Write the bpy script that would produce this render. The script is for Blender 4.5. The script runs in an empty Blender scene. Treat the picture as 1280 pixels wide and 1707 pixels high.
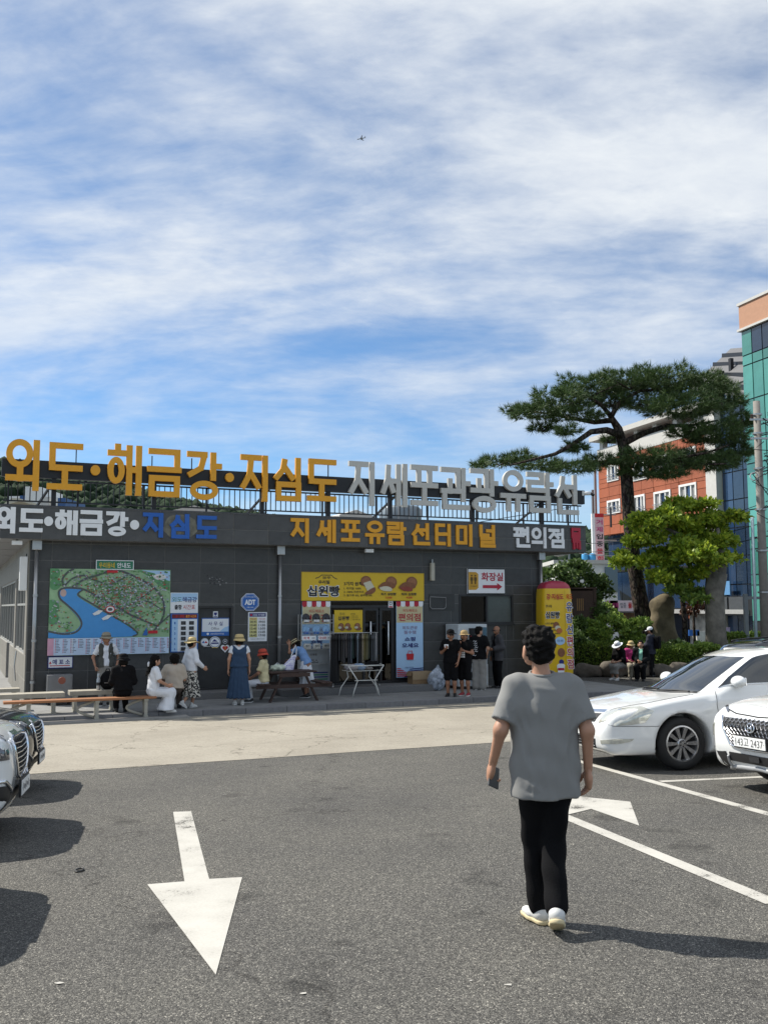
import bpy, bmesh, math, random
import numpy as np
from mathutils import Vector, Matrix, noise
from mathutils.bvhtree import BVHTree
random.seed(7); RNG = np.random.default_rng(7)
S = bpy.context.scene; COL = S.collection
# ------------------------------------------------------------------ camera
CAMH = 1.67
PITCH = math.atan(157.6/1600); ROLL = -.0025
RC = Matrix.Rotation(math.pi/2+PITCH, 3, 'X') @ Matrix.Rotation(ROLL, 3, 'Z')
cd = bpy.data.cameras.new('camera'); cam = bpy.data.objects.new('camera', cd); COL.objects.link(cam)
cam.matrix_world = Matrix.Translation((0, 0, CAMH)) @ RC.to_4x4()
cd.sensor_width = 36; cd.lens = 1600/1707*36; cd.clip_start = .05; cd.clip_end = 6000
S.camera = cam
# ------------------------------------------------------------------ sun and sky
SUN_EL = math.radians(48); SUN_AZ = math.atan2(.387, -.922)        # towards the sun: left, a little beyond the building
sl = bpy.data.lights.new('sun', 'SUN'); sl.energy = 5.0; sl.angle = math.radians(.53); sl.color = (1, .95, .86)
so = bpy.data.objects.new('sun', sl); COL.objects.link(so)
sd = Vector((math.cos(SUN_EL)*math.cos(SUN_AZ), math.cos(SUN_EL)*math.sin(SUN_AZ), math.sin(SUN_EL)))
so.rotation_euler = sd.to_track_quat('Z', 'Y').to_euler(); so.location = sd*60
wd = bpy.data.worlds.new('World'); S.world = wd; wd.use_nodes = True
wt = wd.node_tree; wn = wt.nodes; wl = wt.links
bg = wn['Background']; bg.inputs[1].default_value = .082
sky = wn.new('ShaderNodeTexSky'); sky.sky_type = 'NISHITA'; sky.sun_disc = False
sky.sun_elevation = SUN_EL; sky.sun_rotation = math.atan2(sd.x, sd.y); sky.air_density = 1.0; sky.dust_density = .0; sky.ozone_density = 2.6
tc = wn.new('ShaderNodeTexCoord'); sp = wn.new('ShaderNodeSeparateXYZ'); wl.new(tc.outputs['Generated'], sp.inputs[0])
def wmath(op, a, b=None):
    m = wn.new('ShaderNodeMath'); m.operation = op
    for i, v in enumerate((a, b)):
        if v is None: continue
        if isinstance(v, (int, float)): m.inputs[i].default_value = v
        else: wl.new(v, m.inputs[i])
    return m.outputs[0]
zc = wmath('ADD', wmath('MAXIMUM', sp.outputs['Z'], 0.0), .16)
cb = wn.new('ShaderNodeCombineXYZ'); wl.new(wmath('DIVIDE', sp.outputs['X'], zc), cb.inputs[0]); wl.new(wmath('DIVIDE', sp.outputs['Y'], zc), cb.inputs[1])
def cloud(scale, rot, stretch, detail, rough, dist, off):
    mp = wn.new('ShaderNodeMapping'); mp.inputs['Rotation'].default_value = (0, 0, rot); mp.inputs['Scale'].default_value = (stretch, 1, 1); mp.inputs['Location'].default_value = off
    wl.new(cb.outputs[0], mp.inputs[0])
    n = wn.new('ShaderNodeTexNoise'); n.inputs['Scale'].default_value = scale; n.inputs['Detail'].default_value = detail
    n.inputs['Roughness'].default_value = rough; n.inputs['Distortion'].default_value = dist; wl.new(mp.outputs[0], n.inputs['Vector']); return n.outputs[0]
c1 = cloud(.85, 1.0, .6, 5, .52, .8, (5.3, 2.9, 0)); c2 = cloud(2.5, 1.25, .55, 9, .60, .35, (7.2, .4, 2)); c3 = cloud(12, .35, .7, 5, .6, .25, (1.4, 5, 7))
cs = wmath('ADD', wmath('ADD', wmath('MULTIPLY', c1, .62), wmath('MULTIPLY', c2, .42)), wmath('MULTIPLY', c3, .10))
rp = wn.new('ShaderNodeValToRGB'); wl.new(cs, rp.inputs[0]); rp.color_ramp.interpolation = 'EASE'
rp.color_ramp.elements[0].position = .385; rp.color_ramp.elements[0].color = (0, 0, 0, 1)
rp.color_ramp.elements[1].position = .65; rp.color_ramp.elements[1].color = (1, 1, 1, 1)
hz = wn.new('ShaderNodeMapRange'); wl.new(sp.outputs['Z'], hz.inputs[0]); hz.inputs[1].default_value = .08; hz.inputs[2].default_value = .34
hz.inputs[3].default_value = .30; hz.inputs[4].default_value = 1.0
amt = wmath('MULTIPLY', wmath('MULTIPLY', rp.outputs[0], hz.outputs[0]), .95)
hsv = wn.new('ShaderNodeHueSaturation'); hsv.inputs['Saturation'].default_value = 1.08; hsv.inputs['Value'].default_value = 1.2; wl.new(sky.outputs[0], hsv.inputs['Color'])
lowf = wn.new('ShaderNodeMapRange'); wl.new(sp.outputs['Z'], lowf.inputs[0]); lowf.inputs[1].default_value = .0; lowf.inputs[2].default_value = .42; lowf.inputs[3].default_value = 1.0; lowf.inputs[4].default_value = .0
tint = wn.new('ShaderNodeMixRGB'); tint.blend_type = 'MULTIPLY'; wl.new(lowf.outputs[0], tint.inputs[0]); wl.new(hsv.outputs[0], tint.inputs[1]); tint.inputs[2].default_value = (.50, .78, 1.05, 1)
mx = wn.new('ShaderNodeMixRGB'); wl.new(amt, mx.inputs[0]); wl.new(tint.outputs[0], mx.inputs[1]); ccol = wn.new('ShaderNodeValToRGB'); wl.new(wmath('ADD', wmath('MULTIPLY', c3, .6), wmath('MULTIPLY', c2, .4)), ccol.inputs[0]); ccol.color_ramp.elements[0].position = .33; ccol.color_ramp.elements[0].color = (.74, .80, .89, 1); ccol.color_ramp.elements[1].position = .66; ccol.color_ramp.elements[1].color = (.93, .97, 1.0, 1)
csc = wn.new('ShaderNodeVectorMath'); csc.operation = 'SCALE'; csc.inputs['Scale'].default_value = 9.0; wl.new(ccol.outputs[0], csc.inputs[0]); wl.new(csc.outputs[0], mx.inputs[2])
wl.new(mx.outputs[0], bg.inputs[0])
vs = S.view_settings; vs.view_transform = 'Standard'; vs.look = 'None'; vs.gamma = 1; vs.use_curve_mapping = False; vs.exposure = .40
S.cycles.max_bounces = 6; S.cycles.transparent_max_bounces = 8; S.cycles.use_adaptive_sampling = True; S.cycles.use_denoising = True
# ------------------------------------------------------------------ frames and pixel helpers (photograph 1280x1707)
AB = math.radians(23.8)
U = Vector((math.cos(AB), math.sin(AB), 0)); INW = Vector((-math.sin(AB), math.cos(AB), 0)); K = Vector((.915, 24.4, 0))
ROAD, SIDE, SLOPE = -.80, -.67, .0364
def ray(x, y): return RC @ Vector(((x-640)/1600, -(y-853.5)/1600, -1))
def hit(x, y, p, n):
    d = ray(x, y); c = Vector((0, 0, CAMH)); return c + d*((p-c).dot(n)/d.dot(n))
def bw(a, b, z): return K + U*a + INW*b + Vector((0, 0, z))         # building frame -> world
def lo(p): d = p-K; return Vector((d.dot(U), d.dot(INW), p.z))
def W(x, y, b): return lo(hit(x, y, K+INW*b, INW))                  # pixel on a plane parallel to the front wall
def G(x, y):                                                        # pixel on the ground
    p = hit(x, y, Vector((0, 0, 0)), Vector((0, 0, 1))+INW*SLOPE)
    if p.dot(INW) > 21.956 or p.y < 0: p = hit(x, y, Vector((0, 0, ROAD)), Vector((0, 0, 1)))
    return p
def Zp(x, y, z): return hit(x, y, Vector((0, 0, z)), Vector((0, 0, 1)))
def Yp(x, y, Y): return hit(x, y, Vector((0, Y, 0)), Vector((0, 1, 0)))
def gz(x, y):
    b = (Vector((x, y, 0))-K).dot(INW); return ROAD-SLOPE*min(b, 0)
# ------------------------------------------------------------------ objects
def tag(o, label=None, cat=None, group=None, kind=None):
    if label: o['label'] = label
    if cat: o['category'] = cat
    if group: o['group'] = group
    if kind: o['kind'] = kind
    return o
def link(name, me, mat=None, parent=None, loc=None, rz=None, smooth=False):
    o = bpy.data.objects.new(name, me); COL.objects.link(o)
    if mat is not None and me is not None:
        ms = mat if isinstance(mat, (list, tuple)) else [mat]
        if len(me.materials) == 0:
            for m in ms: me.materials.append(m)
    if smooth and me is not None: me.polygons.foreach_set('use_smooth', [True]*len(me.polygons))
    if parent is not None: o.parent = parent
    if loc is not None: o.location = loc
    if rz is not None: o.rotation_euler = (0, 0, rz)
    return o
def empty(name, loc, rz=0, label=None, cat=None, group=None):
    o = bpy.data.objects.new(name, None); COL.objects.link(o); o.location = loc; o.rotation_euler = (0, 0, rz); o.empty_display_size = .2
    return tag(o, label, cat, group)
def kids(o): return [c for c in bpy.data.objects if c.parent == o]
def copy_tree(o, parent=None):
    c = o.copy(); COL.objects.link(c)
    if parent is not None: c.parent = parent
    for ch in kids(o): copy_tree(ch, c)
    return c
class MB:
    """collects verts/faces (with material index) for one mesh"""
    def __init__(s): s.v = []; s.f = []; s.m = []
    def add(s, vs, fs, mi=0):
        n = len(s.v); s.v += [tuple(v) for v in vs]; s.f += [tuple(i+n for i in f) for f in fs]; s.m += [mi]*len(fs); return s
    def box(s, x0, x1, y0, y1, z0, z1, mi=0):
        return s.add([(x0,y0,z0),(x1,y0,z0),(x1,y1,z0),(x0,y1,z0),(x0,y0,z1),(x1,y0,z1),(x1,y1,z1),(x0,y1,z1)],
                     [(0,3,2,1),(4,5,6,7),(0,1,5,4),(1,2,6,5),(2,3,7,6),(3,0,4,7)], mi)
    def bbox(s, x0, x1, y0, y1, z0, z1, r=.01, mi=0):
        """box with chamfered long edges (all 12) via bmesh"""
        bm = bmesh.new(); bmesh.ops.create_cube(bm, size=1)
        for v in bm.verts: v.co = ((x0+x1)/2+v.co.x*(x1-x0), (y0+y1)/2+v.co.y*(y1-y0), (z0+z1)/2+v.co.z*(z1-z0))
        bmesh.ops.bevel(bm, geom=bm.edges[:], offset=r, segments=2, profile=.6, affect='EDGES')
        bm.verts.index_update(); s.add([v.co[:] for v in bm.verts], [[v.index for v in f.verts] for f in bm.faces], mi); bm.free(); return s
    def bar(s, p, q, w, h=None, mi=0):
        p = Vector(p); q = Vector(q); d = (q-p).normalized(); h = h or w
        up = Vector((0,0,1)) if abs(d.z) < .95 else Vector((0,1,0)); a = d.cross(up).normalized()*w/2; b = a.cross(d).normalized()*h/2
        vs = [p-a-b, p+a-b, p+a+b, p-a+b, q-a-b, q+a-b, q+a+b, q-a+b]
        return s.add(vs, [(0,3,2,1),(4,5,6,7),(0,1,5,4),(1,2,6,5),(2,3,7,6),(3,0,4,7)], mi)
    def tube(s, pts, r, n=8, mi=0, cap=True):
        pts = [Vector(p) for p in pts]; rs = r if isinstance(r, (list, tuple)) else [r]*len(pts); vs = []; ref = None
        for i, p in enumerate(pts):
            d = (pts[min(i+1, len(pts)-1)]-pts[max(i-1, 0)]).normalized()
            if ref is None: ref = Vector((0,0,1)) if abs(d.z) < .9 else Vector((1,0,0))
            a = d.cross(ref).normalized(); b = d.cross(a).normalized(); ref = -b if False else ref - d*ref.dot(d)
            for k in range(n):
                t = 2*math.pi*k/n; vs.append(p+a*math.cos(t)*rs[i]+b*math.sin(t)*rs[i])
        fs = [(i*n+k, i*n+(k+1)%n, (i+1)*n+(k+1)%n, (i+1)*n+k) for i in range(len(pts)-1) for k in range(n)]
        if cap: fs += [tuple(range(n))[::-1], tuple((len(pts)-1)*n+k for k in range(n))]
        return s.add(vs, fs, mi)
    def lathe(s, prof, n=24, mi=0, M=None, ang=2*math.pi):
        """prof: list of (r, z)"""
        vs = []; full = ang > 6.28; m = n if full else n+1
        for r, z in prof:
            for k in range(m):
                t = ang*k/n; v = Vector((r*math.cos(t), r*math.sin(t), z)); vs.append(M @ v if M else v)
        fs = []
        for i in range(len(prof)-1):
            for k in range(n):
                k2 = (k+1) % m; fs.append((i*m+k, i*m+k2, (i+1)*m+k2, (i+1)*m+k))
        return s.add(vs, fs, mi)
    def prism(s, poly, y0, y1, mi=0):
        """poly in (x, z), extruded along y"""
        n = len(poly); vs = [(x, y0, z) for x, z in poly]+[(x, y1, z) for x, z in poly]
        fs = [tuple(range(n)), tuple(range(2*n-1, n-1, -1))]+[(i, i+n, (i+1) % n+n, (i+1) % n) for i in range(n)]
        return s.add(vs, fs, mi)
    def mesh(s, name):
        me = bpy.data.meshes.new(name); me.from_pydata(s.v, [], s.f); me.polygons.foreach_set('material_index', s.m); me.update(); return me
    def build(s, name, mat, parent=None, loc=None, rz=None, smooth=False):
        me = s.mesh(name)
        if not isinstance(mat, (list, tuple)): mat = [mat]
        for m in mat: me.materials.append(m)
        bm = bmesh.new(); bm.from_mesh(me); bmesh.ops.recalc_face_normals(bm, faces=bm.faces[:]); bm.to_mesh(me); bm.free()
        return link(name, me, None, parent, loc, rz, smooth)
def smooth_angle(o, deg=40):
    me = o.data; me.polygons.foreach_set('use_smooth', [True]*len(me.polygons)); me.set_sharp_from_angle(angle=math.radians(deg)); return o
# ------------------------------------------------------------------ materials
MATS = {}
def mat(name, col, rough=.6, metal=0, var=.12, scale=6, bump=0, bscale=30, spec=.5, coat=0, rnd=0, island=0, hue=0, trans=0, emit=0, noise_rough=0):
    if name in MATS: return MATS[name]
    m = bpy.data.materials.new(name); m.use_nodes = True; nt = m.node_tree; N = nt.nodes; L = nt.links; b = N['Principled BSDF']
    b.inputs['Roughness'].default_value = rough; b.inputs['Metallic'].default_value = metal
    b.inputs['Specular IOR Level'].default_value = spec; b.inputs['Coat Weight'].default_value = coat; b.inputs['Coat Roughness'].default_value = .04
    b.inputs['Base Color'].default_value = (*col, 1)
    tcn = N.new('ShaderNodeTexCoord'); out = None
    if var or rnd or island:
        h = N.new('ShaderNodeHueSaturation'); h.inputs['Color'].default_value = (*col, 1); val = None
        def acc(sock, amp):
            nonlocal val
            a = N.new('ShaderNodeMath'); a.operation = 'MULTIPLY_ADD'; L.new(sock, a.inputs[0]); a.inputs[1].default_value = amp*2
            if val is None: a.inputs[2].default_value = 1-amp
            else:
                s2 = N.new('ShaderNodeMath'); s2.operation = 'ADD'; s2.inputs[1].default_value = -amp; L.new(val, s2.inputs[0]); L.new(s2.outputs[0], a.inputs[2])
            val = a.outputs[0]
        if var:
            n = N.new('ShaderNodeTexNoise'); n.inputs['Scale'].default_value = scale; n.inputs['Detail'].default_value = 6; n.inputs['Roughness'].default_value = .62
            L.new(tcn.outputs['Object'], n.inputs['Vector']); acc(n.outputs[0], var*1.8)
        if rnd:
            oi = N.new('ShaderNodeObjectInfo'); acc(oi.outputs['Random'], rnd)
        if island:
            g = N.new('ShaderNodeNewGeometry'); acc(g.outputs['Random Per Island'], island)
            if hue:
                a = N.new('ShaderNodeMath'); a.operation = 'MULTIPLY_ADD'; L.new(g.outputs['Random Per Island'], a.inputs[0]); a.inputs[1].default_value = -hue; a.inputs[2].default_value = .5+hue/2; L.new(a.outputs[0], h.inputs['Hue'])
        L.new(val, h.inputs['Value']); L.new(h.outputs[0], b.inputs['Base Color']); out = h.outputs[0]
    if bump:
        n2 = N.new('ShaderNodeTexNoise'); n2.inputs['Scale'].default_value = bscale; n2.inputs['Detail'].default_value = 5
        L.new(tcn.outputs['Object'], n2.inputs['Vector']); bp = N.new('ShaderNodeBump'); bp.inputs['Strength'].default_value = bump; bp.inputs['Distance'].default_value = .02
        L.new(n2.outputs[0], bp.inputs['Height']); L.new(bp.outputs[0], b.inputs['Normal'])
    if trans:
        tr = N.new('ShaderNodeBsdfTranslucent'); ms = N.new('ShaderNodeMixShader'); ms.inputs[0].default_value = trans
        if out is not None: L.new(out, tr.inputs[0])
        else: tr.inputs[0].default_value = (*col, 1)
        L.new(b.outputs[0], ms.inputs[1]); L.new(tr.outputs[0], ms.inputs[2]); L.new(ms.outputs[0], N['Material Output'].inputs[0])
    if emit: b.inputs['Emission Color'].default_value = (*col, 1); b.inputs['Emission Strength'].default_value = emit
    MATS[name] = m; return m
def glass(name, tint=(.6, .65, .65), rough=.02, alpha=.35):
    """tinted window glass: mirror-like coat over a see-through tint"""
    if name in MATS: return MATS[name]
    m = bpy.data.materials.new(name); m.use_nodes = True; N = m.node_tree.nodes; L = m.node_tree.links
    N.remove(N['Principled BSDF']); t = N.new('ShaderNodeBsdfTransparent'); t.inputs[0].default_value = (*[c*alpha for c in tint], 1)
    g = N.new('ShaderNodeBsdfGlossy'); g.inputs['Roughness'].default_value = rough; f = N.new('ShaderNodeFresnel'); f.inputs[0].default_value = 1.55
    x = N.new('ShaderNodeMixShader'); L.new(f.outputs[0], x.inputs[0]); L.new(t.outputs[0], x.inputs[1]); L.new(g.outputs[0], x.inputs[2]); L.new(x.outputs[0], N['Material Output'].inputs[0])
    MATS[name] = m; return m
def gmat(name, fn):
    if name in MATS: return MATS[name]
    m = bpy.data.materials.new(name); m.use_nodes = True; fn(m.node_tree.nodes, m.node_tree.links, m.node_tree.nodes['Principled BSDF']); MATS[name] = m; return m
def asphalt_mat(N, L, b):
    t = N.new('ShaderNodeTexCoord')
    v = N.new('ShaderNodeTexVoronoi'); v.inputs['Scale'].default_value = 165; L.new(t.outputs['Object'], v.inputs['Vector'])
    v2 = N.new('ShaderNodeTexVoronoi'); v2.inputs['Scale'].default_value = 80; L.new(t.outputs['Object'], v2.inputs['Vector'])
    n = N.new('ShaderNodeTexNoise'); n.inputs['Scale'].default_value = .55; n.inputs['Detail'].default_value = 8; n.inputs['Roughness'].default_value = .65; L.new(t.outputs['Object'], n.inputs['Vector'])
    r = N.new('ShaderNodeValToRGB'); L.new(v.outputs['Color'], r.inputs[0])
    e = r.color_ramp.elements; e[0].position = .0; e[0].color = (.026, .0255, .025, 1); e[1].position = .97; e[1].color = (.44, .42, .375, 1)
    q = e.new(.45); q.color = (.074, .072, .068, 1); q = e.new(.8); q.color = (.165, .16, .148, 1)
    r2 = N.new('ShaderNodeValToRGB'); L.new(v2.outputs['Color'], r2.inputs[0]); r2.color_ramp.elements[0].color = (.55, .55, .55, 1); r2.color_ramp.elements[1].color = (1.35, 1.34, 1.3, 1)
    m = N.new('ShaderNodeMixRGB'); m.blend_type = 'MULTIPLY'; m.inputs[0].default_value = 1; L.new(r.outputs[0], m.inputs[1]); L.new(r2.outputs[0], m.inputs[2])
    r3 = N.new('ShaderNodeValToRGB'); L.new(n.outputs[0], r3.inputs[0]); r3.color_ramp.elements[0].position = .3; r3.color_ramp.elements[0].color = (.82, .82, .83, 1); r3.color_ramp.elements[1].position = .7; r3.color_ramp.elements[1].color = (1.18, 1.17, 1.13, 1)
    m2 = N.new('ShaderNodeMixRGB'); m2.blend_type = 'MULTIPLY'; m2.inputs[0].default_value = 1; L.new(m.outputs[0], m2.inputs[1]); L.new(r3.outputs[0], m2.inputs[2])
    ob = N.new('ShaderNodeTexNoise'); ob.inputs['Scale'].default_value = 2.1; ob.inputs['Detail'].default_value = 3; L.new(t.outputs['Object'], ob.inputs['Vector'])
    rs = N.new('ShaderNodeValToRGB'); L.new(ob.outputs[0], rs.inputs[0]); rs.color_ramp.elements[0].position = .27; rs.color_ramp.elements[0].color = (.6, .6, .6, 1); rs.color_ramp.elements[1].position = .36; rs.color_ramp.elements[1].color = (1, 1, 1, 1)
    c = N.new('ShaderNodeTexVoronoi'); c.feature = 'DISTANCE_TO_EDGE'; c.inputs['Scale'].default_value = .17
    ad = N.new('ShaderNodeMixRGB'); ad.blend_type = 'ADD'; ad.inputs[0].default_value = 1.2; L.new(t.outputs['Object'], ad.inputs[1]); L.new(ob.outputs['Color'], ad.inputs[2]); L.new(ad.outputs[0], c.inputs['Vector'])
    cr = N.new('ShaderNodeValToRGB'); L.new(c.outputs[0], cr.inputs[0]); cr.color_ramp.elements[0].position = .0006; cr.color_ramp.elements[0].color = (.45, .44, .43, 1); cr.color_ramp.elements[1].position = .0030; cr.color_ramp.elements[1].color = (1, 1, 1, 1)
    m5 = N.new('ShaderNodeMixRGB'); m5.blend_type = 'MULTIPLY'; m5.inputs[0].default_value = 1; L.new(m2.outputs[0], m5.inputs[1]); L.new(rs.outputs[0], m5.inputs[2])
    m6 = N.new('ShaderNodeMixRGB'); m6.blend_type = 'MULTIPLY'; m6.inputs[0].default_value = .8; L.new(m5.outputs[0], m6.inputs[1]); L.new(cr.outputs[0], m6.inputs[2])
    L.new(m6.outputs[0], b.inputs['Base Color']); b.inputs['Roughness'].default_value = .85; b.inputs['Specular IOR Level'].default_value = .3
    bp = N.new('ShaderNodeBump'); bp.inputs['Strength'].default_value = .7; bp.inputs['Distance'].default_value = .006; L.new(v.outputs['Distance'], bp.inputs['Height']); bp.invert = True; L.new(bp.outputs[0], b.inputs['Normal'])
def concrete_road_mat(N, L, b):
    t = N.new('ShaderNodeTexCoord')
    v = N.new('ShaderNodeTexNoise'); v.inputs['Scale'].default_value = 26; v.inputs['Detail'].default_value = 6; v.inputs['Roughness'].default_value = .75; L.new(t.outputs['Object'], v.inputs['Vector'])
    n = N.new('ShaderNodeTexNoise'); n.inputs['Scale'].default_value = .7; n.inputs['Detail'].default_value = 9; n.inputs['Roughness'].default_value = .7; L.new(t.outputs['Object'], n.inputs['Vector'])
    r = N.new('ShaderNodeValToRGB'); L.new(v.outputs[0], r.inputs[0]); e = r.color_ramp.elements
    e[0].position = .30; e[0].color = (.10, .09, .072, 1); e[1].position = .62; e[1].color = (.325, .297, .243, 1); q = e.new(.42); q.color = (.268, .244, .198, 1)
    r3 = N.new('ShaderNodeValToRGB'); L.new(n.outputs[0], r3.inputs[0]); r3.color_ramp.elements[0].position = .3; r3.color_ramp.elements[0].color = (.84, .83, .82, 1); r3.color_ramp.elements[1].position = .66; r3.color_ramp.elements[1].color = (1.1, 1.1, 1.1, 1)
    m2 = N.new('ShaderNodeMixRGB'); m2.blend_type = 'MULTIPLY'; m2.inputs[0].default_value = 1; L.new(r.outputs[0], m2.inputs[1]); L.new(r3.outputs[0], m2.inputs[2])
    c = N.new('ShaderNodeTexVoronoi'); c.feature = 'DISTANCE_TO_EDGE'; c.inputs['Scale'].default_value = .28; c.inputs['Randomness'].default_value = 1
    nm = N.new('ShaderNodeTexNoise'); nm.inputs['Scale'].default_value = 1.6; nm.inputs['Detail'].default_value = 8; L.new(t.outputs['Object'], nm.inputs['Vector'])
    ad = N.new('ShaderNodeMixRGB'); ad.blend_type = 'ADD'; ad.inputs[0].default_value = .9; L.new(t.outputs['Object'], ad.inputs[1]); L.new(nm.outputs['Color'], ad.inputs[2]); L.new(ad.outputs[0], c.inputs['Vector'])
    cr = N.new('ShaderNodeValToRGB'); L.new(c.outputs[0], cr.inputs[0]); cr.color_ramp.elements[0].position = .001; cr.color_ramp.elements[0].color = (.35, .33, .3, 1); cr.color_ramp.elements[1].position = .004; cr.color_ramp.elements[1].color = (1, 1, 1, 1)
    m3 = N.new('ShaderNodeMixRGB'); m3.blend_type = 'MULTIPLY'; m3.inputs[0].default_value = 1; L.new(m2.outputs[0], m3.inputs[1]); L.new(cr.outputs[0], m3.inputs[2])
    L.new(m3.outputs[0], b.inputs['Base Color']); b.inputs['Roughness'].default_value = .9
    bp = N.new('ShaderNodeBump'); bp.inputs['Strength'].default_value = .5; bp.inputs['Distance'].default_value = .008; L.new(v.outputs[0], bp.inputs['Height']); L.new(bp.outputs[0], b.inputs['Normal'])
def paint_mat(N, L, b):
    t = N.new('ShaderNodeTexCoord')
    n = N.new('ShaderNodeTexNoise'); n.inputs['Scale'].default_value = 60; n.inputs['Detail'].default_value = 6; n.inputs['Roughness'].default_value = .8; L.new(t.outputs['Object'], n.inputs['Vector'])
    n2 = N.new('ShaderNodeTexNoise'); n2.inputs['Scale'].default_value = 3; n2.inputs['Detail'].default_value = 6; L.new(t.outputs['Object'], n2.inputs['Vector'])
    a = N.new('ShaderNodeMath'); a.operation = 'ADD'; L.new(n.outputs[0], a.inputs[0]); L.new(n2.outputs[0], a.inputs[1])
    r = N.new('ShaderNodeValToRGB'); L.new(a.outputs[0], r.inputs[0]); e = r.color_ramp.elements
    e[0].position = .30; e[0].color = (.16, .155, .145, 1); e[1].position = .62; e[1].color = (.50, .485, .44, 1); q = e.new(.46); q.color = (.42, .405, .365, 1)
    n3 = N.new('ShaderNodeMath'); n3.operation = 'MULTIPLY'; n3.inputs[1].default_value = .5; L.new(a.outputs[0], n3.inputs[0]); L.new(a.outputs[0], r.inputs[0])
    hv = N.new('ShaderNodeMath'); hv.operation = 'MULTIPLY'; hv.inputs[1].default_value = .5; L.new(a.outputs[0], hv.inputs[0]); L.new(hv.outputs[0], r.inputs[0])
    L.new(r.outputs[0], b.inputs['Base Color']); b.inputs['Roughness'].default_value = .75
    ch = N.new('ShaderNodeMath'); ch.operation = 'LESS_THAN'; ch.inputs[1].default_value = .415; L.new(hv.outputs[0], ch.inputs[0]); tr = N.new('ShaderNodeBsdfTransparent'); ms = N.new('ShaderNodeMixShader'); L.new(ch.outputs[0], ms.inputs[0]); L.new(b.outputs[0], ms.inputs[1]); L.new(tr.outputs[0], ms.inputs[2]); L.new(ms.outputs[0], N['Material Output'].inputs[0])
    bp = N.new('ShaderNodeBump'); bp.inputs['Strength'].default_value = .35; bp.inputs['Distance'].default_value = .004; L.new(n.outputs[0], bp.inputs['Height']); L.new(bp.outputs[0], b.inputs['Normal'])
M_ASPH = gmat('asphalt', asphalt_mat); M_TAN = gmat('tan_concrete', concrete_road_mat); M_LINE = gmat('road_paint', paint_mat)
M_WHITE = mat('white_paint', (.72, .72, .70), .5, var=.05); M_BLACK = mat('black_paint', (.012, .012, .013), .45, var=.1)
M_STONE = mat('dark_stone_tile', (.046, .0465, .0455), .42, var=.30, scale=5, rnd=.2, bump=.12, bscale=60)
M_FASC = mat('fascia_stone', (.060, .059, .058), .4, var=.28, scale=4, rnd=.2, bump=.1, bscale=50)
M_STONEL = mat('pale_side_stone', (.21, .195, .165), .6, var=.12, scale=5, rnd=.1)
M_ORANGE = mat('amber_letter', (.72, .33, .008), .42, var=.06); M_GREYL = mat('grey_letter', (.50, .49, .455), .45, var=.06); M_BLUEL = mat('blue_letter', (.01, .10, .42), .4, var=.06)
M_WHITEL = mat('white_letter', (.78, .79, .80), .4, var=.04); M_REDL = mat('red_letter', (.42, .008, .03), .4, var=.06)
M_STEEL = mat('brushed_steel', (.42, .42, .42), .38, .8, var=.1); M_DSTEEL = mat('black_steel', (.014, .015, .018), .5, .2, var=.1)
M_YEL = mat('yellow_vinyl', (.66, .44, .012), .45, var=.04); M_CONC = mat('concrete', (.29, .28, .26), .85, var=.2, scale=4, bump=.2)
M_SIDE = mat('sidewalk_concrete', (.21, .21, .205), .8, var=.25, scale=3, bump=.2, bscale=40); M_KERB = mat('kerb_granite', (.17, .17, .175), .7, var=.2, scale=12, rnd=.12, bump=.2)
M_PRINTW = mat('print_white', (.76, .78, .80), .5, var=.02); M_PRINTB = mat('print_black', (.02, .02, .025), .6, var=0); M_NAVY = mat('print_navy', (.015, .02, .16), .5, var=0)
M_RED = mat('print_red', (.50, .012, .02), .5, var=0); M_BLUE = mat('print_blue', (.02, .12, .42), .5, var=.03); M_LBLUE = mat('print_light_blue', (.38, .58, .80), .5, var=.05, scale=2)
M_GREEN = mat('print_green', (.02, .18, .10), .5, var=0); M_GLASSD = glass('dark_glass', (.5, .55, .55), .02, .35)
M_ALU = mat('dark_aluminium', (.03, .03, .032), .4, .3, var=.05)
# ------------------------------------------------------------------ ground
def sheet(name, pts, mat, dz, kind='structure', label=None, parent=None):
    """flat polygon list in building frame (a, b), draped on the ground"""
    mb = MB(); vs = [bw(a, b, ROAD-SLOPE*min(b, 0)+dz) for a, b in pts]; mb.add(vs, [tuple(range(len(vs)))]); o = mb.build(name, mat); return tag(o, label, None, None, kind)
mb = MB(); A0, A1 = -400, 500
rows = [-120, -8.4, 0, 60, 900]
vs = [bw(a, b, ROAD-SLOPE*min(b, 0)) for b in rows for a in (A0, A1)]
mb.add(vs, [(2*i, 2*i+1, 2*i+3, 2*i+2) for i in range(len(rows)-1)]); tag(mb.build('asphalt_ground', M_ASPH), 'dark grey coarse asphalt of the car park', kind='structure')
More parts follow.
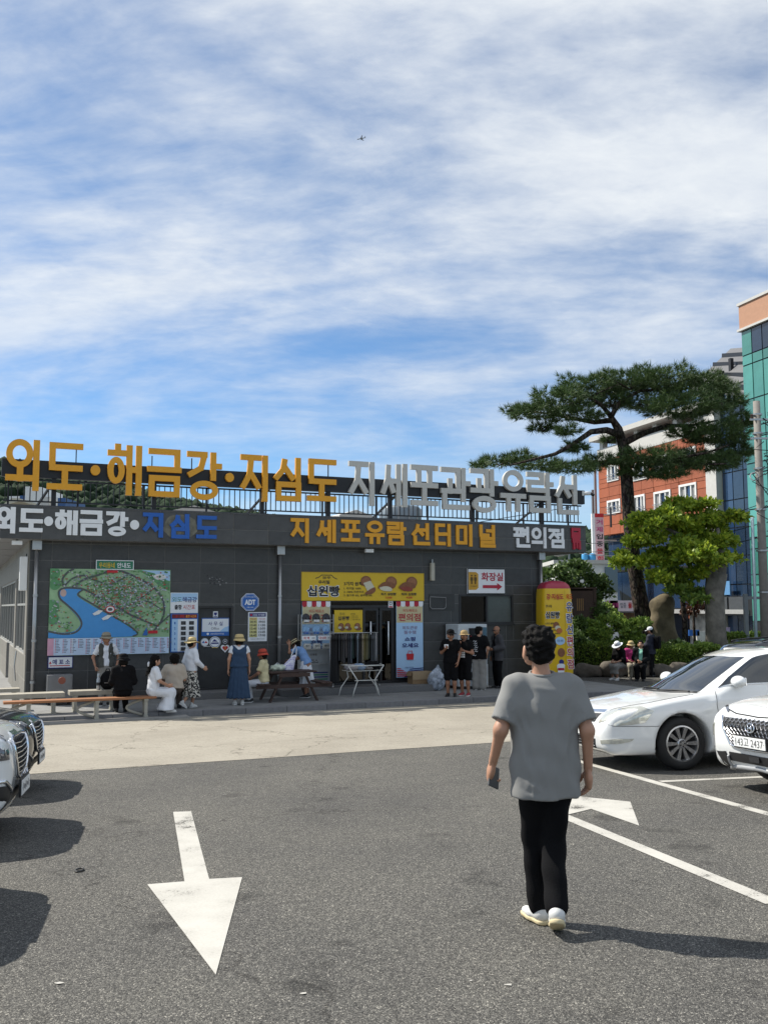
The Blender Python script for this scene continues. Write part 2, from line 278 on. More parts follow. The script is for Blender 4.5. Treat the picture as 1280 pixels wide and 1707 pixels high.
# tan concrete lane with a slightly wavy seam
mb = MB(); n = 90; vs = []
for i in range(n+1):
    a = -70+75*i/n; t = i/n
    vs.append(bw(a-.05, -8.4+.06*noise.noise((a*.7, 0, 0))+.05*noise.noise((a*3, 3, 0)), 0)); vs.append(bw(a-.9*(1-t*0)+.9, 0, 0))
for i, v in enumerate(vs): v.z = ROAD-SLOPE*min((v-K).dot(INW), 0)+.004
mb.add(vs, [(2*i, 2*i+2, 2*i+3, 2*i+1) for i in range(n)]); tag(mb.build('concrete_lane', M_TAN), 'tan concrete lane in front of the terminal', kind='structure')
def gpoly(name, px, label, dz=.004):
    vs = [Vector(G(*p)) for p in px]
    for v in vs: v.z += dz
    mb = MB(); mb.add(vs, [tuple(range(len(vs)))]); return tag(mb.build(name, M_LINE), label, kind='structure')
def gline(name, p, q, w, label, ext0=0, ext1=0):
    p = Vector(G(*p)); q = Vector(G(*q)); d = (q-p); d.z = 0; d.normalize(); s = Vector((-d.y, d.x, 0))*w/2
    p = p-d*ext0; q = q+d*ext1; vs = []
    for v in (p-s, q-s, q+s, p+s): v = Vector(v); v.z = gz(v.x, v.y)+.004; vs.append(v)
    mb = MB(); mb.add(vs, [(0, 1, 2, 3)]); return tag(mb.build(name, M_LINE), label, kind='structure')
gpoly('painted_arrow', [(289, 1354), (319, 1353), (349, 1466), (404, 1463), (360, 1626), (246, 1475), (308, 1470)], 'white arrow pointing towards the camera')
gpoly('painted_arrow', [(905, 1322), (1050, 1337), (1065, 1377), (985, 1349), (944, 1359), (905, 1362)], 'white turn arrow behind the walking man')
gline('painted_line', (1290, 1506), (938, 1360), .13, 'white line from the walking man to the right edge', 0, .6)
gline('painted_line', (1290, 1360), (1000, 1279), .12, 'white front line of the right parking bays', 4, 1.2)
gline('painted_line', (1100, 1303), (1235, 1297), .11, 'white divider between the white saloon and the crossover', 0, 3)
# small ring of rubber on the asphalt and bits of litter
p = G(133, 1452); mb = MB(); ring = [p+Vector((.027*math.cos(t), .05*math.sin(t), .008)) for t in [i*math.pi/8 for i in range(17)]]; mb.tube(ring, .006, 6, cap=False)
tag(mb.build('rubber_ring', M_BLACK, smooth=True), 'small black rubber ring lying on the asphalt', 'rubber ring')
for px, lab in (((785, 1636), 'white paint fleck nearest the walking man'), ((848, 1643), 'larger white scuffed fleck on the asphalt'), ((506, 1657), 'tan leaf scrap on the asphalt at the bottom'), ((100, 1640), 'pale scrap near the lower left corner')):
    p = G(*px); mb = MB(); k = 7; vs = [p+Vector((.024*math.cos(t)*random.uniform(.4, 1.2), .014*math.sin(t)*random.uniform(.5, 1.2), .005)) for t in [i*2*math.pi/k for i in range(k)]]
    mb.add(vs, [tuple(range(k))]); tag(mb.build('litter_scrap', M_LINE), lab, 'litter', 'scraps lying on the asphalt')
# ------------------------------------------------------------------ sidewalk and kerb
WB = 3.2; AL, AR = -9.15, 5.72; FA0, FA1 = -9.85, 7.06
mb = MB()
def slab(a0, a1, b0, b1, z0, z1): mb.box(a0, a1, b0, b1, z0, z1)
slab(-30, 7.4, .16, 26, ROAD-.3, SIDE)
sw = mb.build('sidewalk', M_SIDE, loc=K, rz=AB); tag(sw, 'worn grey concrete sidewalk in front of the terminal', kind='structure')
kmesh = MB().bbox(0, .992, 0, .158, -.3, .135, .012).mesh('kerb_stone'); kmesh.materials.append(M_KERB)
for i in range(27):
    a = -19.5+i; o = link('kerb_stone', kmesh, None, sw, (a, 0, ROAD+random.uniform(-.004, .004)))
mb = MB(); x = -9.6                                                  # rough broken slab in front of the benches
vs = []; n = 30
for i in range(n+1):
    a = -10.5+4.6*i/n; vs += [(a, -.42+.05*noise.noise((a*2.3, 0, 1))-(.0 if a < -7 else .3*(0)), 0)]
top = [(a, -.0, 0) for a, _, _ in vs]
mbv = [(a, b, ROAD+.055) for a, b, _ in vs]+[(a, b, ROAD+.055) for a, b, _ in top]+[(a, b, ROAD-.1) for a, b, _ in vs]
mb.add(mbv, [(i, i+1, n+2+i, n+1+i) for i in range(n)]+[(i, 2*n+2+i, 2*n+3+i, i+1) for i in range(n)])
tag(mb.build('broken_kerb_slab', M_CONC, loc=K, rz=AB), 'broken pale concrete slab below the benches', kind='structure')
for px0, px1 in (((215, 1196), (290, 1186)),):
    a = W(*px0, -.43); b = W(*px1, -.43)
# ------------------------------------------------------------------ the terminal building
BR = empty('terminal_building', K, AB, 'long single storey ferry terminal clad in dark stone tiles', 'building')
def RA(px0, py0, px1, py1, b=WB):
    """pixel box on a wall plane -> a0, a1, z0, z1"""
    c = [W(px0, py0, b), W(px1, py0, b), W(px0, py1, b), W(px1, py1, b)]
    return (c[0].x+c[2].x)/2, (c[1].x+c[3].x)/2, (c[2].z+c[3].z)/2, (c[0].z+c[1].z)/2
SH = RA(501, 1000, 706, 1138); SH = (SH[0], SH[1], SIDE+.18, SH[3]); DR = RA(330, 1010, 388, 1140); DR = (DR[0], DR[1], SIDE+.18, DR[3]); WN = RA(765, 991, 855, 1040)
OPEN = [SH, DR, WN]; WTOP = 3.9
def cells(a0, a1, z0, z1, holes):
    xs = sorted({a0, a1, *[v for h in holes for v in h[:2]]}); zs = sorted({z0, z1, *[v for h in holes for v in h[2:]]})
    for i in range(len(xs)-1):
        for j in range(len(zs)-1):
            cx, cz = (xs[i]+xs[i+1])/2, (zs[j]+zs[j+1])/2
            if not any(h[0] < cx < h[1] and h[2] < cz < h[3] for h in holes): yield xs[i], xs[i+1], zs[j], zs[j+1]
mb = MB()
for c in cells(AL+.02, AR-.02, SIDE, WTOP, OPEN): mb.box(c[0], c[1], WB+.005, WB+.25, c[2], c[3])
mb.box(AR-.25, AR-.02, WB+.25, 24, SIDE, WTOP); mb.box(AL+.02, AR-.02, 24, 24.2, SIDE, WTOP)
wall = mb.build('front_wall', mat('mortar', (.15, .15, .145), .9), BR)
# stone tiles of the front wall, each its own piece
tile_cache = {}
def tile(par, a0, a1, z0, z1, b0, th, m, name='wall_tile', axis='a', g=.0045):
    w, h = round(a1-a0-2*g, 3), round(z1-z0-2*g, 3)
    if w < .02 or h < .02: return
    k = (w, h, axis, m.name, th)
    if k not in tile_cache:
        q = MB(); e = .004
        if axis == 'a':
            q.add([(0,0,0),(w,0,0),(w,0,h),(0,0,h),(e,-th,e),(w-e,-th,e),(w-e,-th,h-e),(e,-th,h-e)], [(4,5,6,7),(0,1,5,4),(1,2,6,5),(2,3,7,6),(3,0,4,7)])
        else:
            q.add([(0,0,0),(0,w,0),(0,w,h),(0,0,h),(-th,e,e),(-th,w-e,e),(-th,w-e,h-e),(-th,e,h-e)], [(7,6,5,4),(4,5,1,0),(5,6,2,1),(6,7,3,2),(7,4,0,3)])
        me = q.mesh(name); me.materials.append(m); tile_cache[k] = me
    j = random.uniform(-.0015, .0015)
    return link(name, tile_cache[k], None, par, (a0+g, b0+j, z0+g) if axis == 'a' else (b0+j, a0+g, z0+g))
def tiled(par, a0, a1, zs, cols, holes, b0, th, m, name='wall_tile', axis='a'):
    for z0, z1 in zip(zs[:-1], zs[1:]):
        for x0, x1 in zip(cols[:-1], cols[1:]):
            hs = [h for h in holes if h[0] < x1 and h[1] > x0 and h[2] < z1 and h[3] > z0]
            if not hs: tile(par, x0, x1, z0, z1, b0, th, m, name, axis); continue
            hc = [(max(h[0], x0), min(h[1], x1), max(h[2], z0), min(h[3], z1)) for h in hs]
            for c in cells(x0, x1, z0, z1, hc): tile(par, *c, b0, th, m, name, axis)
TZ = [SIDE, -.45, .10, .65, 1.20, 1.75, 2.30, 2.83, 3.25, 3.75]
cols = [AL+.03]+[round(AL+.55+.93*i, 3) for i in range(16)]+[AR-.03]
cols = [c for c in cols if AL+.02 < c < AR-.02]
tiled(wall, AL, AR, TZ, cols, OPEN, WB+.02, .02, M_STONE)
# side wall (left end, sunlit) with aluminium shop front
sidew = MB(); SW_OP = [(3.9, 8.2, .5, 2.5), (8.8, 19.5, .5, 2.5), (11.2, 13.0, SIDE, .5)]
for c in cells(WB+.02, 24.2, SIDE, WTOP, SW_OP): sidew.box(AL+.005, AL+.25, c[0], c[1], c[2], c[3])
sidewall = sidew.build('side_wall', M_CONC, BR)
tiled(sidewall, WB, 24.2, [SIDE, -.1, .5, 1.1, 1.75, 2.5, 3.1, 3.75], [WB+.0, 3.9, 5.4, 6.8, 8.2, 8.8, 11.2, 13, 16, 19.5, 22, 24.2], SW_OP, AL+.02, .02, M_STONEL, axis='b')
M_FRAME = mat('silver_frame', (.38, .38, .36), .45, .3, var=.06)
def side_window(b0, b1, z0, z1, nm, nv, hz):
    f = MB(); w = .06
    f.box(AL+.04, AL+.14, b0, b1, z0, z0+w); f.box(AL+.04, AL+.14, b0, b1, z1-w, z1)
    for i in range(nv+1):
        b = b0+(b1-b0-w)*i/nv; f.box(AL+.042, AL+.138, b, b+w, z0+w, z1-w)
    f.box(AL+.044, AL+.136, b0+w, b1-w, hz, hz+w)
    fo = f.build('side_window', M_FRAME, BR); g = MB(); g.box(AL+.09, AL+.1, b0+.03, b1-.03, z0+.03, z1-.03); g.build('pane', mat('black_shop_pane', (.012, .013, .014), .35, var=.3, spec=.12), fo)
    return fo
side_window(3.9, 8.2, .5, 2.5, '', 3, 1.72); side_window(8.8, 19.5, .5, 2.5, '', 6, 1.72)
MB().box(AL+.1, AL+.13, 11.22, 12.98, SIDE+.02, .49).build('side_door', M_ALU, BR)
MB().tube([(AL-.05, WB+2.9, -.3), (AL-.09, WB+2.9, .1), (AL-.05, WB+2.9, .5)], .018).build('door_pull', M_STEEL, BR)
mb = MB(); mb.box(AL+.3, AR-.3, WB+.3, 23.9, 3.4, 3.5); mb.build('ceiling_slab', M_CONC, BR)
mb = MB(); mb.box(AL+.26, AR-.26, 6.9, 7.0, SIDE, 3.4); mb.build('inner_wall', mat('dim_plaster', (.16, .16, .15), .8), BR)
mb = MB(); mb.box(AL+.26, AR-.26, WB+.26, 6.9, SIDE-.02, SIDE+.17); mb.build('inner_floor', M_CONC, BR)
# roof with overhanging fascia
FB = 2.75; FZ0, FZ1 = 3.318, 4.122
mb = MB(); mb.box(FA0+.03, FA1-.03, FB+.03, 25, FZ0+.0, FZ1-.06); roof = mb.build('roof', mat('soffit_panel', (.20, .20, .20), .6, var=.1), BR)
fcols = [round(FA0+.955*i, 3) for i in range(21)]; fcols = [c for c in fcols if c < FA1-.3]+[FA1]
fas = MB().box(FA0+.01, FA1-.01, FB+.01, FB+.03, FZ0+.005, FZ1-.01).build('fascia', M_CONC, BR)
tiled(fas, FA0, FA1, [FZ0, (FZ0+FZ1)/2-.02, FZ1], fcols, [], FB+.01, .012, M_FASC, 'fascia_tile')
MB().box(FA0-.02, FA1+.02, FB-.02, FB+.2, FZ1, FZ1+.03).build('coping', mat('coping_metal', (.06, .06, .065), .4, .4), BR)
fe = MB().box(FA1-.03, FA1-.01, FB+.03, 24.9, FZ0+.005, FZ1-.01).build('end_fascia', M_FASC, BR)
for sx in range(3): MB().box(-9.95, AL-.0, FB+1.5+sx*3.2, FB+1.525+sx*3.2, FZ0-.012, FZ0-.001).build('soffit_joint', M_STEEL, BR)
# steps
stepm = mat('step_granite', (.14, .14, .14), .75, var=.35, scale=40)
o = RA(478, 1137, 722, 1158)
MB().bbox(W(472, 1150, 2.25).x, W(724, 1150, 2.25).x, 2.25, WB+.22, SIDE, SIDE+.18, .012).build('door_step', stepm, BR)
MB().bbox(W(300, 1150, 2.5).x, W(460, 1150, 2.5).x, 2.5, WB+.22, SIDE, SIDE+.17, .012).build('door_step', stepm, BR)
# downpipes with hopper boxes
def downpipe(px, ytop, lab):
    p = W(px, ytop, WB-.09); o = empty('downpipe', bw(p.x, WB-.09, SIDE), AB, lab, 'downpipe', 'downpipes on the front wall'); h = FZ0-SIDE
    MB().tube([(0, 0, .05), (0, 0, h-.22)], .05, 12).build('pipe', M_STEEL, o, smooth=True)
    MB().bbox(-.11, .11, -.1, .085, h-.24, h-.001, .01).build('hopper', M_STEEL, o)
    for z in (.5, 1.5, 2.6): MB().lathe([(.055, z), (.062, z), (.062, z+.06), (.055, z+.06)], 12).build('clamp', M_STEEL, o)
downpipe(61, 950, 'steel downpipe at the left corner beside the map'); downpipe(467, 950, 'steel downpipe between the notices and the yellow banner'); downpipe(901, 945, 'steel downpipe at the right corner behind the inflatable')
# ------------------------------------------------------------------ letters built from strokes
def box4(x0, x1, y0, y1): return [('H', x0, x1, y0), ('H', x0, x1, y1), ('V', x0, y0, y1), ('V', x1, y0, y1)]
GL = {
 '외': [('O', .37, .72, .37, .28), ('V', .37, .2, .46), ('H', 0, .86, .21), ('V', .9, 0, 1)],
 '도': [('H', .06, 1, 1), ('V', .06, .46, 1), ('H', .06, 1, .46), ('V', .5, .03, .46), ('H', 0, 1, .0)],
 '해': [('V', .25, .9, 1), ('H', 0, .5, .86), ('O', .25, .48, .25, .26), ('V', .66, 0, .98), ('V', 1, 0, .98), ('H', .66, 1, .5)],
 '금': [('H', .04, .95, 1), ('V', .95, .6, 1), ('H', 0, 1, .58)]+box4(.06, .95, 0, .37),
 '강': [('H', .0, .5, 1), ('D', .5, 1, .38, .68), ('D', .38, .68, .0, .52), ('V', .8, .46, 1), ('H', .8, 1, .74), ('O', .5, .2, .4, .2)],
 '지': [('H', 0, .66, 1), ('D', .33, .97, .27, .55), ('D', .29, .6, .0, .28), ('D', .33, .6, .66, .28), ('V', .93, 0, 1)],
 '심': [('D', .35, 1, .28, .72), ('D', .29, .75, 0, .52), ('D', .36, .8, .68, .52), ('V', .9, .46, 1)]+box4(.1, .92, 0, .36),
 '세': [('D', .25, 1, .21, .6), ('D', .22, .66, .0, .3), ('D', .26, .66, .47, .33), ('H', .4, .7, .6), ('V', .7, .02, .98), ('V', 1, 0, 1)],
 '포': [('H', 0, 1, 1), ('V', .26, .52, 1), ('V', .74, .52, 1), ('H', 0, 1, .5), ('V', .5, .03, .5), ('H', 0, 1, 0)],
 '관': [('H', 0, .6, 1), ('V', .6, .5, 1), ('V', .28, .42, .7), ('H', 0, .74, .43), ('V', .8, .22, 1), ('H', .8, 1, .65), ('V', .06, 0, .3), ('H', .06, .96, 0)],
 '광': [('H', 0, .6, 1), ('V', .6, .55, 1), ('V', .28, .5, .75), ('H', 0, .74, .5), ('V', .82, .42, 1), ('H', .82, 1, .7), ('O', .5, .19, .42, .19)],
 '유': [('O', .5, .74, .4, .26), ('H', 0, 1, .36), ('V', .28, 0, .36), ('V', .72, 0, .36)],
 '람': [('H', 0, .58, 1), ('V', .58, .8, 1), ('H', 0, .58, .78), ('V', .0, .56, .78), ('H', 0, .64, .56), ('V', .82, .46, 1), ('H', .82, 1, .74)]+box4(.1, .86, 0, .34),
 '선': [('D', .3, 1, .23, .68), ('D', .25, .74, 0, .46), ('D', .31, .76, .6, .46), ('H', .55, .86, .72), ('V', .88, .28, 1), ('V', .12, 0, .32), ('H', .12, .95, 0)],
 '터': [('H', 0, .52, 1), ('V', .0, .06, 1), ('H', .0, .5, .54), ('H', 0, .56, .06), ('H', .6, .9, .55), ('V', .96, 0, 1)],
 '미': box4(0, .6, .1, .94)+[('V', 1, 0, 1)],
 '널': [('V', .0, .56, 1), ('H', 0, .52, .55), ('H', .5, .9, .78), ('V', .94, .48, 1), ('H', .06, .94, .38), ('V', .94, .2, .38), ('H', .06, .94, .19), ('V', .06, 0, .19), ('H', .06, .98, 0)],
 '편': [('H', 0, .56, .95), ('V', .15, .62, .95), ('V', .41, .62, .95), ('H', 0, .58, .6), ('H', .6, .9, .88), ('H', .6, .9, .68), ('V', .92, .28, 1), ('V', .2, 0, .34), ('H', .2, 1, 0)],
 '의': [('O', .33, .7, .33, .28), ('H', 0, .7, .24), ('V', 1, 0, 1)],
 '점': [('H', 0, .62, .97), ('D', .31, .95, .26, .74), ('D', .27, .78, .0, .5), ('D', .33, .76, .62, .52), ('H', .58, .9, .74), ('V', .92, .44, 1)]+box4(.2, .95, 0, .33),
 '몸': box4(0, 1, .76, 1)+[('V', .5, .62, .76), ('H', 0, 1, .62)]+box4(.1, .9, .36, .52)+[('V', .22, .0, .3), ('V', .62, .05, .3), ('V', 1, 0, .3)],
}
def glyph_mesh(ch, w, h, t, dep, name='letter', tv=None):
    """strokes with their outer edges inside a w x h box; each stroke a hair deeper than the last so no two faces coincide"""
    mb = MB(); tv = tv or t; k = 0
    X = lambda x: t/2+x*(w-t)
    Y = lambda y: tv/2+y*(h-tv)
    def pr(poly):
        nonlocal k
        mb.prism(poly, -dep-.0006*k, 0+.0004*k); k += 1
    if ch == '·':
        pr([(w/2+w/2*math.cos(a), h/2+h/2*math.sin(a)) for a in [i*2*math.pi/32 for i in range(32)]])
    else:
        for s in GL[ch]:
            if s[0] == 'H': pr([(X(s[1])-t/2, Y(s[3])-tv/2), (X(s[2])+t/2, Y(s[3])-tv/2), (X(s[2])+t/2, Y(s[3])+tv/2), (X(s[1])-t/2, Y(s[3])+tv/2)])
            elif s[0] == 'V': pr([(X(s[1])-t/2, Y(s[2])-tv/2), (X(s[1])+t/2, Y(s[2])-tv/2), (X(s[1])+t/2, Y(s[3])+tv/2), (X(s[1])-t/2, Y(s[3])+tv/2)])
            elif s[0] == 'D':
                p = Vector((X(s[1]), Y(s[2]))); q = Vector((X(s[3]), Y(s[4]))); d = (q-p).normalized(); n2 = Vector((-d.y, d.x))*t*.5
                p2 = p-d*t*.15; q2 = q+d*t*.3; pr([tuple(p2+n2), tuple(p2-n2), tuple(q2-n2), tuple(q2+n2)])
            else:
                cx, cy, rx, ry = s[1]*w, s[2]*h, s[3]*w, s[4]*h; N = 36; vs = []; d1 = -dep-.0006*k; d0 = .0004*k; k += 1
                for y in (d1, d0):
                    for (ax, ay) in ((rx, ry), (rx-t, ry-tv)):
                        vs += [(cx+ax*math.cos(2*math.pi*i/N), y, cy+ay*math.sin(2*math.pi*i/N)) for i in range(N)]
                fs = []
                for i in range(N):
                    j = (i+1) % N; fs += [(i, j, N+j, N+i), (2*N+i, 3*N+i, 3*N+j, 2*N+j), (i, 2*N+i, 2*N+j, j), (N+i, N+j, 3*N+j, 3*N+i)]
                mb.add(vs, fs)
    return mb
def letter_row(par, items, b, dep, t, m, origin, tv=None, name='letter'):
    for ch, x0, x1, y0, y1 in items:
        a0, a1, z0, z1 = RA(x0, y0, x1, y1, b); mb = glyph_mesh(ch, a1-a0, z1-z0, t, dep, tv=tv); mb.build(name, m, par, (a0-origin[0], b-origin[1], z0-origin[2]))
# rooftop sign: beam, posts, big letters
so_ = (0, 0, 0)
SG = empty('rooftop_sign', K, AB, 'long black rooftop beam carrying huge amber and grey Korean letters', 'rooftop sign')
MB().box(FA0, W(962, 820, 2.800).x+.25, 2.780, 2.950, 4.835, 5.262).build('beam', M_DSTEEL, SG)
for px in (90, 257, 437, 547, 650, 787, 902): 
    a = W(px, 830, 2.850).x; MB().box(a-.055, a+.055, 2.810, 2.920, FZ1+.03, 4.835).build('post', M_DSTEEL, SG)
for px in (62, 425, 640, 885):
    a = W(px, 830, 3.050).x; MB().bar((a, 4.3, FZ1), (a+.5, 2.950, 5.0), .05).build('brace', M_DSTEEL, SG)
letter_row(SG, [('외', 10, 71, 733, 818), ('도', 79, 138, 739, 817), ('·', 151, 167, 776, 793), ('해', 179, 236, 741, 826), ('금', 245, 302, 749, 829), ('강', 311, 369, 754, 834), ('·', 375, 389, 789, 804), ('지', 400, 448, 759, 836), ('심', 455, 504, 763, 836), ('도', 511, 559, 766, 836)], 2.770, .09, .148, M_ORANGE, so_)
letter_row(SG, [('지', 580, 625, 770, 843), ('세', 633, 677, 773, 845), ('포', 683, 728, 776, 843), ('관', 733, 782, 780, 850), ('광', 782, 828, 782, 855), ('유', 832, 874, 784, 853), ('람', 876, 920, 788, 855), ('선', 923, 963, 792, 858)], 2.770, .09, .145, M_GREYL, so_)
# thin hangers holding the tops of the letters
for px, y0, y1 in ((128, 745, 765), (254, 760, 775), (320, 764, 780), (547, 775, 795)):
    p = W(px, y0, 2.810); MB().box(p.x-.012, p.x+.012, 2.790, 2.820, 5.255, p.z).build('hanger', M_DSTEEL, SG)
# railing
RL = empty('roof_railing', K, AB, 'thin black railing along the roof edge under the big letters', 'railing')
ra0, ra1 = FA0+.05, W(968, 850, 2.870).x
MB().box(ra0, ra1, 2.850, 2.890, 4.76, 4.80).build('top_rail', M_DSTEEL, RL); MB().box(ra0, ra1, 2.850, 2.890, 4.235, 4.27).build('bottom_rail', M_DSTEEL, RL)
bal = MB().box(-.011, .011, -.011, .011, 0, .485).mesh('baluster'); bal.materials.append(M_DSTEEL)
n = int((ra1-ra0)/.142)
for i in range(n): link('baluster', bal, None, RL, (ra0+.05+i*.142, 2.870, 4.272))
pst = MB().box(-.022, .022, -.022, .022, 0, .64).mesh('railing_post'); pst.materials.append(M_DSTEEL)
for i in range(12): link('railing_post', pst, None, RL, (ra0+.12+i*1.62, 2.905, FZ1+.03))
MB().tube([(W(800, 862, 3.250).x, 3.250, 4.2), (W(950, 828, 3.250).x, 3.200, 4.78)], .012, 6).build('slanted_rod', M_DSTEEL, RL)
# fascia letters, mounted proud of the stone
def fascia_sign(label, items, m, name='fascia_lettering', t=.115, group='letter signs on the fascia'):
    a = sum(W((i[1]+i[2])/2, (i[3]+i[4])/2, FB).x for i in items)/len(items); o = empty(name, bw(a, FB-.004, FZ0), AB, label, 'letter sign', group)
    letter_row(o, items, FB-.004, .045, t, m, (a, FB-.004, FZ0), tv=.10)
fascia_sign('white raised Korean letters at the left end of the fascia', [('외', -6, 29, 845, 889), ('도', 33, 72, 848, 887), ('·', 74, 89, 861, 877), ('해', 92, 130, 850, 892), ('금', 133, 172, 851, 893), ('강', 177, 214, 853, 894), ('·', 217, 232, 867, 883)], M_WHITEL)
fascia_sign('blue raised Korean letters on a stained patch of fascia', [('지', 238, 274, 855, 896), ('심', 283, 318, 857, 898), ('도', 327, 361, 860, 898)], M_BLUEL)
fascia_sign('amber raised Korean letters in the middle of the fascia', [('지', 484, 516, 864, 905), ('세', 527, 559, 866, 905), ('포', 568, 599, 867, 903), ('유', 608, 640, 868, 907), ('람', 644, 676, 870, 909), ('선', 685, 717, 872, 909), ('터', 724, 751, 873, 911), ('미', 759, 786, 874, 911), ('널', 798, 825, 875, 913)], M_ORANGE, t=.105)
fascia_sign('white raised Korean letters towards the right end of the fascia', [('편', 855, 882, 878, 913), ('의', 885, 909, 879, 914), ('점', 913, 940, 881, 914)], M_WHITEL, t=.088)
fascia_sign('narrow red raised lettering at the right end of the fascia', [('몸', 951, 966, 880, 916)], M_REDL, t=.07)
a0, a1, z0, z1 = RA(272, 856, 330, 900, FB)
vs = []; mb = MB(); k = 20
for i in range(k): t = 2*math.pi*i/k; vs.append(((a0+a1)/2+(a1-a0)/2*math.cos(t)*(1+.25*noise.noise((i, .3, 0))), FB-.0045, (z0+z1)/2+(z1-z0)/2*.93*math.sin(t)))
mb.add(vs, [tuple(range(k))]); mb.build('stain', mat('old_glue_stain', (.17, .165, .13), .8, var=.5, scale=7), fas)
# ------------------------------------------------------------------ flat print helpers
TXT = {}
def text_mesh(body, bold):
    k = (body, bold)
    if k not in TXT:
        cu = bpy.data.curves.new('lettering', 'FONT'); cu.body = body; cu.offset = bold; cu.resolution_u = 3; cu.align_x = 'CENTER'
        ob = bpy.data.objects.new('lettering', cu); me = bpy.data.meshes.new_from_object(ob); bpy.data.objects.remove(ob); bpy.data.curves.remove(cu)
        n = len(me.vertices); co = np.zeros(n*3); me.vertices.foreach_get('co', co); co = co.reshape(-1, 3); fs = [tuple(p.vertices) for p in me.polygons]; bpy.data.meshes.remove(me)
        TXT[k] = (co, fs)
    return TXT[k]
def text(par, body, cx, cz, h, m, y, w=None, bold=.012, name='lettering', turn=0):
    co, fs = text_mesh(body, bold)
    mn, mx_ = co.min(0), co.max(0); c = (mn+mx_)/2; s = h/(mx_[1]-mn[1]) if h else w/(mx_[0]-mn[0]); sx = w/(mx_[0]-mn[0]) if w else s
    mb = MB(); mb.add([((p[0]-c[0])*sx+cx, y, (p[1]-c[1])*s+cz) for p in co], fs); me = mb.mesh(name); me.materials.append(m)
    return link(name, me, None, par)
class Board:
    """a board on a wall plane: local x to the right, z up, front face at y = -th"""
    def __init__(s, name, label, cat, px, m, b=WB, th=.03, off=.004, group=None, edge=None):
        a0, a1, z0, z1 = RA(*px, b); s.px = px; s.w = a1-a0; s.h = z1-z0; s.y = -th; s.a = (a0+a1)/2; s.z = z0; s.b = b
        mb = MB(); mb.bbox(-s.w/2, s.w/2, -th, 0, 0, s.h, min(.004, th/3))
        s.o = mb.build(name, m); s.o.location = bw(s.a, b-off, z0); s.o.rotation_euler = (0, 0, AB); tag(s.o, label, cat, group); s.k = 1
        if edge:
            e = MB(); t = .02
            for q in ((-s.w/2, s.w/2, 0, t), (-s.w/2, s.w/2, s.h-t, s.h), (-s.w/2, -s.w/2+t, t, s.h-t), (s.w/2-t, s.w/2, t, s.h-t)): e.box(q[0], q[1], -th-.006, -th, q[2], q[3])
            e.build('rim', edge, s.o)
    def P(s, x, y):
        x0, y0, x1, y1 = s.px; return ((x-x0)/(x1-x0)-.5)*s.w, (1-(y-y0)/(y1-y0))*s.h
    def lay(s): s.k += 1; return s.y-.0012*s.k
    def rect(s, x0, y0, x1, y1, m, name='print'):
        p = s.P(x0, y1); q = s.P(x1, y0); y = s.lay(); mb = MB(); mb.add([(p[0], y, p[1]), (q[0], y, p[1]), (q[0], y, q[1]), (p[0], y, q[1])], [(0, 1, 2, 3)]); return mb.build(name, m, s.o)
    def poly(s, pts, m, name='print'):
        x0, y0, x1, y1 = s.px; pts = [(min(max(p[0], x0), x1), min(max(p[1], y0), y1)) for p in pts]
        y = s.lay(); mb = MB(); mb.add([(s.P(*p)[0], y, s.P(*p)[1]) for p in pts], [tuple(range(len(pts)))]); return mb.build(name, m, s.o)
    def disc(s, x, y, r, m, name='print', ry=None, n=28):
        ry = ry or r; return s.poly([(x+r*math.cos(2*math.pi*i/n), y+ry*math.sin(2*math.pi*i/n)) for i in range(n)], m, name)
    def text(s, body, x0, y0, x1, y1, m, bold=.012):
        p = s.P((x0+x1)/2, (y0+y1)/2); return text(s.o, body, p[0], p[1], (y1-y0)/(s.px[3]-s.px[1])*s.h, m, s.lay(), (x1-x0)/(s.px[2]-s.px[0])*s.w, bold)
    def multi(s, quads, m, name='print'):
        y = s.lay(); mb = MB(); fin = lambda o: (o.__setitem__('kind', 'stuff'), o)[1]
        for q in quads:
            mb.add([(s.P(*p)[0], y, s.P(*p)[1]) for p in q], [tuple(range(len(q)))])
        return fin(mb.build(name, m, s.o))
    def line(s, pts, wpx, m, name='print'):
        y = s.lay(); L = []; R_ = []
        for i, p in enumerate(pts):
            a = Vector(pts[max(i-1, 0)]); b = Vector(pts[min(i+1, len(pts)-1)]); d = (b-a).normalized(); n_ = Vector((-d.y, d.x))*wpx/2; L.append(s.P(*(Vector(p)+n_))); R_.append(s.P(*(Vector(p)-n_)))
        vs = [(x, y, z) for x, z in L]+[(x, y, z) for x, z in R_]; n_ = len(pts); mb = MB(); mb.add(vs, [(i, i+1, n_+i+1, n_+i) for i in range(n_-1)]); return mb.build(name, m, s.o)
def spline(pts, n=8):
    out = []
    for i in range(len(pts)-1):
        p0, p1, p2, p3 = [Vector(pts[max(0, min(len(pts)-1, j))]) for j in (i-1, i, i+1, i+2)]
        for k in range(n):
            t = k/n; out.append(tuple(.5*((2*p1)+(p2-p0)*t+(2*p0-5*p1+4*p2-p3)*t*t+(3*p1-p0-3*p2+p3)*t**3)))
    return out+[tuple(pts[-1])]
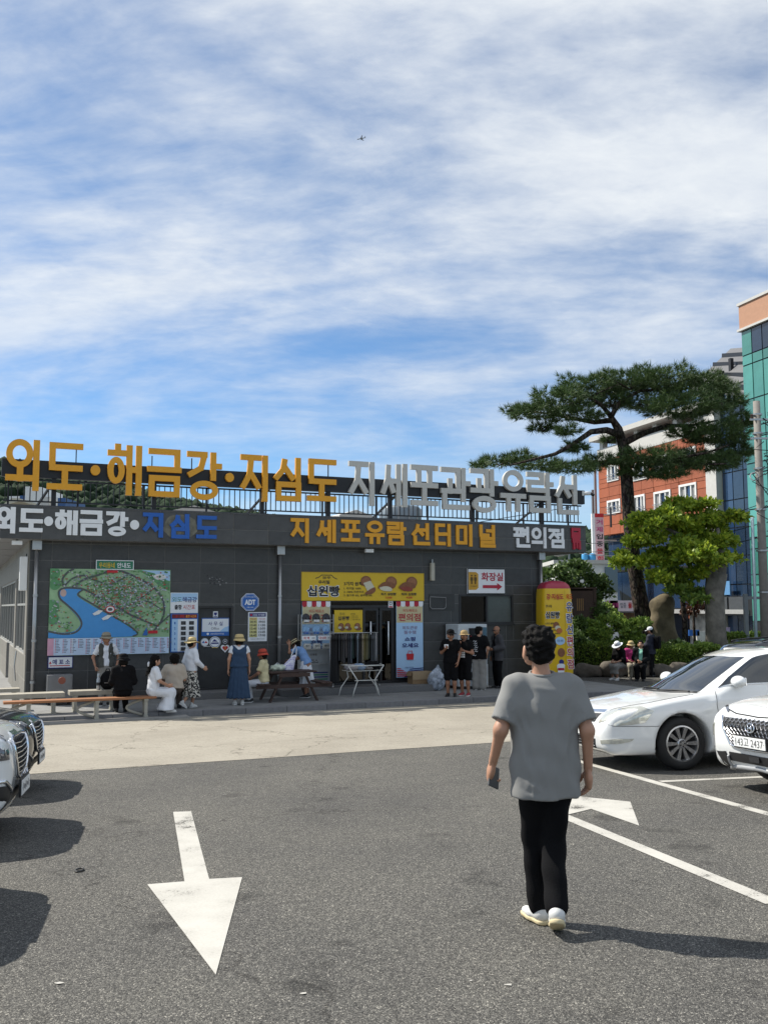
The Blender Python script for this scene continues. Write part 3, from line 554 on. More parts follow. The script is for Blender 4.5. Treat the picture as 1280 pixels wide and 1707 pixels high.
# ------------------------------------------------------------------ signs on the wall
# illustrated neighbourhood map
B = Board('map_board', 'large illustrated neighbourhood map with a blue bay and legend', 'map board', (82, 949, 283, 1091), mat('map_green', (.27, .43, .24), .45, var=.25, scale=3), th=.035)
B.poly([(225, 950), (282, 951), (282, 985), (262, 975), (245, 960)], mat('map_hill', (.10, .28, .12), .5, var=.2)); B.poly([(232, 950), (282, 951), (282, 968), (268, 964), (255, 955)], M_LBLUE); B.disc(264, 961, 11, M_WHITE, ry=5)
for x, y, r in ((88, 957, 10), (90, 975, 9), (86, 1012, 12), (88, 1030, 10)): B.disc(x, y, r, mat('map_hill', (.10, .28, .12)), ry=r)
sea = spline([(98, 990), (99, 983), (108, 981), (122, 982), (133, 983), (126, 993), (150, 1009), (180, 1026), (205, 1040), (226, 1055), (224, 1059), (205, 1062), (82, 1062), (81, 1052), (105, 1054), (124, 1051), (133, 1040), (126, 1026), (110, 1010), (100, 1000), (98, 990)], 5)
B.poly(sea, mat('map_sea', (.06, .28, .62), .45, var=.06)); B.disc(104, 989, 5, mat('map_sand', (.5, .36, .32)), ry=6)
RD = mat('map_road', (.075, .085, .09), .5)
for pts, w in (([(80, 1051), (105, 1056), (126, 1053), (135, 1040), (127, 1024), (110, 1008), (99, 998), (97, 986), (106, 981), (124, 981), (140, 984), (165, 998), (195, 1013), (215, 1025), (250, 1040), (262, 1045)], 3), ([(135, 984), (128, 992), (150, 1006), (180, 1024), (210, 1041), (228, 1056), (220, 1061)], 2.6), ([(104, 978), (102, 966), (110, 955), (120, 949)], 3), ([(106, 977), (118, 965), (136, 960), (150, 966), (176, 975)], 2.4), ([(118, 979), (138, 966), (160, 959), (185, 950), (205, 954), (232, 966), (255, 980), (270, 1000), (273, 1020), (268, 1036), (258, 1050), (254, 1054)], 3.2), ([(180, 976), (205, 962)], 2.2), ([(176, 1026), (205, 1014), (240, 992), (254, 980)], 2.4), ([(215, 1020), (240, 1002), (270, 1018)], 1.8), ([(262, 1044), (283, 1026)], 2.4)):
    B.line(spline(pts, 4), w, RD)
rr = random.Random(3); houses = {i: [] for i in range(6)}
def onland(x, y):
    if y > 1058: return False
    if x > 140 and y > 988+(x-128)*.68: return False
    if x < 140 and 978 < y: return x < 128 and (x < 97+max(0, (y-1000)*.55) and y > 1000)
    return True
cnt = 0
while cnt < 1500:
    x, y = rr.uniform(84, 281), rr.uniform(952, 1056)
    if not onland(x, y): continue
    dens = math.exp(-(((x-195)/50)**2+((y-993)/30)**2))
    if rr.random() > .18+.8*dens: continue
    w, h = rr.uniform(.8, 2.6), rr.uniform(.6, 1.8); houses[rr.randrange(6)].append([(x-w, y), (x, y-h), (x+w, y), (x, y+h)]); cnt += 1
for i, c in enumerate([(.55, .56, .57), (.16, .17, .2), (.36, .08, .05), (.05, .17, .05), (.3, .36, .42), (.08, .22, .06)]): B.multi(houses[i], mat('map_house_%d' % i, c, .5, var=0, island=.25))
for x, y in ((160, 1021), (175, 1029)): B.poly([(x-8, y+2), (x+2, y-4), (x+9, y-3), (x+3, y+3), (x-5, y+5)], M_WHITE)
B.disc(181, 1016, 8, M_RED, ry=6); B.disc(181, 1016, 6.5, M_WHITE, ry=4.6); B.disc(181, 1016, 4, RD, ry=2.6)
B.rect(174, 951, 192, 955, M_RED); B.rect(246, 1052, 262, 1057, M_RED); B.poly([(236, 1060), (243, 1046), (245, 1060)], M_BLUE)
B.rect(81, 1063, 282, 1090.5, mat('map_legend', (.50, .62, .78), .5, var=.1)); B.rect(81, 1063, 91, 1090.5, mat('map_pink', (.6, .32, .42), .5))
tx = [[], []]
x = 93.0
while x < 280:
    for j in range(int(rr.choice([7, 9, 10, 6]))):
        L_ = rr.uniform(5, 9.5); y = 1065.5+j*2.5; tx[0].append([(x+1.8, y+.5), (x+L_, y+.5), (x+L_, y-.5), (x+1.8, y-.5)]); tx[1].append([(x, y+.7), (x+1.2, y+.7), (x+1.2, y-.7), (x, y-.7)])
    x += 12.4
B.multi(tx[0], mat('legend_text', (.14, .15, .2), .6)); B.multi(tx[1], M_RED)
B.rect(120, 1063, 121, 1090.5, M_PRINTW); B.rect(150, 1063, 151, 1090.5, M_PRINTW)
B = Board('map_title_sign', 'small green sign with yellow and white lettering above the map', 'sign', (160, 934, 223, 950), M_GREEN, th=.05, edge=M_PRINTW)
B.text('우리동네', 165, 938, 191, 947, M_YEL, .02); B.text('안내도', 195, 938, 218, 947, M_PRINTW, .02)
B = Board('ticket_office_sign', 'small white ticket sign with navy letters and red arrow', 'sign', (80, 1094, 122, 1114), M_NAVY, th=.03); B.rect(81.5, 1095.5, 120.5, 1112.5, M_PRINTW)
B.text('매 표 소', 88, 1099, 117, 1107.5, M_NAVY, .03); B.line([(84, 1105), (84, 1109.5), (117, 1109.5)], 1.4, M_RED); B.poly([(82, 1106), (84, 1102), (86.4, 1106)], M_RED)
# timetable in two panels
B = Board('timetable_heading', 'white heading panel with green, navy and red lettering beside the map', 'sign', (284, 988, 330, 1022), M_PRINTW, th=.03); B.poly([(285, 989), (329, 989), (329, 1000), (285, 1004)], M_LBLUE)
B.text('외도', 287, 995, 303, 1004, M_GREEN, .0); B.text('해금강', 304, 995, 328, 1004, M_NAVY, .014); B.text('출항', 291, 1008, 303, 1016, M_PRINTB, .03); B.text('시간표', 305, 1008, 325, 1016, M_RED, .0)
B = Board('departure_board', 'blue rimmed departure board with black number windows', 'departure board', (284, 1022.6, 330, 1087), M_BLUE, th=.04); B.rect(286, 1024, 328, 1030.5, mat('board_maroon', (.16, .015, .02))); B.text('출항 시간표', 309, 1025, 326.5, 1029.5, mat('led_orange', (.8, .3, .03)), .02); B.text('5  05', 292, 1025.2, 306, 1029.2, M_RED, .02)
B.rect(286, 1032, 328, 1085.5, M_LBLUE); B.rect(296, 1032, 328, 1085.5, M_PRINTW)
for i in range(6):
    y = 1038.5+i*8.6; B.text(str(i+1), 290, y-2, 292, y+2, M_BLUE, .02)
    for x0, t_ in ((301, ['07', '10', '12', '14', '16', '17'][i]), (314.5, ['30', '30', '50', '30', '00', '30'][i])):
        B.rect(x0, y-3, x0+8, y+3, M_PRINTB)
        if i < 5: B.text(t_, x0+2, y-1.6, x0+6, y+1.6, mat('dim_digits', (.12, .12, .12)), .0)
B = Board('office_sign', 'pale blue office door sign with navy lettering', 'sign', (336, 1030, 382, 1060), M_BLUE, b=WB+.1, th=.012); B.rect(337, 1031.5, 381, 1053, M_PRINTW); B.poly([(366, 1053), (374, 1046), (381, 1044), (381, 1053)], M_LBLUE)
B.text('사 무 실', 347, 1036, 371, 1043, M_NAVY, .01); B.text('Office', 352, 1045.5, 365, 1049.5, mat('print_grey', (.12, .13, .16)), .0); B.text('관광유람선터미널', 351, 1055, 373, 1058, M_PRINTW, .0); B.disc(346.5, 1056.5, 2, M_PRINTW)
# round stickers on the office door
def sticker(label, x, y, r, cols, marks=()):
    b = WB+.105; a0, a1, z0, z1 = RA(x-r, y-r, x+r, y+r, b); R_ = (z1-z0)/2; o = None
    B = Board('door_sticker', label, 'sticker', (x-r, y-r, x+r, y+r), cols[0], b=b, th=.004, off=.002, group='stickers on the office door')
    me = B.o.data; q = MB(); n = 28; q.lathe([(0, 0), (R_, 0), (R_, .004), (0, .004)], n, M=Matrix.Translation((0, 0, R_)) @ Matrix.Rotation(math.pi/2, 4, 'X')); nm = q.mesh('door_sticker'); nm.materials.append(cols[0]); B.o.data = nm
    for i, (c, f) in enumerate(cols[1:]): B.disc(x, y, r*f, c)
    for pts, m in marks: B.poly([(x+px*r, y+py*r) for px, py in pts], m)
    return B
sticker('round white sticker with red and blue peaks', 341.5, 1070.5, 7, [mat('sticker_grey', (.4, .42, .46)), (M_PRINTW, .86)], [([(-.7, .2), (-.3, -.35), (0, .2)], M_BLUE), ([(-.1, .2), (.3, -.3), (.7, .2)], M_RED)])
bb = sticker('largest round sticker with a navy mountain on the office door', 358.5, 1070.5, 9.5, [M_PRINTW, (M_NAVY, .88), (M_PRINTW, .8)], [([(-.5, -.1), (-.1, -.55), (.2, -.3), (.5, -.1)], M_NAVY), ([(-.65, .05), (.65, .05), (.65, .3), (-.65, .3)], M_NAVY), ([(-.5, .9), (.5, .9), (.5, 1.05), (-.5, 1.05)], M_YEL)])
sticker('tiny dark sticker above the heart', 375.5, 1069, 4, [mat('sticker_grey', (.4, .42, .46)), (M_PRINTB, .7), (M_PRINTW, .3)])
B = Board('heart_sticker', 'white heart sticker with a red heart on the office door', 'sticker', (368, 1073, 383, 1089), M_PRINTW, b=WB+.105, th=.003, off=.002, group='stickers on the office door')
def heart(cx, cy, r, n=30): return [(cx+r*16*math.sin(t)**3/16, cy-r*(13*math.cos(t)-5*math.cos(2*t)-2*math.cos(3*t)-math.cos(4*t))/16) for t in [2*math.pi*i/n for i in range(n)]]
hp = [B.P(*p) for p in heart(375.5, 1080.5, 7.4)]; q = MB(); q.prism([(x_, z_) for x_, z_ in hp], -.004, 0); nm = q.mesh('heart_sticker'); nm.materials.append(M_PRINTW); B.o.data = nm
B.poly(heart(375.5, 1080.5, 4.6), M_RED); B.poly([(375, 1076), (376.3, 1076), (376.3, 1084), (375, 1084)], mat('sticker_gold', (.5, .25, .02)))
B = Board('door_badge', 'small white badge with a navy emblem above the office sign', 'sticker', (355.5, 1019, 363.5, 1029), M_PRINTW, b=WB+.105, th=.004, off=.002); B.poly([(357, 1021), (362, 1021), (362, 1024), (359.5, 1026.5), (357, 1024)], M_NAVY); B.rect(356.5, 1027, 362.5, 1028.2, M_NAVY)
# octagonal alarm sign
B = Board('alarm_sign', 'blue octagonal alarm company sign with white ADT lettering', 'sign', (402, 989, 431, 1018.5), M_BLUE, th=.03)
octp = lambda cx, cy, r: [(cx+r/math.cos(math.pi/8)*math.cos(math.pi/8+i*math.pi/4), cy+r/math.cos(math.pi/8)*math.sin(math.pi/8+i*math.pi/4)) for i in range(8)]
q = MB(); q.prism([B.P(*p) for p in octp(416.5, 1003.75, 14.6)], -.03, 0); nm = q.mesh('alarm_sign'); nm.materials.append(M_PRINTW); B.o.data = nm
B.poly(octp(416.5, 1003.75, 13.9), M_BLUE); B.poly(octp(416.5, 1003.75, 12.9), M_PRINTW); B.poly(octp(416.5, 1003.75, 12.5), M_BLUE); B.text('ADT', 407.5, 999.5, 425.5, 1008.5, M_PRINTW, .05); B.text('캡스가 지키고 있습니다', 408, 993.5, 425, 996.5, M_PRINTW, .0); B.text('1588-6400', 411, 1011.5, 422, 1013.5, M_PRINTW, .0)
# paper timetable
B = Board('paper_timetable', 'white paper timetable with yellow and pale columns of times', 'timetable', (413.5, 1020.5, 445, 1069), M_PRINTW, th=.01); B.rect(415.5, 1022, 443, 1028, M_NAVY); B.text('지심도 정기출항', 421, 1023.3, 441, 1026.7, M_PRINTW, .01); B.disc(418.5, 1025, 1.6, M_RED)
B.rect(415.5, 1029, 428.5, 1062, mat('paper_yellow', (.62, .58, .25)))
for i, (l, r_) in enumerate((('08:45', '09:05'), ('10:45', '11:05'), ('12:45', '13:05'), ('14:45', '15:05'), ('16:45', '17:05'))):
    y = 1036.5+i*5.6; B.text(l, 416.5, y-1.8, 427.5, y+1.8, M_PRINTB, .01); B.text(r_, 431, y-1.8, 442, y+1.8, M_PRINTB, .01)
B.text('장승포출항', 416.5, 1030.5, 427.5, 1032.8, M_RED, .0); B.text('지심도출항', 431, 1030.5, 442, 1032.8, M_RED, .0); B.text('기상에 따라 변경될 수 있습니다', 417, 1064, 441, 1066, M_PRINTB, 0)
# yellow snack banner
def bun(B, x, y, r, c1, c2=None):
    B.disc(x, y, r, c1, ry=r); B.disc(x, y, r*.78, mat('bun_light', (.30, .13, .06), .6, var=.3, scale=20)); 
M_BUN = mat('bun_brown', (.22, .085, .035), .6, var=.3, scale=20); M_CREAM = mat('print_cream', (.58, .55, .42), .6)
B = Board('snack_banner', 'wide yellow snack banner with coin bread pictures above the shop', 'banner', (502, 954.5, 706, 1001.5), M_YEL, th=.02, edge=mat('banner_rim', (.55, .36, .02)))
B.line([(524, 965), (530, 963), (534, 959.5), (550, 959.5), (553, 963), (559, 966)], 1.3, M_PRINTB); B.text('경주', 535, 961.5, 549, 966, M_PRINTB, .02); B.text('우리밀', 529, 968, 547, 974, M_PRINTB, .03)
B.text('십원빵', 510, 976, 564.5, 995.5, M_PRINTW, .075); B.text('십원빵', 511, 977, 563.5, 994.5, M_PRINTB, .035)
B.text('3가지 원칙', 570, 970, 600, 976.5, M_PRINTB, .02); B.text('1. 우리밀 100%', 570, 979, 598.5, 983, M_PRINTB, .01); B.text('2. 100% 자연치즈', 570, 984.8, 603, 988.8, M_PRINTB, .01); B.text('3. 밀가루 0%, 글루텐 0%', 570, 990.5, 616.5, 994.5, M_PRINTB, .01)
bun(B, 606.5, 969, 9, M_BUN); B.poly([(602, 972), (614, 968), (621, 980), (609, 986)], M_CREAM); B.poly(spline([(604, 989), (612, 983), (621, 979), (622, 985), (616, 990), (608, 991), (604, 989)], 4), M_BUN)
for x, lab, pr in ((645, '치즈 십원빵', '3,500'), (680, '피자 십원빵', '4,000')):
    bun(B, x+4, 970, 9.5, M_BUN); B.poly(spline([(x-18, 977), (x-8, 970), (x+8, 972), (x+10, 979), (x-4, 983), (x-17, 981), (x-18, 977)], 4), M_BUN); B.poly(spline([(x-16, 979), (x-5, 977), (x+4, 980), (x+4, 985), (x-8, 985), (x-15, 982), (x-16, 979)], 4), M_CREAM if x < 660 else mat('print_filling', (.25, .05, .03))); B.text(lab, x-14, 988, x+12, 992.5, M_PRINTB, .03); B.text(pr, x-6, 994.5, x+5, 998, M_RED, .02)
# shop front
def frame_rect(par, name, a0, a1, z0, z1, b0, b1, w, m):
    mb = MB(); mb.box(a0, a1, b0, b1, z0, z0+w); mb.box(a0, a1, b0, b1, z1-w, z1); mb.box(a0, a0+w, b0+.002, b1-.002, z0+w, z1-w); mb.box(a1-w, a1, b0+.002, b1-.002, z0+w, z1-w); return mb.build(name, m, par)
frame_rect(BR, 'shop_frame', *SH, WB+.03, WB+.12, .06, M_ALU)
zt = W(600, 1013, WB+.1).z
MB().box(SH[0]+.06, SH[1]-.06, WB+.04, WB+.11, zt, zt+.07).build('shop_frame', M_ALU, BR)
gl = MB().box(SH[0]+.06, SH[1]-.06, WB+.07, WB+.08, zt+.07, SH[3]-.06).build('transom_pane', M_GLASSD, BR)
MB().box(SH[0]+.06, W(605, 1060, WB).x, WB+.07, WB+.08, SH[2]+.06, zt).build('shop_pane', M_GLASSD, BR)
for x0, x1 in ((606, 632), (634, 657)):
    a0, a1 = W(x0, 1070, WB).x, W(x1, 1070, WB).x; d = frame_rect(BR, 'shop_door', a0, a1, SH[2]+.01, zt-.01, WB+.045, WB+.095, .07, M_ALU)
    MB().box(a0+.07, a1-.07, WB+.066, WB+.074, SH[2]+.08, zt-.08).build('pane', M_GLASSD, d)
    hx = a1-.18 if x0 > 620 else a0+.22
    MB().tube([(hx, WB+.0, W(620, 1092, WB).z), (hx, WB+.0, W(620, 1036, WB).z)], .022, 10).build('handle', mat('door_handle_steel', (.7, .72, .74) if x0 < 620 else (.62, .66, .5), .25, .3), d, smooth=True)
mb = MB(); mb.box(W(657, 1060, WB).x, SH[1]-.06, WB+.05, WB+.1, SH[2]+.06, zt); mb.build('shop_side_panel', M_ALU, BR)
B = Board('exit_sign', 'green exit sign inside the shop doorway', 'exit sign', (625, 1015, 651, 1027), mat('exit_green', (.01, .10, .05), .4), b=WB+.6, th=.05)
B.text('비상구', 633, 1018, 648, 1024, M_PRINTW, .01); B.poly([(627, 1017), (631, 1017), (631, 1025), (627, 1025)], M_PRINTW)
B = Board('door_notice', 'little white notice pasted under the yellow banner', 'notice', (647, 1001.5, 655, 1013), M_PRINTW, b=WB+.03, th=.004); B.disc(651, 1006, 2.6, M_PRINTB); B.disc(651, 1006, 1.7, M_PRINTW); B.rect(648, 1010.5, 654, 1012.5, M_RED)
# inside the shop: shelves
for i in range(3):
    a = SH[0]+.3+i*1.25; s_ = empty('shop_shelf', bw(a+.5, WB+1.6, SIDE+.17), AB, ['stocked shelf inside the shop behind the clothes', 'stocked shelf inside the shop behind the doors', 'stocked shelf inside the shop by the right panel'][i], 'shelf', 'shelves inside the shop')
    MB().box(-.5, .5, 0, .4, 0, 1.9).build('cabinet', mat('shelf_grey', (.12, .12, .12)), s_)
    for j in range(4):
        for k in range(5): MB().box(-.45+k*.18, -.31+k*.18, -.12, -.01, .1+j*.45, .35+j*.45+random.uniform(-.06, .05)).build('packet', random.choice([M_RED, M_YEL, M_GREEN, M_PRINTW, M_BLUE]), s_)
def side_banner(px, label, basket):
    B = Board('shop_banner', label, 'banner', px, M_LBLUE, b=WB-.015, th=.02, group='tall banners beside the shop door'); x0, y0, x1, y1 = px; w = x1-x0; h = y1-y0
    B.rect(x0+.5, y0, x1-.5, y0+h*.28, mat('banner_cream', (.55, .48, .28)))
    n = 6
    for i in range(n):
        a, b = x0+w*i/n, x0+w*(i+1)/n; m = M_REDL if i % 2 == 0 else M_PRINTW; yb = y0+h*.045; B.poly([(a, y0), (b, y0)]+[((a+b)/2+(b-a)/2*math.cos(t), yb+(b-a)*.45*math.sin(t)) for t in [math.pi*k/8 for k in range(9)]], m)
    X = lambda f: x0+w*f
    Y = lambda f: y0+h*f
    B.text('외도매표소', X(.24), Y(.10), X(.78), Y(.14), M_RED, 0); B.text('편의점', X(.08), Y(.16), X(.9), Y(.26), M_REDL, .016)
    B.text('외도관광', X(.22), Y(.325), X(.78), Y(.37), mat('print_plum', (.22, .05, .12)), 0); B.text('필수템', X(.28), Y(.385), X(.72), Y(.43), mat('print_plum', (.22, .05, .12)), 0)
    B.text('쇼핑', X(.3), Y(.47), X(.7), Y(.525), M_NAVY, .03); B.text('오세요', X(.2), Y(.55), X(.82), Y(.61), M_NAVY, .03)
    B.poly([(X(.36), Y(.69)), (X(.64), Y(.69)), (X(.62), Y(.77)), (X(.38), Y(.77))], M_RED); B.line([(X(.42), Y(.69)), (X(.45), Y(.65)), (X(.5), Y(.66)), (X(.56), Y(.65)), (X(.58), Y(.69))], 1, M_RED)
    B.text('유람선 편의점', X(.3), Y(.86), X(.62), Y(.88), M_NAVY, 0)
    for k in range(5):
        y = Y(.875+.024*k); B.poly([(x0+.3, y), (X(.12+.1*k), y), (X(.2+.1*k), y+h*.013), (x0+.3, y+h*.013)], M_RED if not basket else M_GREEN); B.poly([(X(.5-.05*k), y+h*.012), (x1-.3, y), (x1-.3, y+h*.012), (X(.46-.05*k), y+h*.024)], M_NAVY)
side_banner((660, 1002.5, 704.5, 1129), 'tall pale blue banner with a red basket right of the shop door', False)
side_banner((503, 1002.5, 550, 1138), 'tall banner with striped awning print behind the goods rack', True)
B = Board('coin_bread_poster', 'yellow coin bread poster in the shop window', 'poster', (557, 1017, 604, 1056), M_YEL, b=WB+.03, th=.01)
B.text('경주 우리밀', 566, 1021, 574, 1026, M_PRINTB, 0); B.text('십원빵', 563, 1027, 582, 1034, M_PRINTB, .03); B.text('3가지 원칙', 584, 1022, 592, 1025, M_PRINTB, 0); B.text('1. 우리밀 100%', 584, 1026, 596, 1028, M_PRINTB, 0); B.text('2. 100% 자연치즈', 584, 1029, 597, 1031, M_PRINTB, 0); B.text('3. 밀가루 0%', 584, 1032, 600, 1034, M_PRINTB, 0)
for x in (568, 579, 595): bun(B, x, 1043, 4.5, M_BUN); B.disc(x+2, 1048, 4.5, M_BUN, ry=3); B.disc(x-2, 1046, 3, M_CREAM, ry=2)
# office door
frame_rect(BR, 'office_door_frame', DR[0], DR[1], SIDE+.17, DR[3], WB+.02, WB+.2, .05, M_ALU)
dm = mat('scuffed_black_door', (.028, .029, .03), .5, var=.4, scale=3)
d = MB().box(DR[0]+.05, DR[1]-.05, WB+.105, WB+.15, SIDE+.175, DR[3]-.05).build('office_door', dm, BR)
MB().tube([(DR[0]+.16, WB+.06, W(345, 1078, WB).z), (DR[0]+.34, WB+.06, W(345, 1078, WB).z)], .015).build('handle', M_STEEL, d)
# small window on the right with sash
wf = frame_rect(BR, 'window', *WN, WB-.02, WB+.14, .055, M_ALU); am = (WN[0]+WN[1])/2+.02
MB().box(am-.03, am+.03, WB+.0, WB+.1, WN[2]+.055, WN[3]-.055).build('mullion', M_ALU, wf)
MB().box(WN[0]+.05, am-.03, WB+.07, WB+.078, WN[2]+.05, WN[3]-.05).build('pane', M_GLASSD, wf); MB().box(am+.03, WN[1]-.05, WB+.04, WB+.048, WN[2]+.05, WN[3]-.05).build('pane', mat('milky_pane', (.07, .085, .085), .12), wf)
MB().box(WN[0]-.02, WN[1]+.02, WB-.05, WB-.02, WN[2]-.05, WN[2]).build('window_sill', M_ALU, wf)
# patched rectangle with a hose outline, pocked patch, security light, wall lamp
a0, a1, z0, z1 = RA(715, 990, 757, 1018)
MB().box(a0, a1, WB-.012, WB-.001, z0, z1).build('wall_patch', mat('patch_dark', (.03, .031, .031), .5, var=.2), BR)
a0, a1, z0, z1 = RA(716, 995, 742, 1015); MB().tube([(a0, WB-.03, z1), (a1, WB-.03, z1-.02), (a1, WB-.03, z0+.05), (a1-.06, WB-.03, z0), (a0+.06, WB-.03, z0), (a0, WB-.03, z0+.06), (a0, WB-.03, z1-.02)], .014, 6).build('loose_cable', mat('grey_cable', (.22, .22, .22)), BR)
mb = MB()
for i in range(46):
    x, y = 358+random.gauss(0, 9), 966+random.gauss(0, 4.5); p = W(x, y, WB-.004); r_ = random.uniform(.008, .028); k = 6; mb.add([(p.x+r_*math.cos(t)*random.uniform(.6, 1), WB-.0035, p.z+r_*math.sin(t)*random.uniform(.6, 1)) for t in [6.283*j/k for j in range(k)]], [tuple(range(k))], random.choice([0, 0, 0, 1]))
tag(mb.build('pock_marks', [M_PRINTB, mat('pock_grey', (.3, .3, .29))], BR), kind='stuff')
p = W(721, 953, WB-.1); o = empty('wall_lamp', bw(p.x, WB-.1, p.z), AB, 'slim pale wall lamp right of the yellow banner', 'wall lamp'); MB().bbox(-.06, .06, -.03, .09, -.26, .26, .015).build('lamp_body', mat('lamp_beige', (.42, .40, .33), .5), o); MB().bar((0, .02, .26), (0, .02, .36), .03).build('conduit', M_STEEL, o)
p = W(615, 918, 2.98); o = empty('soffit_light', bw(p.x, 2.98, FZ0-.001), AB, 'small white floodlight under the fascia', 'floodlight'); MB().bbox(-.12, .12, -.07, .05, -.13, -.03, .01).build('lamp_head', mat('flood_white', (.85, .86, .86), .3), o); MB().box(-.03, .03, -.02, .02, -.04, 0).build('bracket', M_DSTEEL, o)
p = W(29, 905, 3.0); o = empty('soffit_light', bw(p.x, 3.0, FZ0-.001), AB, 'small floodlight under the left end of the fascia', 'floodlight'); MB().bbox(-.12, .12, -.07, .05, -.13, -.03, .01).build('lamp_head', mat('flood_white', (.85, .86, .86), .3), o); MB().box(-.03, .03, -.02, .02, -.04, 0).build('bracket', M_DSTEEL, o)
o = empty('side_speaker_box', bw(AL-.09, WB+.12, 2.5), AB, 'tall white box mounted on the left corner of the building', 'wall box'); MB().bbox(-.1, .08, -.1, .1, -.42, .42, .02).build('box_body', M_WHITE, o); MB().tube([(0, .1, .2), (.05, .14, .35), (.06, .12, .5)], .012).build('cable', M_DSTEEL, o)
# toilet sign
B = Board('toilet_sign', 'white toilet sign with a yellow pictogram panel and red arrow', 'sign', (777.5, 948, 840, 990), M_PRINTW, th=.06, edge=M_ALU)
B.poly([(779, 954), (791, 954), (795, 957), (795, 980), (791, 983.5), (779, 983.5)], mat('toilet_amber', (.55, .30, .03)))
for x in (784, 790):
    B.disc(x, 960, 1.5, mat('pict_dark', (.10, .06, .01))); B.poly([(x-2, 962.5), (x+2, 962.5), (x+2.4, 968), (x+1.3, 968), (x+1.2, 974), (x-1.2, 974), (x-1.3, 968), (x-2.4, 968)], mat('pict_dark', (.10, .06, .01)))
B.text('TOILET', 782, 976.5, 793, 978.5, mat('pict_dark', (.1, .06, .01)), .01); B.text('화장실', 800, 954.5, 836, 968.5, M_REDL, .022)
B.poly([(802, 975.5), (826, 975.5), (826, 972), (834.5, 978), (826, 984), (826, 980.5), (802, 980.5)], M_REDL)
# security camera at the end of the beam
p = W(964, 820, 2.75); o = empty('security_camera', bw(p.x+.25, 2.8, 5.12), AB, 'white security camera on the right end of the rooftop beam', 'security camera'); MB().tube([(-.05, 0, .05), (.18, -.05, .06)], .06, 12).build('camera_body', M_WHITE, o, smooth=True); MB().tube([(.18, -.05, .06), (.3, -.08, .0)], .045, 10).build('lens_hood', M_BLACK, o, smooth=True); MB().box(-.1, -.03, -.03, .03, -.02, .12).build('bracket', M_WHITE, o)
# ------------------------------------------------------------------ smooth bodies from distance fields
def surface_nets(f, lo_, hi, h):
    lo_ = np.array(lo_, float); n = np.maximum(np.ceil((np.array(hi)-lo_)/h).astype(int)+1, 4)
    ax = [lo_[i]+h*np.arange(n[i]) for i in range(3)]
    X, Y, Z = np.meshgrid(*ax, indexing='ij'); D = f(np.stack([X, Y, Z], -1).reshape(-1, 3).astype(np.float32)).reshape(n); I = D < 0
    sums = np.zeros((n[0]-1, n[1]-1, n[2]-1, 3)); cnt = np.zeros((n[0]-1, n[1]-1, n[2]-1)); c = [n[0]-1, n[1]-1, n[2]-1]
    for axis in range(3):
        for o1 in (0, 1):
            for o2 in (0, 1):
                offs = [0, 0, 0]; others = [i for i in range(3) if i != axis]; offs[others[0]] = o1; offs[others[1]] = o2
                s0 = tuple(slice(offs[i], offs[i]+c[i]) for i in range(3)); off2 = list(offs); off2[axis] += 1; s1 = tuple(slice(off2[i], off2[i]+c[i]) for i in range(3))
                a, b = D[s0], D[s1]; m = (a < 0) != (b < 0); t = np.where(m, a/np.where(m, a-b, 1), 0)
                for i in range(3): sums[..., i] += np.where(m, offs[i]+(t if i == axis else 0), 0)
                cnt += m
    act = cnt > 0; idx = -np.ones(act.shape, int); idx[act] = np.arange(act.sum()); cells_ = np.argwhere(act)
    V = lo_+h*(cells_+sums[act]/cnt[act][:, None]); F = []
    for axis in range(3):
        o = [i for i in range(3) if i != axis]; s0 = [slice(1, n[i]-1) for i in range(3)]; s0[axis] = slice(0, n[axis]-1); s1 = list(s0); s1[axis] = slice(1, n[axis])
        A, B_ = I[tuple(s0)], I[tuple(s1)]; e = np.argwhere(A != B_); flip = A[A != B_]
        e = e+np.array([0 if i == axis else 1 for i in range(3)])
        d1 = np.zeros(3, int); d1[o[0]] = 1; d2 = np.zeros(3, int); d2[o[1]] = 1
        q = np.stack([idx[tuple((e-x).T)] for x in (np.zeros(3, int), d1, d1+d2, d2)], 1)
        if axis == 1: flip = ~flip
        q[flip] = q[flip][:, ::-1]; F.append(q)
    F = np.concatenate(F); F = F[(F >= 0).all(1)]
    q = V-V.mean(0); vol = np.einsum('ij,ij->i', q[F[:, 0]], np.cross(q[F[:, 1]], q[F[:, 2]])).sum()+np.einsum('ij,ij->i', q[F[:, 0]], np.cross(q[F[:, 2]], q[F[:, 3]])).sum()
    return V, (F if vol > 0 else F[:, ::-1])
def relax(f, V, it=2, e=.004):
    for _ in range(it):
        d = f(V.astype(np.float32)).astype(float); g = np.stack([(f((V+np.eye(3)[i]*e).astype(np.float32))-f((V-np.eye(3)[i]*e).astype(np.float32)))/(2*e) for i in range(3)], 1).astype(float)
        V = V-g*(d/np.maximum((g*g).sum(1), .05))[:, None]
    return V
def smin(a, b, k):
    h = np.maximum(k-np.abs(a-b), 0)/k; return np.minimum(a, b)-h*h*k*.25
def smax(a, b, k): return -smin(-a, -b, k)
def capsule(P, a, b, r0, r1, fl=(1, 1, 1)):
    """tapered capsule; fl scales space (flattened sections)"""
    s = np.array(fl, np.float32); a = np.array(a, np.float32)/s; b = np.array(b, np.float32)/s; Q = P/s; ab = b-a; t = np.clip(((Q-a)@ab)/max(float(ab@ab), 1e-9), 0, 1)
    return (np.linalg.norm(Q-a-t[:, None]*ab, axis=1)-(r0+(r1-r0)*t))*float(s.min())
def ellips(P, c, r):
    c = np.array(c, np.float32); r = np.array(r, np.float32); q = (P-c)/r; k0 = np.linalg.norm(q, axis=1); k1 = np.linalg.norm(q/r, axis=1)
    return k0*(k0-1)/np.maximum(k1, 1e-6)
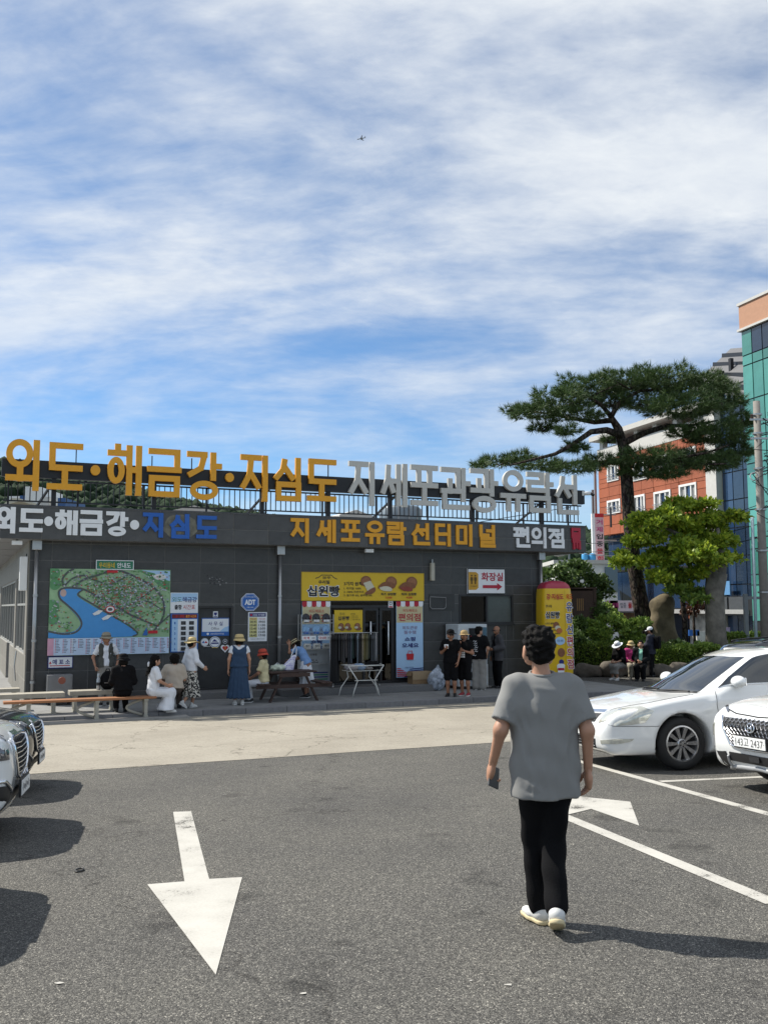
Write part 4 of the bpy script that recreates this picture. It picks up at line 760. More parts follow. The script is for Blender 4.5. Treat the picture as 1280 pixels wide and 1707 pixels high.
def union(P, prims, k):
    d = None
    for p in prims:
        if p[0] == 'x':                        # capsule with a flat, square end at b
            a_, b_ = np.array(p[1], np.float32), np.array(p[2], np.float32); dr = (b_-a_)/np.linalg.norm(b_-a_); e = np.maximum(capsule(P, a_, b_+dr*.12, p[3], p[4]), (P-b_)@dr)
        else: e = ellips(P, *p[1:]) if p[0] == 'e' else capsule(P, *p[1:])
        d = e if d is None else smin(d, e, k)
    return d
def bounds(prims, m=.05):
    lo_, hi = [], []
    for p in prims:
        if p[0] == 'e': c, r = np.array(p[1]), np.array(p[2]); lo_.append(c-r); hi.append(c+r)
        else:
            r = max(p[3], p[4])*max(p[5] if len(p) > 5 else (1,)); a, b = np.array(p[1]), np.array(p[2]); lo_.append(np.minimum(a, b)-r); hi.append(np.maximum(a, b)+r)
    return np.min(lo_, 0)-m, np.max(hi, 0)+m
def blob(prims, h, k=.03, cuts=(), wob=None, extra=None):
    """cuts: (point, normal) keeps the side the normal points away from; wob(P) -> displacement"""
    def f(P):
        d = union(P, prims, k)
        if extra: d = extra(P, d)
        for p, n in cuts: d = np.maximum(d, (P-np.array(p, np.float32))@np.array(n, np.float32))
        if wob: d = d+wob(P)
        return d
    lo_, hi = bounds(prims); return surface_nets(f, lo_, hi, h)
def np_mesh(name, V, F, m=None):
    me = bpy.data.meshes.new(name); me.from_pydata([tuple(v) for v in V], [], [tuple(int(i) for i in q) for q in F]); me.update()
    me.polygons.foreach_set('use_smooth', [True]*len(me.polygons))
    if m: me.materials.append(m)
    return me
def merge(parts):
    Vs, Fs, n = [], [], 0
    for V, F in parts: Vs.append(V); Fs += [tuple(int(i)+n for i in q) for q in F]; n += len(V)
    return np.concatenate(Vs), Fs
# ------------------------------------------------------------------ hands and heads (templates)
def hand_template(curl, h, thumb=.5, spread=.01):
    """right hand, wrist at origin, fingers along -z, palm facing -x, thumb towards +y; returns V, F"""
    pr = [('c', (0, .0, .01), (0, 0, -.045), .026, .034, (.62, 1, 1)), ('c', (0, .012, -.04), (0, .010, -.085), .034, .034, (.5, 1.05, 1)), ('c', (0, -.018, -.05), (0, -.02, -.085), .026, .022, (.55, 1, 1))]
    V, F = blob(pr, h, .02)
    parts = [(V, F)]
    for i, (y, L, r) in enumerate(((.029, .072, .0088), (.010, .080, .0092), (-.009, .075, .0088), (-.027, .060, .0078))):
        c = curl*(1+.12*i); a1, a2, a3 = c*.7, c*1.5, c*2.1; p = np.array([0, y, -.088]); pts = [np.array([0, y*.9, -.066]), p]
        for L_, a in ((L*.45, a1), (L*.32, a2), (L*.25, a3)): p = p+L_*np.array([-math.sin(a), spread*(1-i)*.6, -math.cos(a)]); pts.append(p)
        parts.append(blob([('c', pts[j], pts[j+1], r*(1.05-.06*j), r*(1.0-.07*j)) for j in range(len(pts)-1)], max(h*.75, .0028), .006))
    a = thumb; t0 = np.array([-.006, .024, -.025]); t1 = t0+.04*np.array([-.35, .75*math.cos(a)+.1, -.75]); t2 = t1+.03*np.array([-.45, .25, -.9]); t3 = t2+.024*np.array([-.5, .0, -.9])
    parts.append(blob([('c', t0, t1, .016, .012), ('c', t1, t2, .0115, .010), ('c', t2, t3, .010, .0085)], max(h*.75, .0028), .008))
    return merge(parts)
HAND = {'lo': hand_template(.35, .008), 'lo_curl': hand_template(.95, .008), 'hi': hand_template(.42, .0036), 'hi_grip': hand_template(.85, .0036, .2)}
def head_template(h):
    """chin to crown about 0.225 m, centre at origin, face towards +y"""
    pr = [('e', (0, -.012, .03), (.076, .095, .088)), ('e', (0, .03, -.035), (.056, .062, .072)), ('e', (0, .055, -.085), (.028, .026, .024)), ('c', (-.05, .0, -.06), (.05, .0, -.06), .035, .035),
          ('e', (0, .088, -.022), (.0125, .02, .026)), ('e', (0, .103, -.036), (.0135, .012, .0105)), ('e', (0, .078, .018), (.052, .016, .014)), ('e', (0, .084, -.062), (.022, .011, .007)), ('e', (0, .083, -.072), (.019, .011, .006)),
          ('e', (-.04, .062, -.03), (.022, .022, .02)), ('e', (.04, .062, -.03), (.022, .022, .02)),
          ('e', (-.084, -.004, -.014), (.011, .023, .034)), ('e', (.084, -.004, -.014), (.011, .023, .034)), ('e', (-.080, .004, -.04), (.010, .012, .012)), ('e', (.080, .004, -.04), (.010, .012, .012))]
    def eyes(P, d):
        for sx in (-.031, .031): d = smax(d, -ellips(P, (sx, .098, -.004), (.017, .016, .009)), .01)
        return d
    return blob(pr, h, .022, extra=eyes)
HEAD = {'lo': head_template(.010), 'hi': head_template(.006)}
M_SKIN = mat('skin', (.44, .235, .15), .5, var=.08, scale=20); M_SKINT = mat('skin_tanned', (.30, .145, .085), .5, var=.08, scale=20); M_HAIR = mat('black_hair', (.009, .008, .0075), .6, var=.3, scale=60, bump=.5, bscale=140, spec=.08)
M_EYEW = mat('eye_white', (.6, .58, .55), .3, var=0); M_EYEB = mat('eye_dark', (.012, .008, .006), .15, var=0); M_LIP = mat('lip', (.33, .10, .085), .45, var=.05)
def frame(z, y):
    """columns x, y, z as rotation matrix from an approximate z axis and y hint"""
    z = Vector(z).normalized(); x = Vector(y).cross(z).normalized(); yy = z.cross(x); return np.array([[x.x, yy.x, z.x], [x.y, yy.y, z.y], [x.z, yy.z, z.z]])
JOINTS = dict(pel=(0, 0, .96), che=(0, 0, 1.30), nek=(0, -.01, 1.44), hed=(0, .02, 1.60), shL=(-.175, 0, 1.40), shR=(.175, 0, 1.40), elL=(-.215, -.02, 1.12), elR=(.215, -.02, 1.12), wrL=(-.225, .05, .87), wrR=(.225, .05, .87),
              hiL=(-.085, 0, .90), hiR=(.085, 0, .90), knL=(-.09, .02, .49), knR=(.09, .02, .49), anL=(-.09, -.02, .085), anR=(.09, -.02, .085))
def sit(lean=0, spread=.1, knee=.46, foot=.42, tz=.50):
    dz = tz-.90; J = {}
    for k, v in JOINTS.items():
        if k[:2] in ('kn', 'an'): continue
        x, y, z = v; z2 = z-.90; J[k] = (x, y+z2*math.sin(lean), tz+z2*math.cos(lean))
    for s, q in (('L', -1), ('R', 1)):
        J['kn'+s] = (q*spread, .42, knee); J['an'+s] = (q*spread, foot, .085); x, y, z = J['sh'+s]
        J['el'+s] = (q*.23, y+.02, z-.27); J['wr'+s] = (q*.1, y+.24, z-.36)
    return J
def person(label, loc, yaw, J=None, s=1.0, skin=None, wear=(), hair='short', hat=None, group=None, hi=False, girth=1.0, shoes=None, look=0, nod=0, hands=('lo', 'lo'), face=True, cat='person', hair_m=None, hh=None, extra_hand=None):
    """wear: list of garments (kind, material, options)"""
    J = dict(JOINTS, **(J or {})); skin = skin or M_SKIN; g = girth; h = hh or (.011 if hi else .02); V3 = lambda k: np.array(J[k], float)
    root = empty('person', loc, yaw, label, cat, group); root.scale = (s, s, s)
    arms = []; legs = []; torso = [('c', V3('pel')+(0, 0, -.03), V3('pel')+(V3('che')-V3('pel'))*.4, .098*g, .09*g, (1.5, 1, 1)), ('c', V3('pel')+(V3('che')-V3('pel'))*.45, V3('che'), .092*g, .104*g, (1.45, 1, 1)), ('c', V3('shL')+(V3('shR')-V3('shL'))*.18, V3('shL')+(V3('shR')-V3('shL'))*.82, .062, .062)]
    neck = [('c', V3('nek')+(0, 0, -.04), V3('hed')+(0, -.02, -.05), .054, .05)]
    for q in 'LR':
        arms += [('c', V3('sh'+q), V3('el'+q), .05*g, .039*g), ('c', V3('el'+q), V3('wr'+q), .039*g, .026)]
        legs += [('c', V3('hi'+q), V3('kn'+q), .083*g, .055*g), ('c', V3('kn'+q), V3('kn'+q)+(V3('an'+q)-V3('kn'+q))*.35, .053*g, .056*g), ('c', V3('kn'+q)+(V3('an'+q)-V3('kn'+q))*.35, V3('an'+q), .056*g, .036)]
    parts = [blob(torso+neck+arms+legs, max(h, .014), .035)]
    # head
    Rh = np.array((Matrix.Rotation(look, 3, 'Z') @ Matrix.Rotation(-nod, 3, 'X')))
    hv, hf = HEAD['hi' if hi else 'lo']; parts.append((hv@Rh.T+V3('hed'), hf))
    for q, sg, ty in (('L', -1, hands[0]), ('R', 1, hands[1])):
        d = V3('wr'+q)-V3('el'+q); R = frame(-d, (0, 1, .15)); v, f = HAND[ty]; v = v.copy()
        if sg < 0: v[:, 0] *= -1; f = [tuple(x)[::-1] for x in f]
        parts.append((v@R.T+V3('wr'+q), f))
    V, F = merge(parts); body = link('body', np_mesh('body', V, F, skin), None, root)
    X = lambda p: Vector(Rh@np.array(p)+V3('hed'))
    if face:
        mb = MB()
        for sx in (-.031, .031): mb.lathe([(0, .0085), (.006, .006), (.0085, 0), (.006, -.006), (0, -.0085)], 10, 0, Matrix.Translation(X((sx, .083, -.004)))); mb.lathe([(0, .004), (.003, .003), (.0042, 0), (0, -.004)], 8, 1, Matrix.Translation(X((sx, .0905, -.004))))
        mb.build('eyes', [M_EYEW, M_EYEB], root, smooth=True)
        mb = MB()
        for sx in (-1, 1): mb.tube([X((sx*.014, .094, .015)), X((sx*.032, .092, .02)), X((sx*.05, .076, .014))], [.003, .0035, .002], 6)
        mb.build('eyebrows', M_HAIR, root)
        MB().tube([X((-.02, .087, -.067)), X((0, .095, -.066)), X((.02, .087, -.067))], [.003, .0052, .003], 6).build('lips', M_LIP, root, smooth=True)
    # hair
    hm = hair_m or M_HAIR
    def hairblob(prims, cut, wobs=.004, hs=None):
        pr = []
        for p in prims: pr.append(p)
        rw = np.random.default_rng(4); dw = rw.normal(0, 1, (9, 3)); dw = dw/np.linalg.norm(dw, axis=1)[:, None]*rw.uniform(70, 190, (9, 1)); pw = rw.uniform(0, 6.3, 9)
        def w(P): return wobs*.42*sum(np.sin(P@dw[i].astype(np.float32)+pw[i]+1.3*np.sin(P@dw[(i+3) % 9].astype(np.float32)*.45)) for i in range(9))
        def ex(P, d):
            for sx in (-1, 1): d = np.maximum(d, .036-np.linalg.norm((P-np.array([sx*.095, .004, -.018], np.float32))*np.array([1, .95, .8], np.float32), axis=1)) if hair in ('short', 'curly') else d
            for c, n in cut: d = np.maximum(d, (P-np.array(c, np.float32))@np.array(n, np.float32))
            return d
        v, f = blob(pr, hs or (.006 if hi else .012), .02, wob=w, extra=ex); return link('hair', np_mesh('hair', v@Rh.T+V3('hed'), f, hm), None, root)
    if hair == 'short': hairblob([('e', (0, -.02, .042), (.088, .102, .09)), ('e', (0, -.05, -.01), (.08, .06, .075))], [((0, .055, .03), (0, .8, -.6)), ((0, .0, -.065), (0, .5, -.9))])
    elif hair == 'curly':
        hairblob([('e', (0, -.022, .045), (.092, .104, .092)), ('e', (0, -.05, -.02), (.082, .062, .07)), ('e', (0, .05, .085), (.075, .055, .05)), ('e', (-.045, -.03, .105), (.035, .04, .03)), ('e', (.03, -.06, .1), (.04, .04, .036)), ('e', (.045, .01, .10), (.03, .035, .036)), ('e', (-.01, .02, .115), (.035, .035, .028)), ('e', (-.06, .03, .085), (.026, .03, .03)), ('e', (.0, -.075, .085), (.04, .03, .03))], [((0, .075, .03), (0, .8, -.6)), ((0, .0, -.075), (0, .35, -.94))], .0045, .005)
    elif hair == 'bob': hairblob([('e', (0, -.02, .04), (.092, .105, .092)), ('e', (-.06, -.02, -.05), (.04, .07, .08)), ('e', (.06, -.02, -.05), (.04, .07, .08)), ('e', (0, -.06, -.04), (.08, .06, .08))], [((0, .06, .03), (0, .8, -.6))])
    elif hair in ('long', 'afro'):
        pr = [('e', (0, -.02, .04), (.094, .108, .095)), ('e', (0, -.06, -.05), (.085, .065, .1))]
        if hair == 'long': pr += [('c', (-.03, -.10, -.06), (-.05, -.155, -.36), .065, .035, (1.1, .7, 1)), ('c', (.04, -.10, -.06), (.05, -.15, -.42), .06, .025, (1.1, .7, 1)), ('c', (-.07, -.03, -.06), (-.09, -.0, -.30), .035, .015), ('c', (.07, -.03, -.06), (.09, .02, -.26), .03, .012)]
        else: pr = [('e', (0, -.025, .03), (.115, .12, .11)), ('e', (0, -.05, -.03), (.1, .08, .08))]
        hairblob(pr, [((0, .06, .03), (0, .85, -.5))], .008)
    elif hair == 'bald': hairblob([('e', (0, -.03, .0), (.083, .092, .05))], [((0, .0, .03), (0, .6, -.8)), ((0, 0, .035), (0, 0, 1)), ((0, .01, 0), (0, 1, 0))], .002)
    # hats: (kind, material, tilt)
    if hat:
        kind, hm_, tilt = hat[0], hat[1], (hat[2] if len(hat) > 2 else 0); MH = Matrix.Translation(Vector(V3('hed'))) @ Matrix.Rotation(look, 4, 'Z') @ Matrix.Rotation(-nod+tilt, 4, 'X') @ Matrix.Translation((0, -.012, .045)); mb = MB()
        if kind == 'cap':
            mb.lathe([(.102, -.015), (.105, .02), (.096, .06), (.07, .09), (.03, .103), (0, .105)], 20, 0, MH); vs = []; n = 12
            for j, (rr_, zz) in enumerate(((.1, .0), (.15, -.008), (.185, -.022))):
                for i in range(n+1): t = math.pi*(.16+.68*i/n); vs.append(MH @ Vector((rr_*math.cos(t)*.92, rr_*math.sin(t)+(.0 if j == 0 else .012), zz)))
            nn = len(vs); vs += [v+Vector((0, 0, -.006)) for v in vs]; fs = [(j*(n+1)+i, j*(n+1)+i+1, (j+1)*(n+1)+i+1, (j+1)*(n+1)+i) for j in range(2) for i in range(n)]; mb.add(vs, fs+[tuple(q+nn for q in f)[::-1] for f in fs], 0); mb.lathe([(0, .112), (.008, .108), (.0, .104)], 8, 0, MH)
            o = mb.build('cap', hm_, root, smooth=True)
        else:
            br, dr, cr = {'bucket': (.155, -.05, .10), 'sun': (.195, -.035, .10), 'cloche': (.15, -.065, .108)}[kind]
            prof = [(cr-.004, -.02), (br, dr), (br+.004, dr+.004), (cr+.01, -.005), (cr+.006, .03), (cr-.006, .075), (cr-.028, .097), (cr-.06, .105), (0, .107)]
            pr2 = []
            for (r0, z0), (r1, z1) in zip(prof[:-1], prof[1:]):
                for t in (0, .33, .66): pr2.append((r0+(r1-r0)*t, z0+(z1-z0)*t))
            pr2.append(prof[-1]); n0 = len(mb.v); mb.lathe(pr2, 28, 0, MH)
            if len(hat) > 3: mb.m = [1 if ((k // 28) % 4 in (0, 1)) else 0 for k in range(len(mb.f))]
            for i, v in enumerate(mb.v):
                p = MH.inverted() @ Vector(v); r = math.hypot(p.x, p.y)
                if r > .12: p.z += (r-.11)*.22*math.sin(2.2*math.atan2(p.y, p.x)+1)
                mb.v[i] = tuple(MH @ p)
            o = mb.build('hat', [hm_, hat[3]] if len(hat) > 3 else hm_, root, smooth=True)
            if len(hat) <= 3: MB().lathe([(cr+.013, -.004), (cr+.014, .012), (cr+.010, .028)], 28, 0, MH).build('hat_band', mat('hat_band_'+hm_.name, tuple(c*.45 for c in hm_.node_tree.nodes['Principled BSDF'].inputs['Base Color'].default_value[:3]), .8), root, smooth=True)
    # clothing
    ts = 1.44 if hi else 1.5
    tp = lambda off, g2=1.0: [('c', torso[0][1], torso[0][2], torso[0][3]*g2+off*.6, torso[0][4]*g2+off*.6, (ts, 1.05, 1)), ('c', torso[1][1], torso[1][2], torso[1][3]*g2+off*.6, torso[1][4]+off*.7, (1.45, 1.05, 1)), ('c', torso[2][1], torso[2][2], .062+off*.8, .062+off*.8)]
    ud = (V3('che')-V3('pel')); ud = ud/np.linalg.norm(ud); hg = h*.9
    for wr in wear:
        kind, m = wr[0], wr[1]; o = wr[2] if len(wr) > 2 else {}; off = o.get('off', .018); nm = o.get('name', kind); fa = o.get('fold', .005); ph = random.uniform(0, 6)
        def folds(P, fa=fa, ph=ph, o=o):
            r = 0
            for (x0_, z0_, x1_, z1_, am, wd2) in o.get('lines', ()):   # creases running over the back
                e_ = np.array([x1_-x0_, z1_-z0_]); q_ = P[:, [0, 2]]-np.array([x0_, z0_], np.float32); t_ = np.clip(q_@e_/(e_@e_), 0, 1); dd = np.linalg.norm(q_-t_[:, None]*e_+np.stack([.006*np.sin(t_*7+x0_*40), 0*t_], 1), axis=1)
                r = r-am*np.exp(-(dd/wd2)**2)*np.sin(np.pi*np.clip(t_, .03, .97))**.5*(P[:, 1] < .05)
            return r+ fa*(np.sin(P[:, 0]*31+P[:, 2]*9+ph)*np.sin(P[:, 1]*27+P[:, 2]*5+ph*2)+.6*np.sin(P[:, 2]*38+P[:, 0]*17+P[:, 1]*13+ph)+o.get('fine', .3)*np.sin(P[:, 0]*72+1.6*np.sin(P[:, 2]*9+ph)+P[:, 2]*14)*np.sin(P[:, 2]*6+P[:, 0]*11+ph))
        if kind in ('shirt', 'jacket', 'vest', 'dress_top'):
            hem = o.get('hem', -.06); sl = o.get('sleeve', .62); pr = tp(off); low = V3('pel')+ud*hem
            pr.append(('c', V3('pel')+ud*.05, low, .1*g+off*.7, .104*g+off, (ts, 1.05, 1)))
            if hi: pr.append(('c', V3('che')-ud*.05, low+ud*.02, .112*g+off*.6, .108*g+off*.9, (1.43, 1.05, 1)))
            cuts = [(low, -ud)]
            if sl > 0:
                for q in 'LR':
                    a, b, c = V3('sh'+q), V3('el'+q), V3('wr'+q)
                    if sl <= 1: pr.append(('x', a, a+(b-a)*sl, .050*g+off*.7, .048*g+off*1.15))
                    else: pr += [('c', a, b, .053*g+off*.8, .042*g+off), ('c', b, b+(c-b)*(sl-1), .042*g+off, .03+off)]
            ncut = V3('nek')+np.array((0, .0, .0))
            def ex(P, d, neck_r=o.get('neck', .068)): return np.maximum(d, -(np.linalg.norm((P-(V3('nek')+np.array([0, .02, .045])).astype(np.float32))*np.array([1, 1, .9], np.float32), axis=1)-neck_r))
            def ex2(P, d):
                d = ex(P, d)
                if kind in ('jacket', 'vest'):          # open front
                    wv = o.get('open', .05); d = np.maximum(d, np.minimum(wv-np.abs(P[:, 0]), (P[:, 1]-.02))*1.0*np.where((P[:, 1] > .02), 1, -1)) if False else np.maximum(d, -np.maximum(np.abs(P[:, 0])-wv, .02-P[:, 1]))
                return d
            v, f = blob(pr, hg, o.get('k', .045), cuts, folds, ex2); link(nm, np_mesh(nm, v, f, m), None, root)
        elif kind in ('pants', 'shorts'):
            L_ = o.get('len', .95 if kind == 'pants' else .48); wd_ = o.get('flare', 0); pr = [('c', V3('pel')+(0, 0, .04), V3('pel')+(0, 0, -.06), .098*g+off*.6, .1*g+off*.7, (1.45, 1.05, 1))]
            for q in 'LR':
                a, b, c = V3('hi'+q), V3('kn'+q), V3('an'+q); pr.append(('c', a, b if L_ > .5 else a+(b-a)*L_*2, .086*g+off*.8, .06*g+off+wd_*.5))
                if L_ > .5: pr.append(('c', b, b+(c-b)*min(1, (L_-.5)*2.05), .06*g+off+wd_*.5, .042*g+off*1.1+wd_))
            v, f = blob(pr, hg, .02, [(V3('pel')+ud*.1, ud)], folds); link(nm, np_mesh(nm, v, f, m), None, root)
        elif kind == 'skirt':
            zt = o.get('top', .06); hem = o.get('hem', .3); rr0 = .1*g+off*.5; rr1 = o.get('r', .25); a = V3('pel')+ud*zt; b = o.get('to'); b = np.array(b) if b is not None else np.array([V3('pel')[0], V3('pel')[1], hem])
            if o.get('seat'):
                kn = (V3('knL')+V3('knR'))/2+np.array((0, .0, .01)); pr = [('c', a, V3('pel')+(0, 0, -.02), rr0, rr0*1.1, (1.5, 1.1, 1)), ('c', V3('hiL'), V3('knL'), .11, .095), ('c', V3('hiR'), V3('knR'), .11, .095), ('c', (V3('hiL')+V3('hiR'))/2, kn, .1, .09, (1.3, 1, 1)), ('c', kn+(0, .0, -.02), b, .11, rr1, (1.4, .8, 1))]; cuts = [(b, (0, 0, -1))]; kk = .06
            else: pr = [('c', a, b+(0, 0, -rr1*.7), rr0*1.02, rr1, (1.28, 1, 1))]; cuts = [(b, (0, 0, -1)), (a, ud)]; kk = .03
            pl = o.get('pleat', .012); npl = o.get('n', 13)
            def wv(P, pl=pl, c=a, z0=a[2], npl=npl): return pl*np.clip((z0-P[:, 2])/.5, 0, 1)*np.sin(npl*np.arctan2(P[:, 0]-c[0], P[:, 1]-c[1]))
            v, f = blob(pr, hg, kk, cuts, (lambda P: wv(P)+folds(P, .003)) if not o.get('seat') else folds); link(nm, np_mesh(nm, v, f, m), None, root)
    # shoes
    if shoes:
        sm, so2 = shoes[0], shoes[1]; sc_ = 1.0
        for q, sg in (('L', -1), ('R', 1)):
            a = V3('an'+q); toe = J.get('to'+q); d = np.array(toe)-a if toe is not None else np.array([sg*.03, .16, -.055]); d = np.array(d, float); fw = Vector((d[0], d[1], 0)).normalized(); tilt = J.get('ft'+q, 0)
            Mx = Matrix.Translation(Vector(a)) @ Matrix.Rotation(math.atan2(-fw.x, fw.y), 4, 'Z') @ Matrix.Rotation(tilt, 4, 'X'); hs_ = .006 if hi else .012
            up = [('c', (0, -.03, -.035), (0, .06, -.045), .04, .038, (.95, 1, .95)), ('c', (0, .06, -.05), (0, .135, -.056), .038, .03, (1.1, 1, .85)), ('c', (0, -.02, -.03), (0, -.01, .02), .04, .038)]
            v, f = blob(up, hs_, .03, [((0, 0, -.066), (0, 0, -1))]); me = np_mesh('shoe', np.array([Mx @ Vector(p) for p in v]), f, sm); so3 = link('shoe', me, None, root)
            pr = [('c', (0, -.035, -.072), (0, .06, -.072), .043, .041, (.98, 1, 1)), ('c', (0, .06, -.072), (0, .137, -.07), .042, .036, (1.08, 1, 1))]
            v, f = blob(pr, hs_, .02, [((0, 0, -.062), (0, 0, 1)), ((0, 0, -.0875), (0, 0, -1))]); link('sole', np_mesh('sole', np.array([Mx @ Vector(p) for p in v]), f, so2), None, so3)
    return root
# ------------------------------------------------------------------ people
R_ = math.radians
M_GTEE = mat('grey_cotton', (.235, .235, .228), .95, var=.03, scale=9, bump=.15, bscale=420, spec=.2); M_BLKC = mat('black_cotton', (.0055, .0055, .0065), .9, var=.25, scale=8, bump=.2, bscale=200, spec=.15)
M_WHC = mat('white_cotton', (.66, .68, .72), .8, var=.06, scale=9, bump=.2, bscale=120); M_CREAMC = mat('cream_cotton', (.56, .50, .30), .8, var=.08); M_BEIGEC = mat('beige_cotton', (.42, .36, .29), .85, var=.1)
M_NAVYC = mat('navy_denim', (.022, .052, .105), .85, var=.15, scale=12); M_BLUEC = mat('pale_blue_cotton', (.15, .27, .50), .85, var=.08); M_KHAKI = mat('khaki_cotton', (.26, .235, .18), .85, var=.12); M_STRAW = mat('straw', (.55, .42, .20), .8, var=.2, scale=40)
M_VEST = mat('fishing_vest', (.05, .052, .046), .8, var=.4, scale=14); M_GREYC = mat('grey_trousers', (.25, .24, .22), .85, var=.1); M_JKT = mat('charcoal_jacket', (.045, .045, .05), .8, var=.15); M_REDC = mat('red_hat', (.45, .055, .03), .8, var=.08); M_PINK = mat('pink_cotton', (.45, .03, .17), .8, var=.08); M_MINT = mat('mint_cotton', (.25, .55, .42), .8); M_BROWNC = mat('brown_cotton', (.07, .05, .04), .85)
M_SHW = mat('white_leather', (.62, .62, .60), .5, var=.08); M_SOLE = mat('cream_sole', (.60, .50, .30), .7, var=.1); M_SHB = mat('black_shoe', (.015, .015, .016), .5); M_SHR = mat('red_shoe', (.28, .02, .03), .6); M_SOLEW = mat('white_sole', (.65, .65, .63), .6); M_SILV = mat('silver_fabric', (.42, .43, .44), .4, .3)
def patt(N, L, b):
    t = N.new('ShaderNodeTexCoord'); v = N.new('ShaderNodeTexVoronoi'); v.inputs['Scale'].default_value = 30; L.new(t.outputs['Object'], v.inputs['Vector'])
    r = N.new('ShaderNodeValToRGB'); r.color_ramp.interpolation = 'CONSTANT'; L.new(v.outputs['Color'], r.inputs[0]); r.color_ramp.elements[0].color = (.02, .02, .022, 1); r.color_ramp.elements[1].position = .5; r.color_ramp.elements[1].color = (.55, .53, .47, 1); L.new(r.outputs[0], b.inputs['Base Color']); b.inputs['Roughness'].default_value = .85
M_PATT = gmat('black_white_print', patt)
# the walking man in the foreground
mp = Vector((.935, 5.72, 0)); mp.z = gz(mp.x, mp.y)
MJ = dict(pel=(.0, 0, .95), che=(-.005, .01, 1.29), nek=(-.005, .0, 1.445), hed=(-.022, .03, 1.595), shL=(-.180, .0, 1.375), shR=(.168, .0, 1.372), elL=(-.262, -.06, 1.135), wrL=(-.300, .05, .925), elR=(.238, -.06, 1.13), wrR=(.250, -.0, .895),
          hiL=(-.075, 0, .89), hiR=(.075, 0, .89), knL=(-.050, .13, .49), knR=(.048, .06, .47), anL=(-.030, .13, .088), anR=(.030, -.125, .150), toL=(-.10, .29, 0), ftL=.0, ftR=-.45, toR=(.065, .08, 0))
man = person('man in a grey T-shirt and black trousers walking away, phone in hand', mp, 0, MJ, 1.0, M_SKIN, [
    ('pants', M_BLKC, dict(off=.010, len=.975, flare=.012, fold=.004, name='trousers')), ('shirt', M_GTEE, dict(off=.026, hem=-.205, sleeve=.80, fold=.0035, fine=.5, k=.06, lines=((-.16, 1.28, -.09, 1.02, .009, .014), (-.125, 1.25, -.10, .95, -.008, .012), (-.15, 1.10, -.11, .78, .009, .016), (-.10, .92, -.08, .74, .008, .013), (.14, 1.27, .10, 1.0, .009, .014), (.12, 1.1, .13, .8, -.007, .014), (.03, 1.2, .045, .80, .006, .016), (-.03, 1.0, -.02, .75, .006, .014), (-.14, .85, -.04, .80, .006, .010), (-.15, .81, -.06, .77, -.006, .009), (-.08, 1.38, .06, 1.36, .006, .012), (-.10, 1.33, -.02, 1.20, .006, .014), (.12, 1.34, .04, 1.2, .006, .014), (-.24, 1.27, -.20, 1.17, .008, .010), (-.21, 1.30, -.20, 1.20, -.008, .009), (.20, 1.28, .22, 1.18, .008, .010)), neck=.062, name='tshirt'))],
    'curly', None, None, True, .97, (M_SHW, M_SOLE), .12, 0, ('hi_grip', 'hi'))
# cream midsole block under the raised heel and silver overlays read as trainers
mb = MB(); nk = Vector((-.006, .012, 1.452)); mb.tube([nk+Vector((.072*math.cos(t), .066*math.sin(t), .012*math.sin(t))) for t in [2*math.pi*i/24 for i in range(25)]], .010, 6, cap=False); mb.build('collar', M_GTEE, man, smooth=True)
ph = empty('mobile_phone', mp+Vector((-.292, .075, .845)), 0, 'dark mobile phone held in the left hand of the walking man', 'phone'); ph.rotation_euler = (R_(-35), R_(25), R_(20))
MB().bbox(-.036, .036, -.005, .005, -.07, .07, .004).build('phone_case', mat('phone_grey', (.05, .055, .06), .35), ph); MB().bbox(-.03, -.004, -.0075, -.0052, .03, .06, .001).build('camera_bump', M_BLACK, ph)
def at_px(px, b): p = W(px, 1100, b); return bw(p.x, b, SIDE)
person('person in a bucket hat and dark fishing vest standing behind the benches', at_px(177, 2.0), R_(-160), dict(elL=(-.30, -.06, 1.15), wrL=(-.24, .08, .93), elR=(.29, -.05, 1.15), wrR=(.24, .08, .93)), 1.0, M_SKINT,
    [('pants', M_GREYC, {}), ('shirt', M_WHC, dict(off=.014, sleeve=.75, hem=-.02)), ('vest', M_VEST, dict(off=.03, sleeve=0, hem=-.04, open=.055, neck=.1))], 'short', ('bucket', M_KHAKI), look=R_(25), shoes=(M_SHB, M_SOLEW), hands=('lo_curl', 'lo_curl'))
SJ = sit(.10, .11, .44, .40, .375+.02)
def seatJ(tz, lean=.08, **k): J = sit(lean, .10, tz-.03, .36, tz); J.update({q: v for q, v in k.items()}); return J
person('person in black with a wide black hat sitting on the plank bench, back turned', at_px(207, .08), R_(22), seatJ(.47, .12), 1.0, M_SKIN, [('pants', M_BLKC, {}), ('shirt', M_BLKC, dict(off=.035, sleeve=1.7, hem=-.03))], 'bob', ('bucket', M_BLKC), shoes=(M_SHB, M_SHB), girth=1.05)
J = seatJ(.47, .05); J['wrL'] = (-.12, .34, .60); J['elL'] = (-.22, .12, .72); J['wrR'] = (.10, .34, .60); J['elR'] = (.22, .10, .72)
w3 = person('woman with long black hair in a white dress sitting at the bench end', at_px(256, -.02), R_(-62), J, .98, M_SKIN, [('skirt', M_WHC, dict(seat=True, to=(.0, .30, .06), r=.24, name='dress_skirt')), ('shirt', M_WHC, dict(off=.028, sleeve=.85, hem=-.03, name='dress_top'))], 'long', shoes=(M_SHW, M_SOLEW), nod=.1)
MB().lathe([(0, .06), (.03, .03), (.035, 0), (.03, -.05), (0, -.08)], 10).build('hair_bow', M_WHC, w3, (.0, -.10, 1.10))
J = seatJ(.47, .18); J['wrR'] = (.15, .40, .62); J['wrL'] = (-.2, .36, .60); J['elL'] = (-.3, .12, .72)
